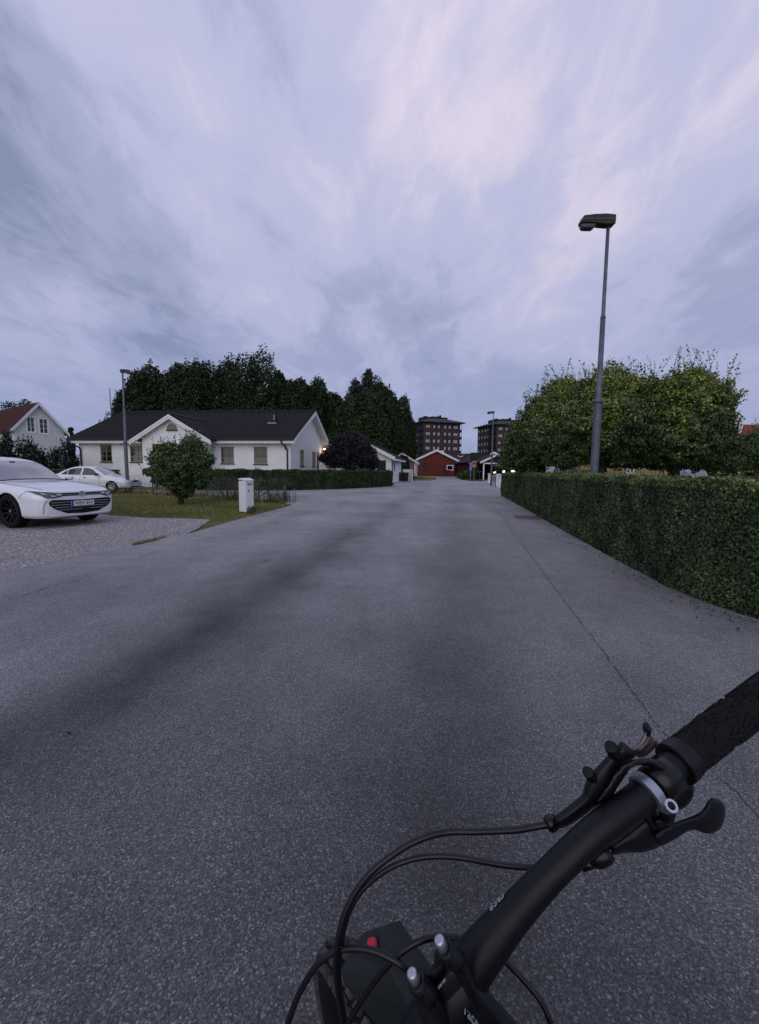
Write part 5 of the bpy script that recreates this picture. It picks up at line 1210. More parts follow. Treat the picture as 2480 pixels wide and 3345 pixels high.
for sg in (-1, 1):
    V.patch('side_window', [(-.92, 1.01), (-1.42, 1.345), (-1.62, 1.40), (-1.78, 1.42), (-1.78, 1.03)], 'S', sglass, sgn=sg, grid=.05)
    V.patch('side_window', [(-1.86, 1.03), (-1.86, 1.42), (-2.7, 1.42), (-2.7, 1.04)], 'S', sglass, sgn=sg, grid=.05)
    V.patch('side_window', [(-2.78, 1.045), (-2.78, 1.42), (-3.3, 1.37), (-3.55, 1.12), (-3.5, 1.05)], 'S', sglass, sgn=sg, grid=.05)
    V.patch('pillar_face', [(-.55, 1.0), (-1.46, 1.43), (-1.60, 1.42), (-.84, 1.0)], 'S', carw if sg < 0 else cblack, sgn=sg, grid=.05, off=.004)  # far pillar black: its dark silhouette put into the colour
    V.line('door_seam', [(-.78, .98), (-.80, .6), (-.76, .32), (-.72, .26)], 'S', .008, sgn=sg)
    V.line('door_seam', [(-1.82, 1.0), (-1.84, .6), (-1.80, .26)], 'S', .008, sgn=sg)
    V.line('door_seam', [(-2.75, 1.0), (-2.62, .75), (-2.45, .6)], 'S', .008, sgn=sg)
    V.line('wing_seam', [(.55, .80), (.45, .74), (.385, .66)], 'S', .008, sgn=sg)
    V.line('bonnet_seam', [(.80, sg * .715), (.5, sg * .755), (0, sg * .79), (-.45, sg * .80)], 'T', .007)
    V.line('bonnet_crease', [(.84, sg * .36), (.4, sg * .50), (-.2, sg * .60)], 'T', .006, carw, off=.0)
    V.line('arch_lip', [(.43 * math.cos(a), .372 + .43 * math.sin(a)) for a in np.linspace(.15, PI - .1, 9)], 'S', .018, carw, sgn=sg, off=0)
    # headlamp: seen from the front, wrapping round onto the wing
    hl = V.patch('headlight', [(sg * .44, .700), (sg * .44, .766), (sg * .60, .786), (sg * .75, .80), (sg * .86, .822), (sg * .83, .745), (sg * .74, .665), (sg * .60, .655)], 'F', lampg, off=.007, grid=.025)
    V.patch('lens', [(sg * .46, .72), (sg * .46, .742), (sg * .55, .75), (sg * .55, .722)], 'F', lampw, hl, off=.011, grid=.02)
    V.patch('lens', [(sg * .58, .69), (sg * .58, .712), (sg * .66, .73), (sg * .65, .70)], 'F', lampw, hl, off=.011, grid=.02)
    V.patch('lens', [(sg * .70, .735), (sg * .74, .76), (sg * .785, .78), (sg * .765, .75)], 'F', lampw, hl, off=.011, grid=.02)
    V.patch('side_vent', [(sg * .80, .33), (sg * .795, .50), (sg * .765, .60), (sg * .70, .645), (sg * .70, .632), (sg * .75, .59), (sg * .778, .49), (sg * .782, .33)], 'F', mat('trim_grey', (.33, .34, .38), .5), off=.004, grid=.02)  # one plain grey shared by bumper vents, sensor and side strips
    # door mirror
    mr = MB().lathe([(.001, .11), (.07, .09), (.10, .02), (.095, -.07), (.06, -.1), (.001, -.1)], Matrix.Translation((-.82, sg * 1.01, 1.06)) @ Matrix.Rotation(PI / 2, 4, 'Y') @ Matrix.Scale(.62, 4) @ Matrix.Scale(1.6, 4, (0, 1, 0)), 16).build('mirror', carw, V.root, smooth=True)
    MB().tube([(-.82, sg * .86, 1.0), (-.82, sg * .97, 1.03)], .025, 6).build('mirror_arm', cblack, mr)
    MB().tube([(-2.1, sg * .61, 1.555), (-2.4, sg * .60, 1.575), (-3.0, sg * .59, 1.555), (-3.5, sg * .57, 1.46)], .015, 6).build('roof_rail', chrome, V.root)
gr = V.patch('upper_grille_shadow', [(-.44, .702), (.44, .702), (.44, .764), (-.44, .764)], 'F', cblack, off=.006, grid=.03)  # black strip between the lamps, heightened so its colour covers the shadow too
V.line('light_bar', [(-.43, .728), (0, .728), (.43, .728)], 'F', .006, chrome, parent=gr, off=.006)
lg = V.patch('lower_grille', [(-.66, .625), (0, .605), (.66, .625), (.71, .58), (.70, .51), (.60, .42), (.36, .315), (0, .295), (-.36, .315), (-.60, .42), (-.70, .51), (-.71, .58)], 'F', cblack, off=.005, grid=.04)
for z, w_ in ((.565, .66), (.510, .66), (.455, .60), (.40, .52)): V.line('grille_slat', [(-w_, z), (-w_ / 2, z - .003), (0, z - .004), (w_ / 2, z - .003), (w_, z)], 'F', .010, chrome, parent=lg, off=.004)
V.line('bumper_lip', [(-.68, .285), (-.4, .272), (0, .262), (.4, .272), (.68, .285)], 'F', .03, carw, off=.0)
V.line('front_shutline', [(-.72, .795), (-.4, .772), (0, .766), (.4, .772), (.72, .795)], 'F', .006)
# plate
plate_w = mat('plate_white', (.72, .73, .74), .4, .4); plate_t = mat('plate_black', (.01, .01, .012), .5); plate_b = mat('plate_blue', (.02, .08, .42), .4)
def plate(car, x, z, s_, w_=.52, h_=.11, tilt=0):
    p = MB().box(-.006, .006, -w_ / 2, w_ / 2, -h_ / 2, h_ / 2).build('number_plate', plate_w, car.root, loc=(x, 0, z), bevel=.002)
    MB().box(.004, .0075, -w_ / 2, -w_ / 2 + .045, -h_ / 2, h_ / 2).build('blue_band', plate_b, p)
    TF = Matrix.Translation((.0085, .022, 0)) @ Matrix(((0, 0, 1, 0), (1, 0, 0, 0), (0, 1, 0, 0), (0, 0, 0, 1)))
    text('registration', s_, .098, plate_t, p, TF, .001, space=1.02)
    return p
hx = V.bvh.ray_cast(Vector((4, 0, .52)), Vector((-1, 0, 0)))[0].x; plate(V, hx + .015, .525, 'WEH 85X')
# round badge with the two letters
hx = V.bvh.ray_cast(Vector((4, 0, .74)), Vector((-1, 0, 0)))[0].x
TB = Matrix.Translation((hx + .012, 0, .735)) @ Matrix.Rotation(R(-8), 4, 'Y') @ Matrix(((0, 0, 1, 0), (1, 0, 0, 0), (0, 1, 0, 0), (0, 0, 0, 1)))
bd_ = MB().lathe([(.001, .0), (.066, .0), (.066, -.02), (.001, -.02)], TB, 32).build('badge', mat('badge_blue', (.015, .022, .06), .2, .6, coat=1), V.root)
mb = MB(); mb.lathe([(.058, -.001), (.068, -.001), (.068, .005), (.058, .005)], TB, 32, closed=True)
def stroke(a, b, w_=.008):
    a = Vector((*a, 0)); b = Vector((*b, 0)); n = Vector((-(b - a).y, (b - a).x, 0)).normalized() * w_ / 2
    mb.prism([TB @ (a - n), TB @ (a + n), TB @ (b + n), TB @ (b - n)], (TB.to_3x3() @ Vector((0, 0, .004))))
for sx in (-1, 1):
    stroke((sx * .026, .052), (sx * .003, .006)); stroke((sx * .051, .030), (sx * .024, -.050)); stroke((sx * .024, -.050), (0, -.002))
mb.build('badge_letters', mat('badge_silver', (.75, .78, .82), .25, .5, metal=.6), bd_)
MB().box(-.02, .02, -.08, .08, -.035, .035).build('radar_cover', cblack, V.root, loc=(V.bvh.ray_cast(Vector((4, 0, .37)), Vector((-1, 0, 0)))[0].x + .01, .06, .365))
sn = MB(); 
for y_ in (-.78,): sn.tube([(V.bvh.ray_cast(Vector((4, y_, .5)), Vector((-1, 0, 0)))[0].x - .005, y_, .5), (V.bvh.ray_cast(Vector((4, y_, .5)), Vector((-1, 0, 0)))[0].x + .004, y_, .5)], .012, 10)
sn.build('sensor', mat('trim_grey', (.33, .34, .38)), V.root)
MB().box(-3.5, .55, -.70, .70, .17, .24).build('underbody', cblack, V.root)
# ---- the small white sedan on the side street
oc = G(366, 1608); hd2 = R(0)
K2 = [(.835, .52, .30, .46, .56, .585, 0, 0), (.81, .66, .25, .56, .63, .66, 0, 0), (.74, .77, .22, .64, .68, .73, 0, 0), (.55, .83, .20, .69, .73, .79, 0, 0), (.25, .86, .20, .72, .79, .85, 0, 0), (-.15, .865, .20, .74, .84, .91, 0, 0), (-.42, .865, .20, .76, .87, .98, .5, .66),
      (-.70, .865, .20, .765, .89, 1.14, 1, .60), (-1.0, .865, .20, .77, .90, 1.31, 1, .57), (-1.3, .865, .20, .77, .90, 1.40, 1, .56), (-1.8, .865, .20, .77, .905, 1.43, 1, .55), (-2.3, .865, .20, .765, .92, 1.39, 1, .54), (-2.75, .86, .22, .75, .935, 1.24, 1, .54), (-3.05, .85, .26, .73, .94, 1.08, .7, .6), (-3.3, .82, .30, .70, .92, .985, 0, 0), (-3.5, .76, .36, .62, .86, .92, 0, 0), (-3.6, .66, .42, .52, .74, .80, 0, 0)]
O = Car('sedan_car', 'older small white sedan parked behind the wire fence and street lamp', (oc.x, oc.y + .83, 0), hd2, K2, carw2)
O.arches((0, -2.51), .865, .335, rim_s, .305, .19, 9, False)
O.patch('windscreen', [(-.63, .93), (-.52, 1.33), (-.25, 1.36), (.25, 1.36), (.52, 1.33), (.63, .93), (.3, .965), (0, .97), (-.3, .965)], 'F', wglass, grid=.05)
for sg in (-1, 1):
    O.patch('side_window', [(-.75, .93), (-1.12, 1.24), (-1.35, 1.31), (-1.62, 1.325), (-1.66, .935)], 'S', sglass, sgn=sg, grid=.05)
    O.patch('side_window', [(-1.76, .94), (-1.72, 1.325), (-2.2, 1.30), (-2.45, 1.22), (-2.45, .955)], 'S', sglass, sgn=sg, grid=.05)
    O.patch('side_window', [(-2.5, .955), (-2.5, 1.20), (-2.66, 1.12), (-2.85, .975)], 'S', sglass, sgn=sg, grid=.05)
    O.line('door_seam', [(-.62, .86), (-.66, .6), (-.60, .26)], 'S', .012, sgn=sg); O.line('door_seam', [(-1.70, .92), (-1.71, .6), (-1.68, .25)], 'S', .012, sgn=sg)
    O.line('side_strip', [(.45, .52), (-1, .53), (-2.1, .53), (-2.2, .53)], 'S', .02, mat('trim_grey', (.33, .34, .38)), sgn=sg)
    O.patch('headlight', [(sg * .36, .555), (sg * .36, .65), (sg * .55, .67), (sg * .72, .665), (sg * .72, .575), (sg * .6, .555)], 'F', lampw, grid=.03)
    O.line('lamp_outline', [(sg * .36, .555), (sg * .36, .65), (sg * .55, .67), (sg * .72, .665), (sg * .72, .575), (sg * .6, .555)], 'F', .012)
    mr = MB().box(-.08, .06, -.09, .09, -.06, .07).build('mirror', cblack, O.root, loc=(-.72, sg * .93, .96), bevel=.03)
    MB().box(-.08, .08, -.012, .012, -.015, .015).build('door_handle', cblack, O.root, loc=(-1.45, sg * .868, .80)); MB().box(-.08, .08, -.012, .012, -.015, .015).build('door_handle', cblack, O.root, loc=(-2.25, sg * .868, .82))
O.patch('grille', [(-.27, .54), (-.30, .64), (.30, .64), (.27, .54)], 'F', cblack, grid=.03); O.line('grille_surround', [(-.30, .645), (0, .65), (.30, .645)], 'F', .02, chrome)
O.line('bumper_seam', [(-.8, .50), (-.4, .505), (0, .51), (.4, .505), (.8, .50)], 'F', .012)
O.patch('air_intake', [(-.5, .27), (-.5, .33), (.5, .33), (.5, .27)], 'F', cblack, grid=.04)
hx = O.bvh.ray_cast(Vector((4, 0, .44)), Vector((-1, 0, 0)))[0].x; plate(O, hx + .015, .43, 'OK 40')
MB().lathe([(.001, .0), (.045, .0), (.045, -.02)], Matrix.Translation((.80, 0, .69)) @ Matrix.Rotation(PI / 2, 4, 'Y'), 16).build('badge', cblack, O.root)
MB().box(-3.2, .5, -.65, .65, .18, .26).build('underbody', cblack, O.root)
# ---- pale car whose roof shows over the bungalow's hedge
pc = P(1243, 1540, 38.5); mid = (pc.x, pc.y, 0)
K3 = [(x, W, zb, Ws, zs * 1.06, zt * 1.09, cab, rw) for (x, W, zb, Ws, zs, zt, cab, rw) in K]
V3 = Car('hatchback_car', 'pale greenish white car with only its roof and windows showing above the hedge', mid, R(4), K3, mat('pale_car', (.50, .56, .56), .35, .5, coat=.5))
V3.arches((0, -2.84), .93, .375, rim_s, .345, .22, 5, True)
for sg in (-1, 1): V3.patch('side_window', [(-.92, 1.07), (-1.42, 1.40), (-1.78, 1.47), (-3.2, 1.46), (-3.5, 1.13)], 'S', sglass, sgn=sg, grid=.06)
V3.patch('windscreen', [(-.68, 1.10), (-.58, 1.5), (.58, 1.5), (.68, 1.10), (0, 1.14)], 'F', wglass, grid=.06)
MB().box(-3.5, .5, -.65, .65, .18, .26).build('underbody', cblack, V3.root)
# ------------------------------------------------------------------ street furniture
lamp_grey = mat('lamp_galvanised', (.13, .15, .185), .5, .5, metal=.35, var=.35, vscale=5, bump=.15, bscale=20); lamp_dk = mat('lamp_head_dark', (.030, .029, .026), .7, .3, col2=(.060, .065, .045), vscale=25, detail=8, bump=.8, bscale=60)
lens_m = mat('lamp_lens', (.05, .045, .06), .2, .6)
def street_lamp(label, base, H_, r_, head_w, to_right=False, sc=1.0, mats=None, step=2.75, lean=0.0):
    o = thing('street_lamp', label, 'street lamp', base); pm = mats or lamp_grey
    MB().tube([(0, 0, -.1), (0, 0, step)], r_, 16, False).build('base_section', pm, o, smooth=True)
    MB().tube([(0, 0, step - .06), (0, 0, step), (0, 0, step + .08), (lean * .5, 0, H_ * .72)], [r_ * 1.08, r_ * 1.08, r_ * .70, r_ * .62], 16).build('pole', pm, o, smooth=True)
    MB().tube([(lean * .5, 0, H_ * .72 - .05), (lean * .5, 0, H_ * .72), (lean, 0, H_ - .05)], [r_ * .68, r_ * .48, r_ * .42], 14).build('top_section', pm, o, smooth=True)
    s = 1 if to_right else -1; w = head_w
    # head: lid above, body, drop lens below; the pole enters at its rear end
    hd_ = MB(); hb_ = [(-.10, -.02), (-.10, .145), (.15 * w, .160), (.55 * w, .150), (.92 * w, .125), (.96 * w, .06), (.985 * w, .05), (.985 * w, .0), (.6 * w, .0), (.3 * w, -.02), (.02, -.03)]
    pts = [Vector((s * a + lean, -.09 * sc, H_ + b)) for a, b in hb_]; hd_.prism(pts, (0, .18 * sc, 0)); h_ = hd_.build('lamp_head', lamp_dk, o, bevel=.025)
    ln = MB(); ln.prism([Vector((s * a + lean, -.07 * sc, H_ + b)) for a, b in ((.46 * w, .005), (.97 * w, .005), (.97 * w, -.05), (.90 * w, -.10), (.56 * w, -.10), (.47 * w, -.05))], (0, .14 * sc, 0)); ln.build('lens', lens_m, h_, bevel=.03)
    MB().box(min(s * -.10, s * .97 * w) + lean, max(s * -.10, s * .97 * w) + lean, -.098 * sc, .098 * sc, H_ + .055, H_ + .068).build('seam_rim', lamp_grey, h_)
    return o
b = P(1941, 1545, 8.6); tp = P(1990, 716, 8.6)
fwd = P(1990, 716, (b.y) / ray(1990, 716).y)
street_lamp('tall grey street lamp close by on the right, rising from behind the long hedge', (b.x, b.y, 0), P(1988, 725, b.y / ray(1988, 725).y).z - .05, .077, .56, lean=P(1988, 725, b.y / ray(1988, 725).y).x - b.x)
b = G(418, 1607.5); q = P(400, 1210, b.y / ray(400, 1210).y)
street_lamp('thin grey street lamp standing before the small white sedan on the left', (b.x, b.y, 0), q.z - .1, .095, .42, True, .8, lean=q.x - b.x)
b = G(1604, 1587); q = P(1612, 1346, b.y / ray(1612, 1346).y)
street_lamp('grey street lamp beside the white gate pillars at the far end of the hedge', (b.x, b.y, 0), q.z - .1, .085, .55, False, .9, lean=q.x - b.x)
# far T lamp
b = P(1503, 1540, 98); o = thing('street_lamp', 'distant lamp with two small white arms like wings in front of the brown roof', 'street lamp', (b.x, b.y, 0)); zt_ = P(1503, 1493, 98).z
MB().tube([(0, 0, 0), (0, 0, zt_)], .07, 6).build('pole', lamp_grey, o)
for s_ in (-1, 1): MB().tube([(0, 0, zt_ - .1), (s_ * .3, 0, zt_ + .15), (s_ * .75, 0, zt_ + .3)], [.06, .09, .05], 6).build('arm', white_p, o)
# ---- white letter box
lb = G(806, 1672); m_w = mat('letterbox_white', (.74, .75, .77), .4, .4, var=.06, vscale=6)
LB = thing('letter_box', 'tall white metal letter box with slanted lid at the grass edge', 'letter box', (lb.x, lb.y, -.01), R(52))
bw, bdp, bh = .285, .36, 1.055
MB().box(-bw / 2, bw / 2, -bdp / 2, bdp / 2, .02, bh - .09).build('body', m_w, LB, bevel=.008)
MB().prism([(-bw / 2 - .01, -bdp / 2 - .02, bh - .09), (-bw / 2 - .01, bdp / 2 + .01, bh - .05), (-bw / 2 - .01, bdp / 2 + .01, bh - .02), (-bw / 2 - .01, 0, bh), (-bw / 2 - .01, -bdp / 2 - .02, bh - .05)], (bw + .02, 0, 0)).build('lid', m_w, LB, bevel=.006)
MB().box(-bw / 2 + .02, bw / 2 - .02, -bdp / 2 - .008, -bdp / 2, .45, bh - .13).build('door', m_w, LB, bevel=.004)
MB().box(-bw / 2 + .02, bw / 2 - .02, -bdp / 2 - .008, -bdp / 2, .04, .43).build('door', m_w, LB, bevel=.004)
d_ = LB.children[-2]
MB().box(-.085, .085, -bdp / 2 - .012, -bdp / 2 - .008, bh - .22, bh - .17).build('name_label', mat('label_grey', (.25, .26, .27), .5), d_)
MB().box(-.12, .12, -bdp / 2 - .011, -bdp / 2 - .008, bh - .160, bh - .150).build('slot', dark_m, d_)
MB().box(-.05, -.015, -bdp / 2 - .016, -bdp / 2 - .008, .64, .70).build('lock', dark_m, d_)
MB().box(-bw / 2 + .03, bw / 2 - .03, -bdp / 2 + .03, bdp / 2 - .03, -.03, .02).build('foot', dark_m, LB)
# ---- wire fence
gpost = mat('green_post', (.020, .042, .032), .55, .4); wire = mat('fence_wire', (.05, .075, .065), .5, .5)
fp = [G(929, 1639), G(846, 1632), G(743, 1621), G(676, 1616), G(500, 1607.5), G(330, 1607), G(215, 1606)]
fp = [Vector((p.x, p.y, 0)) for p in fp]
FE = thing('wire_fence', 'low green chain link fence with slanting braces round the dry lawn', 'fence', fp[0]); o0 = fp[0]; hF = .93
for i, p in enumerate(fp): MB().tube([p - o0 + Vector((0, 0, -.05)), p - o0 + Vector((0.02 * (i == 0), 0, hF))], .032, 8).build('post', gpost, FE)
def brace(a, b, z): MB().tube([a - o0 + Vector((0, 0, z)), b - o0 + Vector((0, 0, .03))], .022, 6).build('brace', gpost, FE)
t_ = fp[0].lerp(fp[2], .42); brace(fp[0], t_ + Vector((-.0, -.35, 0)), hF - .08)
q_ = G(741, 1622); brace(fp[3], Vector((q_.x, q_.y - .2, 0)), hF * .9); q_ = G(505, 1617); brace(fp[3] + (fp[4] - fp[3]) * .45, Vector((q_.x, q_.y, 0)), .45)
mb = MB()
for a, b in zip(fp[:-1], fp[1:]):
    L = (b - a).length; t = (b - a) / L; k = int(L / .085)
    for z in (.9, .48, .1): mb.tube([a - o0 + Vector((0, 0, z)), b - o0 + Vector((0, 0, z))], .004, 4, False)
    for i in range(k):
        for dz in (1, -1):
            # zig-zag diamonds
            x0, z0_, x1, z1_ = i * .085, (.05 if dz > 0 else .89), i * .085 + .84, (.89 if dz > 0 else .05)
            if x1 > L: z1_ = z0_ + (z1_ - z0_) * (L - x0) / .84; x1 = L
            mb.tube([a - o0 + t * x0 + Vector((0, 0, z0_)), a - o0 + t * x1 + Vector((0, 0, z1_))], .0020, 3, False)
        if i * .085 < .84:
            for dz in (1, -1):
                x1 = i * .085; z1_ = .05 + x1 if dz < 0 else .89 - x1; mb.tube([a - o0 + Vector((0, 0, z1_ if dz > 0 else z1_)), a - o0 + t * (.84 - x1 if False else min(L, .84 - (.84 - x1))) + Vector((0, 0, .89 if dz > 0 else .05))], .0018, 3, False)
o = mb.build('wire_mesh', wire, FE); o['kind'] = 'stuff'
# ---- bins by the garage
bin_b = mat('bin_black', (.016, .016, .018), .6, .3); bin_g = mat('bin_brown', (.040, .030, .022), .6, .3)
for px, Zb_, m_, lbl in ((1311, 50.5, bin_g, 'brown wheelie bin, left one of the pair by the white garage'), (1326, 50.0, bin_b, 'black wheelie bin, right one of the pair by the white garage')):
    b = P(px, 1571, Zb_); o = thing('wheelie_bin', lbl, 'bin', (b.x, b.y, 0), R(4), 'wheelie bins by the garage'); hw_ = .27 * 1.1
    mb = MB(); n0 = [(-hw_ * .8, -hw_ * .8, .08), (hw_ * .8, -hw_ * .8, .08), (hw_ * .8, hw_ * .8, .08), (-hw_ * .8, hw_ * .8, .08)]; n1_ = [(-hw_, -hw_ * 1.1, 1.0), (hw_, -hw_ * 1.1, 1.0), (hw_, hw_ * 1.1, 1.0), (-hw_, hw_ * 1.1, 1.0)]
    for i in range(4): mb.quad(n0[i], n0[(i + 1) % 4], n1_[(i + 1) % 4], n1_[i])
    mb.poly(n0); mb.build('body', m_, o); MB().prism([(-hw_ - .02, -hw_ * 1.15, 1.0), (-hw_ - .02, hw_ * 1.2, 1.06), (-hw_ - .02, hw_ * 1.2, 1.14), (-hw_ - .02, 0, 1.12), (-hw_ - .02, -hw_ * 1.15, 1.04)], (2 * hw_ + .04, 0, 0)).build('lid', m_, o)
    for s_ in (-1, 1): MB().lathe([(.001, -.03), (.1, -.03), (.1, .03), (.001, .03)], Matrix.Translation((s_ * hw_ * .85, hw_ * .7, .1)) @ Matrix.Rotation(PI / 2, 4, 'Y'), 10).build('wheel', rubber, o)
b = P(1316, 1568, 52.5); w_ = (1344 - 1316) / F_PX * 52.5; o = thing('bin_shelter', 'low white wall screen behind the wheelie bins', 'screen', (b.x, b.y, 0)); hz = P(1330, 1534.5, 52.5).z
MB().box(0, w_, .0, .12, 0, hz).build('wall', white_r, o); MB().box(w_ - .1, w_ + .03, -1.6, -.001, 0, hz).build('side', white_r, o); MB().box(-.05, w_ + .06, -.03, .16, hz, hz + .05).build('coping', white_p, o)
# ---- signs
yel_s = mat('sign_yellow', (.62, .42, .04), .5, .4); blu_s = mat('sign_blue', (.02, .09, .36), .5, .4); red_s = mat('sign_red', (.35, .03, .03), .5, .4); sblue2 = mat('sign_deep_blue', (.04, .04, .16), .5)
b = P(1548.5, 1563, 64); o = thing('no_stopping_sign', 'yellow sign board with a blue and red no stopping roundel on a grey post', 'road sign', (b.x, b.y, 0)); z0_ = P(1548, 1526, 64).z; z1_ = P(1548, 1506.5, 64).z; hw_ = 6.0 / F_PX * 64
MB().tube([(0, .05, 0), (0, .05, z1_ - .1)], .045, 8).build('post', mat('grey_frame', (.3, .3, .32)), o)
MB().box(-hw_, hw_, -.02, .0, z0_ + .27, z1_).build('sign_board', yel_s, o, bevel=.04); MB().box(-hw_, hw_, -.02, .0, z0_, z0_ + .25).build('lower_plate', mat('sign_orange', (.60, .33, .02), .5), o)
bp_ = o.children[-2]; cz = (z0_ + .27 + z1_) / 2; TD = Matrix.Translation((0, -.022, cz)) @ Matrix.Rotation(PI / 2, 4, 'X')
MB().lathe([(.001, .0), (.24, .0)], TD, 24).build('red_ring', red_s, bp_); MB().lathe([(.001, .004), (.18, .004)], TD, 24).build('blue_disc', sblue2, bp_)
MB().prism([(-.15, -.030, cz + .12), (-.12, -.030, cz + .15), (.15, -.030, cz - .12), (.12, -.030, cz - .15)], (0, .003, 0)).build('diagonal_bar', red_s, bp_)
b = P(1537, 1563, 63); o = thing('blue_sign', 'tall blue information sign left of the yellow no stopping sign', 'road sign', (b.x, b.y, 0)); z0_ = P(1537, 1539, 63).z; z1_ = P(1537, 1510, 63).z; hw_ = 4.6 / F_PX * 63
MB().tube([(0, .05, 0), (0, .05, z1_)], .04, 8).build('post', mat('grey_frame', (.3, .3, .32)), o); bb = MB().box(-hw_, hw_, -.02, .0, z0_, z1_).build('sign_board', blu_s, o, bevel=.04)
mb = MB()
for k, (a, c) in enumerate(((-.13, .13), (-.02, .16), (-.15, .06), (-.10, .14))): mb.box(a, c, -.026, -.021, z1_ - .30 - k * .27, z1_ - .20 - k * .27)
mb.build('sign_marks', mat('sign_white', (.6, .65, .7), .5), bb)
for px, py0, py1, Z, lbl in ((1374.5, 1563, 1504, 72, 'slim grey sign post on the green island before the red house'), (1359.5, 1560, 1512, 70, 'slim post with a small pale sign by the pink wall')):
    b = P(px, py0, Z); o = thing('sign_post', lbl, 'post', (b.x, b.y, 0)); zt_ = P(px, py1, Z).z; MB().tube([(0, 0, 0), (0, 0, zt_)], .05, 8).build('pole', lamp_grey if px > 1365 else sblue2, o)
    if px < 1365: MB().box(-.22, .22, -.05, -.03, zt_ - .5, zt_).build('sign_board', mat('sign_pale', (.3, .36, .5), .5), o)
b = P(1566, 1569, 61); o = thing('bicycle_stand_post', 'thin dark post with a green cross piece beside the carport', 'post', (b.x, b.y, 0)); zt_ = P(1566, 1539, 61).z
MB().tube([(0, 0, 0), (0, 0, zt_)], .05, 6).build('pole', gpost, o); MB().box(-.3, .3, -.03, .03, zt_ - .1, zt_).build('cross_piece', mat('bright_green', (.02, .10, .05), .5), o)
# ---- white gate wall with pillars at the far end of the right hedge
gw_m = mat('gate_white', (.74, .74, .78), .8, .2, var=.08, vscale=2)
def pillar(px, pyb, pyt, w_, lbl):
    b = G(px, pyb); Z = (Vector((b.x, b.y, 0)) - CAM).dot(cF); o = thing('gate_pillar', lbl, 'pillar', (b.x, b.y, 0), R(-10), 'white pillars of the garden gate'); t = P(px, pyt, Z).z
    MB().box(-w_ / 2, w_ / 2, 0, w_, 0, t - .08).build('shaft', gw_m, o, bevel=.015); MB().box(-w_ / 2 - .05, w_ / 2 + .05, -.05, w_ + .05, t - .08, t).build('cap', gw_m, o, bevel=.02); return o
pillar(1599, 1579, 1546.5, .30, 'farthest white gate pillar, left of the far street lamp'); pillar(1626.5, 1590, 1548, .34, 'white gate pillar half way between the street lamp and the hedge end'); pillar(1634, 1594.5, 1550, .30, 'nearest white gate pillar, touching the end of the hedge')
a = G(1608, 1582); b = G(1620, 1588); a = Vector((a.x, a.y, 0)); b = Vector((b.x, b.y, 0)); d = b - a; o = thing('letter_boxes', 'pale letter boxes on a white wall between the gate pillars', 'letter box', a, math.atan2(d.y, d.x)); L = d.length
MB().box(0, L, 0, .12, 0, .95).build('wall', gw_m, o)
for k in range(3): MB().box(L * (.08 + .3 * k), L * (.34 + .3 * k), -.06, -.002, .38, .92).build('box', mat('box_grey', (.30, .29, .33), .6), o)
b = G(1619, 1591); o = thing('lamp_pole', 'thin grey pole carrying two small lit lamps before the white pillars', 'post lamp', (b.x, b.y, 0)); Z = (Vector((b.x, b.y, 0)) - CAM).dot(cF)
MB().tube([(0, 0, 0), (0, 0, 1.35)], .035, 8).build('pole', lamp_grey, o)
gl2 = mat('lamp_glow_soft', (1, .8, .6), .5, emit=(1.0, .62, .30), estr=5.0)
for px, py in ((1615, 1543.5), (1620, 1541.5)):
    q = P(px, py, Z) - Vector((b.x, b.y, 0)); bl_ = MB().lathe([(.001, -.07), (.042, -.045), (.055, 0), (.04, .04), (.001, .05)], Matrix.Translation(q), 12).build('bulb', gl2, o, smooth=True); MB().lathe([(.001, .12), (.10, .06), (.11, .045)], Matrix.Translation(q), 12).build('cap', dark_m, bl_)
point(P(1617, 1543, Z - .25), 3)
b = P(1644, 1600, 22.6); o = thing('globe_lamp', 'small round white lit globe lamp at the corner of the hedge', 'lamp', (b.x, b.y, 0)); zc = P(1644, 1541, 22.6).z
MB().tube([(0, 0, 0), (0, 0, zc)], .03, 6).build('pole', dark_m, o); MB().lathe([(.001, -.07), (.05, -.045), (.065, 0), (.05, .045), (.001, .07)], Matrix.Translation((0, 0, zc)), 12).build('globe', mat('lamp_glow_white', (1, .9, .8), .5, emit=(1, .82, .62), estr=4), o, smooth=True)
b = P(1675, 1600, 20.6); o = thing('garden_lantern', 'largest lit garden lantern, glowing above the far part of the hedge', 'lantern', (b.x, b.y, 0)); zc = P(1675, 1539, 20.6).z
MB().tube([(0, 0, 0), (0, 0, zc - .12)], .03, 6).build('pole', dark_m, o); MB().lathe([(.001, -.11), (.07, -.08), (.095, 0), (.09, .05)], Matrix.Translation((0, 0, zc)), 14).build('glass', gl2, o, smooth=True)
MB().lathe([(.11, .05), (.10, .08), (.03, .18), (.001, .2)], Matrix.Translation((0, 0, zc)), 14).build('hood', mat('lantern_hood', (.05, .02, .015), .6), o, smooth=True)
point((b.x - .1, b.y - .25, zc), 2.5)
b = P(1667, 1600, 21); o = thing('bent_pole', 'slim pole with a bent top in front of the shrub over the hedge', 'post', (b.x, b.y, 0)); z0_ = P(1667, 1472, 21).z
MB().tube(catmull([(0, 0, 0), (0, 0, z0_ - .3), (.02, 0, z0_), (.10, 0, z0_ + .16), (.22, 0, z0_ + .17)], 4), .028, 6).build('pole', lamp_grey, o, smooth=True)
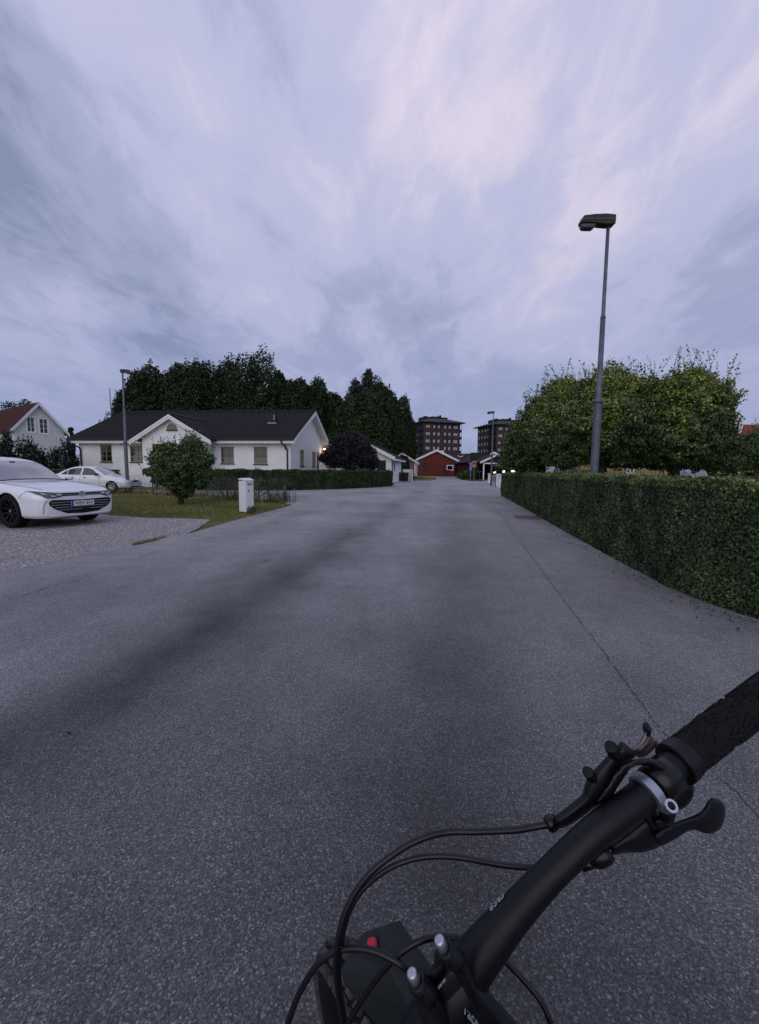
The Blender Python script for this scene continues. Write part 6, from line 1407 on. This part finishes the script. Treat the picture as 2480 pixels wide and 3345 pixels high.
# ------------------------------------------------------------------ the bicycle the photographer stands over
bk = mat('bike_black', (.004, .0045, .006), .45, .28, bump=.04, bscale=300); bk_s = mat('bike_satin', (.0045, .005, .007), .42, .28); bk_r = mat('bike_rubber', (.006, .006, .0065), .8, .2, bump=.15, bscale=400)
bk_g = mat('bike_gloss', (.004, .004, .005), .28, .35); hose = mat('cable_housing', (.005, .005, .008), .35, .4); alu = mat('bolt_alu', (.50, .51, .56), .4, .5, metal=.9); brz = mat('lever_metal', (.16, .13, .135), .38, .5, metal=.7); prt = mat('print_white', (.30, .31, .34), .6)
fend = mat('mudguard_plastic', (.016, .020, .022), .6, .3, bump=.1, bscale=250)
LAM, PSI, CX, CY, WR = R(9), R(30), .14, .40, .345
Hd = Vector((-math.sin(PSI), math.cos(PSI), 0)); R0 = Vector((math.cos(PSI), math.sin(PSI), 0)); Ub = -math.sin(LAM) * R0 + math.cos(LAM) * Vector((0, 0, 1)); Rb = Hd.cross(Ub)
B0 = Vector((CX, CY, 0))
BK = thing('bicycle', 'black mountain bike with flat handlebar and black front mudguard standing in the foreground', 'bicycle', B0)
L_ = lambda p: Vector(p) - B0
Q = lambda px, py, Z: P(px, py, Z) - B0
bl3 = lambda r_, h, u: r_ * Rb + h * Hd + u * Ub      # bike coordinates -> local
MBt = lambda pts, rad, seg=16, n=8, **k: MB().tube(catmull(pts, n), rad, seg, **k)
# handlebar (both halves)
cl = Q(1470, 3235, .30)
hb = [Q(1478, 3238, .300), Q(1537, 3158, .301), Q(1600, 3078, .302), Q(1680, 2985, .303), Q(1794, 2861, .305), Q(1950, 2712, .312), Q(2090, 2606, .322), Q(2220, 2485, .338), Q(2350, 2385, .358), Q(2500, 2276, .382), Q(2600, 2203, .398)]
rad = [.0158, .0153, .0140, .0118, .0104, .0104, .0108, .0113, .0115, .0115, .0115]
pd = catmull(hb, 8); rd = [float(np.interp(i / 8, range(len(rad)), rad)) for i in range(len(pd))]
dirb = (hb[2] - hb[0]).normalized()
mb = MB(); mb.tube(pd, rd, 24)
mir = [hb[0]] + [hb[0] + (lambda d: d - 2 * d.dot(dirb) * dirb)(q - hb[0]) for q in hb[1:]]
pm_ = catmull(mir, 8); mb.tube(pm_, rd, 24); mb.build('handlebar', bk, BK, smooth=True)
# grips with raised pattern
def grip(path, side):
    p = catmull(path, 14); n = len(p); prof = [.0138, .0144, .0148, .0150, .0156, .0164]
    rr = [float(np.interp(i / (n - 1), np.linspace(0, 1, 6), prof)) for i in range(n)]
    g_ = MB().tube(p, rr, 28).build('grip', bk_r, BK, smooth=True); ri = MB(); t_all = (p[-1] - p[0]).normalized(); a0 = t_all.cross(Vector((0, 0, 1))).normalized(); b0 = t_all.cross(a0)
    r2 = random.Random(3)
    for k in range(150):
        f = r2.uniform(.10, .62); ang = r2.choice(range(24)) * 2 * PI / 24 + (.13 if int(f * 24) % 2 else 0); L = r2.choice((.006, .010, .014)); pts = []
        for j in range(5):
            ff = f + (j / 4) * L / .13; i = min(n - 1, ff * (n - 1)); i0 = int(i); c = p[i0].lerp(p[min(n - 1, i0 + 1)], i - i0); an = ang + (.16 if j >= 2 else 0) * (1 if k % 2 else -1)
            pts.append(c + (a0 * math.cos(an) + b0 * math.sin(an)) * ((.0142 + .0016 * max(0, (ff - .1) / .55))))
        ri.tube(pts, .0011, 4)
    for k in range(4):
        for sg in (-1, 1):
            pts = []
            for j in range(9):
                f = .62 + .30 * abs(j - 4) / 4; an = k * PI / 2 + sg * (j - 4) * .14 + .4; i = f * (n - 1); c = p[int(i)]; pts.append(c + (a0 * math.cos(an) + b0 * math.sin(an)) * (.0152 + .0012 * (f - .62) / .3))
            ri.tube(pts, .0012, 4)
    q = ri.build('grip_pattern', bk_r, g_); q['kind'] = 'stuff'
    c = p[0]; tn = (p[3] - p[0]).normalized(); cr_ = MB().tube([c - tn * .004, c - tn * .003, c + tn * .004, c + tn * .005, c + tn * .009, c + tn * .010], [.0152, .0163, .0163, .0152, .0158, .0146], 28).build('lock_ring', bk_s, g_, smooth=True); cr_.data.set_sharp_from_angle(angle=R(30))
    return g_
gp = [Q(2213, 2490, .338), Q(2300, 2420, .350), Q(2400, 2345, .366), Q(2500, 2272, .382), Q(2600, 2200, .398)]
grip(gp, 1); grip([hb[0] + (lambda d: d - 2 * d.dot(dirb) * dirb)(q - hb[0]) for q in gp], -1)
# silver clamp band and its bolt
cb = Q(2115, 2584, .3235); tb = (Q(2200, 2503, .334) - Q(2050, 2640, .318)).normalized()
band = MB().tube([cb - tb * .0036, cb - tb * .0034, cb + tb * .0034, cb + tb * .0036], [.0115, .0132, .0132, .0115], 32).build('clamp_band', mat('band_alu', (.36, .38, .45), .38, .5, metal=.8), BK, smooth=True); band.data.set_sharp_from_angle(angle=R(30))
bh_ = Q(2187, 2634, .3105); bd2_ = (CAM - (bh_ + B0)).normalized(); rt_ = (bd2_ + Vector((.45, 0, .1))).normalized()
Tb = Matrix.Translation(bh_) @ rt_.to_track_quat('Z', 'Y').to_matrix().to_4x4()
MB().lathe([(.0028, -.002), (.0028, .0035), (.0044, .0035), (.0048, .002), (.0048, -.014), (.0001, -.014)], Tb, 20).build('clamp_bolt', alu, band, smooth=False); MB().lathe([(.0001, .0005), (.0028, .0005)], Tb, 6).build('hex_socket', bk, band)
MB().tube([Q(2165, 2615, .318), Q(2180, 2650, .316), Q(2178, 2672, .318)], [.005, .0060, .005], 10).build('clamp_lug', bk_g, band, smooth=True)
# outlines measured on the photograph, given a real distance and thickness
def zf(x): return float(np.interp(x, [1700, 1900, 2100, 2250, 2480], [.333, .328, .327, .336, .360]))
def pillow(name, P3, down, thick, rad_, m_, parent, step=.0016):
    """rounded solid: a closed outline of 3-D points swelling from its rim over a distance rad_"""
    k = len(P3); path = catmull([P3[-1]] + P3 + [P3[0], P3[1]], 3)[3:3 + 3 * k]
    # resample evenly
    pts = []
    for i in range(len(path)):
        p, q = path[i], path[(i + 1) % len(path)]; n = max(1, round((q - p).length / step))
        pts += [p.lerp(q, j / n) for j in range(n)]
    cen = sum(pts, Vector()) / len(pts); w = (cen - (CAM - B0)).normalized(); u = (pts[0] - cen); u = (u - w * u.dot(w)).normalized(); v = w.cross(u)
    fl2 = [((p - cen).dot(u), (p - cen).dot(v)) for p in pts]; hgt = np.array([(p - cen).dot(w) for p in pts]); F2 = np.array(fl2)
    gx = np.arange(F2[:, 0].min(), F2[:, 0].max(), step); gy = np.arange(F2[:, 1].min(), F2[:, 1].max(), step); X, Y_ = np.meshgrid(gx, gy); X, Y_ = X.ravel(), Y_.ravel()
    ok = inside(X, Y_, fl2); X, Y_ = X[ok], Y_[ok]; d = np.sqrt(((np.stack([X, Y_], 1)[:, None] - F2[None]) ** 2).sum(2)); ok = d.min(1) > step * .55; X, Y_ = X[ok], Y_[ok]
    r_ = geometry.delaunay_2d_cdt([Vector(q) * 500 for q in fl2] + [Vector((a, b)) * 500 for a, b in zip(X, Y_)], [], [list(range(len(fl2)))], 1, 1e-4)
    V2 = np.array([(q.x / 500, q.y / 500) for q in r_[0]]); D = np.sqrt(((V2[:, None] - F2[None]) ** 2).sum(2)); dm = D.min(1); wt = 1 / (D + 1e-5) ** 2; base = (wt * hgt).sum(1) / wt.sum(1)
    h = thick / 2 * np.sqrt(np.clip(1 - (1 - np.minimum(dm / rad_, 1)) ** 2, 0, 1)); rim = dm < 1e-6
    top = [cen + u * a + v * b + w * (c - e) for (a, b), c, e in zip(V2, base, h)]; bot = [cen + u * a + v * b + w * (c + e) for (a, b), c, e in zip(V2, base, h)]
    n = len(top); mb = MB(); mb.v = [tuple(q) for q in top + bot]; mb.f = [tuple(f) for f in r_[2]] + [tuple((i if rim[i] else i + n) for i in f)[::-1] for f in r_[2]]; mb.mi = [0] * len(mb.f)
    return mb.build(name, m_, parent, smooth=True, recalc=True)
def plate3(name, pts, m_, parent, dz=0.0, thick=.012, bev=.004, seg=3, ext=None):
    pp = [Q(1750 + x * .44189, 2330 + y * .44189, zf(1750 + x * .44189) + dz) for x, y in pts]
    return pillow(name, pp, (ext or -Ub), thick, bev, m_, parent)
mst = plate3('brake_lever_body', [(130, 772), (200, 715), (330, 615), (352, 570), (372, 500), (400, 455), (520, 325), (600, 245), (630, 208), (672, 232), (722, 282), (738, 320), (690, 360), (610, 430), (590, 520), (560, 600), (440, 695), (300, 800), (200, 850), (160, 845), (134, 812)], bk_s, BK, .004, .024, .0085)
plate3('lever_bracket', [(430, 690), (500, 560), (590, 430), (655, 368), (740, 338), (850, 330), (935, 362), (995, 412), (1040, 478), (1046, 520), (985, 532), (930, 468), (862, 408), (790, 384), (725, 398), (680, 440), (600, 560), (560, 620)], bk_g, mst, -.004, .014, .0045)
MB().tube([cb + tb * .006, cb + tb * .007, cb + tb * .026, cb + tb * .027], [.0115, .0134, .0134, .0115], 26).build('bar_clamp', bk_g, mst, smooth=True)
for a, b in (((575, 285), (555, 245)), ((408, 462), (385, 432))):
    A_ = Q(1750 + a[0] * .44189, 2330 + a[1] * .44189, zf(1950) - .004); B_ = Q(1750 + b[0] * .44189, 2330 + b[1] * .44189, zf(1950) - .009); d = (B_ - A_).normalized()
    k = .0048 if a[0] > 500 else .0042
    sc_ = MB().tube([A_ - d * .006, B_ - d * .0015, B_, B_ + d * .0004], [k, k, k * .92, k * .55], 16).build('lever_screw', bk, mst); sc_.data.shade_smooth(); sc_.data.set_sharp_from_angle(angle=R(30))
MB().tube([Q(1784, 2695, .333), Q(1792, 2692, .333), Q(1806, 2687, .333), Q(1816, 2683, .332)], [.0042, .0062, .0062, .005], 12).build('hose_nut', bk_g, mst, smooth=True)
plate3('brake_lever', [(700, 268), (765, 212), (800, 158), (815, 120), (838, 112), (850, 160), (878, 190), (903, 208), (892, 242), (850, 292), (812, 322), (765, 328), (730, 305)], brz, mst, .016, .008, .003)
plate3('lever_flute_shade', [(742, 268), (795, 225), (830, 178), (845, 172), (858, 188), (842, 232), (800, 280), (765, 300)], mat('lever_shadow', (.10, .085, .09), .5, .4, metal=.5), mst, .0125, .003, .0015)  # darker metal laid on the lever as shade in its flute
MB().tube([Q(2108, 2385, .341), Q(2113, 2382, .341), Q(2120, 2386, .341)], [.003, .0055, .003], 12).build('lever_tip', bk, mst, smooth=True)
# shifter
sh = plate3('shifter', [(350, 1120), (420, 1060), (560, 950), (700, 840), (800, 760), (880, 690), (960, 760), (985, 830), (1000, 890), (920, 985), (830, 1020), (760, 1032), (680, 1030), (600, 1045), (560, 1050), (545, 1010), (420, 1108)], bk_s, BK, .006, .028, .010)
plate3('thumb_paddle', [(880, 900), (970, 830), (1080, 790), (1190, 745), (1235, 710), (1280, 640), (1320, 628), (1370, 648), (1400, 690), (1402, 760), (1382, 830), (1340, 875), (1290, 892), (1240, 885), (1190, 865), (1130, 870), (1050, 920), (930, 980)], bk, sh, -.008, .014, .007)
plate3('release_paddle', [(985, 640), (1020, 590), (1060, 540), (1100, 512), (1150, 512), (1173, 545), (1170, 600), (1142, 660), (1100, 700), (1060, 714), (1030, 706)], bk, sh, .004, .014, .006)
plate3('shifter_mount', [(790, 760), (850, 700), (930, 745), (985, 822), (900, 880), (850, 850)], bk_g, sh, -.002, .018, .0015)
plate3('mount_step', [(880, 800), (940, 772), (975, 825), (915, 862)], bk_s, sh, -.010, .006, .0008)
MB().tube([Q(1935, 2812, .330), Q(1948, 2804, .329), Q(1978, 2787, .328), Q(1990, 2778, .328)], [.0055, .0075, .0075, .006], 14).build('barrel_adjuster', bk_g, sh, smooth=True)
MB().tube([Q(1900, 2828, .334), Q(1935, 2812, .331)], [.0045, .005], 12).build('adjuster_boot', bk_g, sh, smooth=True)
# stem
stc = hb[0]; sv = -Hd * .075 + Ub * .006; face = (Hd * .8 + Ub * .6).normalized()
c0 = hb[0].copy(); ax_ = dirb
stm = MB(); bw_ = .021
stm.tube([c0 - ax_ * bw_, c0 - ax_ * (bw_ - .003), c0 + ax_ * (bw_ - .003), c0 + ax_ * bw_], [.0165, .0185, .0185, .0165], 28)
ste = stm.build('stem', bk_s, BK, smooth=True)
def stem_plate(name, pts, thick, bev, m_=bk_s, parent=None):
    P3 = [Q(*p) + (Q(*p) - (CAM - B0)).normalized() * (thick / 2) for p in pts]; return pillow(name, P3, -Ub, thick, bev, m_, parent or ste, .003)
stem_plate('stem_body', [(1478, 3135, .283), (1530, 3165, .283), (1600, 3243, .283), (1692, 3345, .283), (1800, 3480, .283), (1540, 3560, .283), (1456, 3345, .283), (1410, 3262, .283), (1398, 3240, .283)], .036, .011)
for t_, j_, e_ in (((1429, 3061), (1449, 3098), (1487, 3132)), ((1340, 3170), (1358, 3205), (1396, 3246))):
    a = Q(*t_, .2795); j = Q(*j_, .2805); e_ = Q(*e_, .281); a = j.lerp(a, .82); d = (a - j).normalized()
    MB().tube([e_ + (e_ - j) * .35, e_, j - (j - e_) * .1, j, j + d * .0004], [.0062, .0066, .0066, .0062, .0048], 16).build('clamp_boss', bk_s, ste, smooth=True)
    MB().tube([j, j + d * .0005, a - d * .0018, a, a + d * .0002], [.0030, .0036, .0036, .0032, .0022], 18).build('face_bolt', alu, ste, smooth=True)
    MB().tube([j - (j - e_) * .45, j - (j - e_) * .5 + d * .0003], .0075, 16).build('clamp_gap', bk, ste)
for pts in ([(1487, 3130, .281), (1520, 3190, .281), (1545, 3250, .2825), (1555, 3290, .286)], [(1396, 3246, .281), (1425, 3295, .281), (1455, 3345, .283), (1475, 3400, .286)]):
    MB().tube(catmull([Q(*p) for p in pts], 5), [.0058 - .0032 * i / 15 for i in range(16)], 12).build('stem_rib', bk_s, ste, smooth=True)
stem_plate('face_plate', [(1420, 3110, .287), (1440, 3098, .285), (1462, 3130, .284), (1455, 3170, .283), (1425, 3205, .283), (1392, 3228, .284), (1372, 3218, .285), (1378, 3180, .287), (1405, 3160, .289), (1418, 3140, .289)], .028, .005)
stt = c0 - Hd * .075 + Ub * .006
sa = (Ub - Hd * .36).normalized()                 # steering axis
MB().tube([stt - sa * .022, stt + sa * .004, stt + sa * .008, stt + sa * .009], [.0195, .0195, .016, .001], 22).build('top_cap', bk, BK, smooth=True)
# printed word on bar and stem
def on_tube(c, axis, r_, size, s_, nm, sd=1):
    v = (CAM - (c + B0)); v = (v - axis * v.dot(axis)).normalized(); x_ = axis; y_ = v.cross(x_)
    M_ = Matrix((x_, y_, v)).transposed().to_4x4(); M_.translation = c + v * (r_ + .0006)
    return text(nm, s_, size, prt, BK, M_, .0003, space=1.05)
def rot_txt(c, axis, r_, ang, size, s_, parent):
    v = (CAM - (c + B0)); v = (v - axis * v.dot(axis)).normalized(); side_ = v.cross(axis).normalized()
    v2 = (v * math.cos(ang) + side_ * math.sin(ang)).normalized(); y_ = v2.cross(axis).normalized()
    # bend the flat word round the tube
    cu_T = Matrix.Identity(4); o = text('printed_word', s_, size, prt, parent, cu_T, .0002, space=1.0)
    for q in o.data.vertices:
        a = q.co.y / r_; q.co = c + axis * q.co.x + (y_ * math.sin(a) + v2 * math.cos(a)) * (r_ + .0003 + q.co.z)
    return o
ba = (hb[4] - hb[2]).normalized()
rot_txt(Q(1668, 2999, .303), -ba, .0127, -1.05, .0088, 'race', BK)
def flat_txt(p, q, s_, size, parent):
    x_ = (q - p).normalized(); n_ = (Ub - x_ * Ub.dot(x_)).normalized(); M_ = Matrix((x_, n_.cross(x_), n_)).transposed().to_4x4(); M_.translation = (p + q) / 2 + n_ * .0004
    return text('printed_word', s_, size, prt, parent, M_, .0002)
flat_txt(Q(1520, 3300, .2818), Q(1557, 3343, .2818), 'race', .0085, ste)
pm_a, pm_b = Q(1434, 3229, .2815), Q(1463, 3192, .2815); pm_x = (pm_b - pm_a).normalized(); pm_n = (Ub - pm_x * Ub.dot(pm_x)).normalized(); pm_M = Matrix((pm_x, pm_n.cross(pm_x), pm_n)).transposed().to_4x4(); pm_M.translation = pm_a
mb = MB()      # worn print, too faint to read
for a, b in ((0, .0011), (.0016, .0036), (.0046, .0058), (.0062, .0076)): mb.box(a, b, -.0007, .0007, .0004, .0006, pm_M)
mb.build('worn_print', prt, ste)['kind'] = 'stuff'
# headset, head tube, fork, frame
ht0 = stt - sa * .024; ht1 = ht0 - sa * .13
MB().tube([ht0, ht0 - sa * .012], .021, 20).build('spacer', bk, BK, smooth=True)
MB().tube([ht0 - sa * .012, ht0 - sa * .02, ht1 + sa * .01, ht1], [.025, .023, .027, .028], 22).build('head_tube', bk_s, BK, smooth=True)
wc_ = Ub * WR
crown = ht1 - sa * .012; fk = MB(); fk.tube([crown + Rb * -.062, crown, crown + Rb * .062], [.018, .022, .018], 14); fk.tube([ht1, crown], .025, 14)
for sx in (-1, 1): fk.tube([crown + Rb * sx * .062 + sa * .012, crown + Rb * sx * .062 - sa * .10, wc_ + Rb * sx * .062 + sa * .02 + Hd * -.0, wc_ + Rb * sx * .058 - sa * .02], [.016, .0165, .021, .014], 14)
fk.build('fork', bk_s, BK, smooth=True)
bbk = B0 * 0 - Hd * .68 + Ub * .33; stp_ = -Hd * .86 + Ub * .78; ra = -Hd * 1.10 + Ub * WR
fr_ = MB(); fr_.tube([ht1 + sa * .02, bbk], [.026, .024], 16); fr_.tube([ht0 - sa * .03, -Hd * .80 + Ub * .72], [.020, .017], 16); fr_.tube([bbk, stp_], .017, 14)
for sx in (-1, 1): fr_.tube([bbk + Rb * sx * .03, ra + Rb * sx * .065], [.013, .010], 10); fr_.tube([-Hd * .80 + Ub * .70 + Rb * sx * .012, ra + Rb * sx * .065], [.010, .009], 10)
fr_.build('frame', bk_s, BK, smooth=True)
MB().tube([stp_, -Hd * .92 + Ub * .90], .0145, 14).build('seat_post', bk, BK, smooth=True)
sd_ = MB(); ss_ = [(-.78, .91, .018), (-.86, .925, .024), (-.94, .925, .050), (-1.0, .93, .070), (-1.04, .935, .060)]
sd_.tube([-Hd * -a + Ub * b if False else Hd * a + Ub * b for a, b, c in ss_], [c for a, b, c in ss_], 18, flat=.35, up=Ub); sd_.build('saddle', bk_r, BK, smooth=True)
def wheel(c, nm='wheel', lab=None):
    M_ = Matrix((Hd, Ub, Rb)).transposed().to_4x4(); M_.translation = c; t_ = .027; r_ = WR - t_
    ty = MB(); ty.lathe([(r_ + t_ * math.cos(a), t_ * math.sin(a)) for a in np.linspace(0, 2 * PI, 14, endpoint=False)], M_, 72, closed=True); w_ = ty.build(nm, bk_r, BK, smooth=True)
    kb = MB()
    for k in range(84):
        a = 2 * PI * k / 84
        for ph, ln_ in ((0, .007), (.55, .0065), (-.55, .0065), (1.05, .008), (-1.05, .008)):
            aa = a + (.5 * 2 * PI / 84 if abs(ph) in (.55,) else 0); rr = r_ + (t_ + .0005) * math.cos(ph); ct = Vector((rr * math.cos(aa), rr * math.sin(aa), (t_ + .0005) * math.sin(ph)))
            nrm_ = Vector((math.cos(aa) * math.cos(ph), math.sin(aa) * math.cos(ph), math.sin(ph))); tg_ = Vector((-math.sin(aa), math.cos(aa), 0)); sd3 = nrm_.cross(tg_)
            h_ = .0062; M2 = Matrix((tg_, sd3, nrm_)).transposed().to_4x4(); M2.translation = ct; kb.box(-ln_, ln_, -.0042, .0042, -.001, h_, M_ @ M2)
    q = kb.build('tread_blocks', mat('dusty_rubber', (.085, .080, .082), .85, .2, var=.6, vscale=60), w_); q['kind'] = 'stuff'
    MB().lathe([(r_ - .026, -.012), (r_ - .008, -.014), (r_ - .008, .014), (r_ - .026, .012)], M_, 60, closed=True).build('rim', bk, w_, smooth=False)
    hb_ = MB(); hb_.tube([c - Rb * .05, c + Rb * .05], .018, 14); hb_.build('hub', bk, w_)
    sp = MB()
    for k in range(28):
        a = 2 * PI * k / 28; a2 = a + (.6 if k % 2 else -.6); sp.tube([c + Rb * (.025 if k % 4 < 2 else -.025) + (Hd * math.cos(a2) + Ub * math.sin(a2)) * .02, c + (Hd * math.cos(a) + Ub * math.sin(a)) * (r_ - .024)], .001, 4)
    sp.build('spokes', grey_met, w_); MB().lathe([(.09, -.001), (.09, .001), (.075, .001), (.075, -.001)], M_ @ Matrix.Translation((0, 0, -.045)), 40, closed=True).build('brake_disc', grey_met, w_)
wheel(wc_); wheel(ra)
# front mudguard: folded plate over the tyre
def mg(px, py, Z): return Q(px, py, Z)
rows = [[mg(1182, 3049, .455), mg(1245, 3026, .445), mg(1306, 3006, .445)], [mg(1140, 3115, .452), mg(1248, 3098, .432), mg(1352, 3075, .438)], [mg(1112, 3172, .450), mg(1275, 3165, .425), mg(1412, 3160, .430)], [mg(1124, 3215, .446), mg(1300, 3215, .418), mg(1470, 3245, .425)], [mg(1172, 3283, .440), mg(1340, 3290, .410), mg(1540, 3345, .418)], [mg(1255, 3375, .43), mg(1400, 3380, .405), mg(1620, 3440, .41)]]
mb = MB()
for i in range(len(rows) - 1):
    for j in range(2): mb.quad(rows[i][j], rows[i][j + 1], rows[i + 1][j + 1], rows[i + 1][j])
fo = mb.build('mudguard', fend, BK, recalc=True); so = fo.modifiers.new('solid', 'SOLIDIFY'); so.thickness = .0025; bv = fo.modifiers.new('bevel', 'BEVEL'); bv.width = .0008
q = rows[1][0].lerp(rows[1][1], .72); n_ = (rows[1][1] - rows[1][0]).cross(rows[2][0] - rows[1][0]).normalized(); n_ = n_ if n_.z > 0 else -n_
qd = Q(1216, 3083, .4355); Tq = Matrix.Translation(qd + n_ * .002) @ n_.to_track_quat('Z', 'Y').to_matrix().to_4x4()
MB().lathe([(.0001, .0012), (.0044, .0012), (.0050, .0), (.0050, -.004)], Tq, 24).build('red_emblem', mat('emblem_red', (.50, .035, .045), .5, .3), fo)
# cable housings
def cable(pts, r_=.0026, nm='brake_hose'):
    return MB().tube(catmull(pts, 8), r_, 12).build(nm, hose, BK, smooth=True)
c7 = lambda x, y, Z: Q(880 + x * .61743, 2645 + y * .61743, Z)
cable([c7(1480, 78, .333), c7(1400, 92, .335), c7(1300, 108, .34), c7(1100, 117, .35), c7(960, 118, .355), c7(850, 140, .36), c7(740, 185, .362), c7(640, 250, .362), c7(540, 330, .36), c7(460, 430, .358), c7(400, 550, .355), c7(365, 680, .352), c7(352, 820, .352), c7(365, 970, .355), c7(395, 1120, .36), c7(430, 1260, .37)], .0026)
cable([Q(1905, 2826, .338), Q(1830, 2838, .342), c7(1350, 305, .346), c7(1200, 288, .352), c7(1000, 252, .356), c7(850, 248, .36), c7(730, 270, .362), c7(620, 318, .362), c7(520, 395, .362), c7(440, 500, .36), c7(392, 640, .358), c7(368, 790, .358), c7(372, 950, .36), c7(405, 1130, .365), c7(440, 1280, .37)], .0024, 'shift_cable')
cable([c7(80, 1200, .36), c7(115, 1080, .36), c7(170, 950, .36), c7(250, 825, .358), c7(340, 755, .356), c7(440, 733, .352), c7(540, 745, .347), c7(630, 780, .342), c7(730, 845, .338), c7(820, 930, .342), c7(900, 1100, .36)], .0027)
cable([c7(395, 1180, .355), c7(440, 1090, .352), c7(520, 960, .348), c7(610, 845, .344), c7(700, 755, .342), c7(790, 700, .342), c7(880, 677, .344), c7(980, 678, .348), c7(1100, 700, .352), c7(1200, 760, .355), c7(1275, 828, .355), c7(1370, 930, .35), c7(1440, 1020, .345), c7(1495, 1150, .34), c7(1520, 1260, .34)], .0024, 'shift_cable')
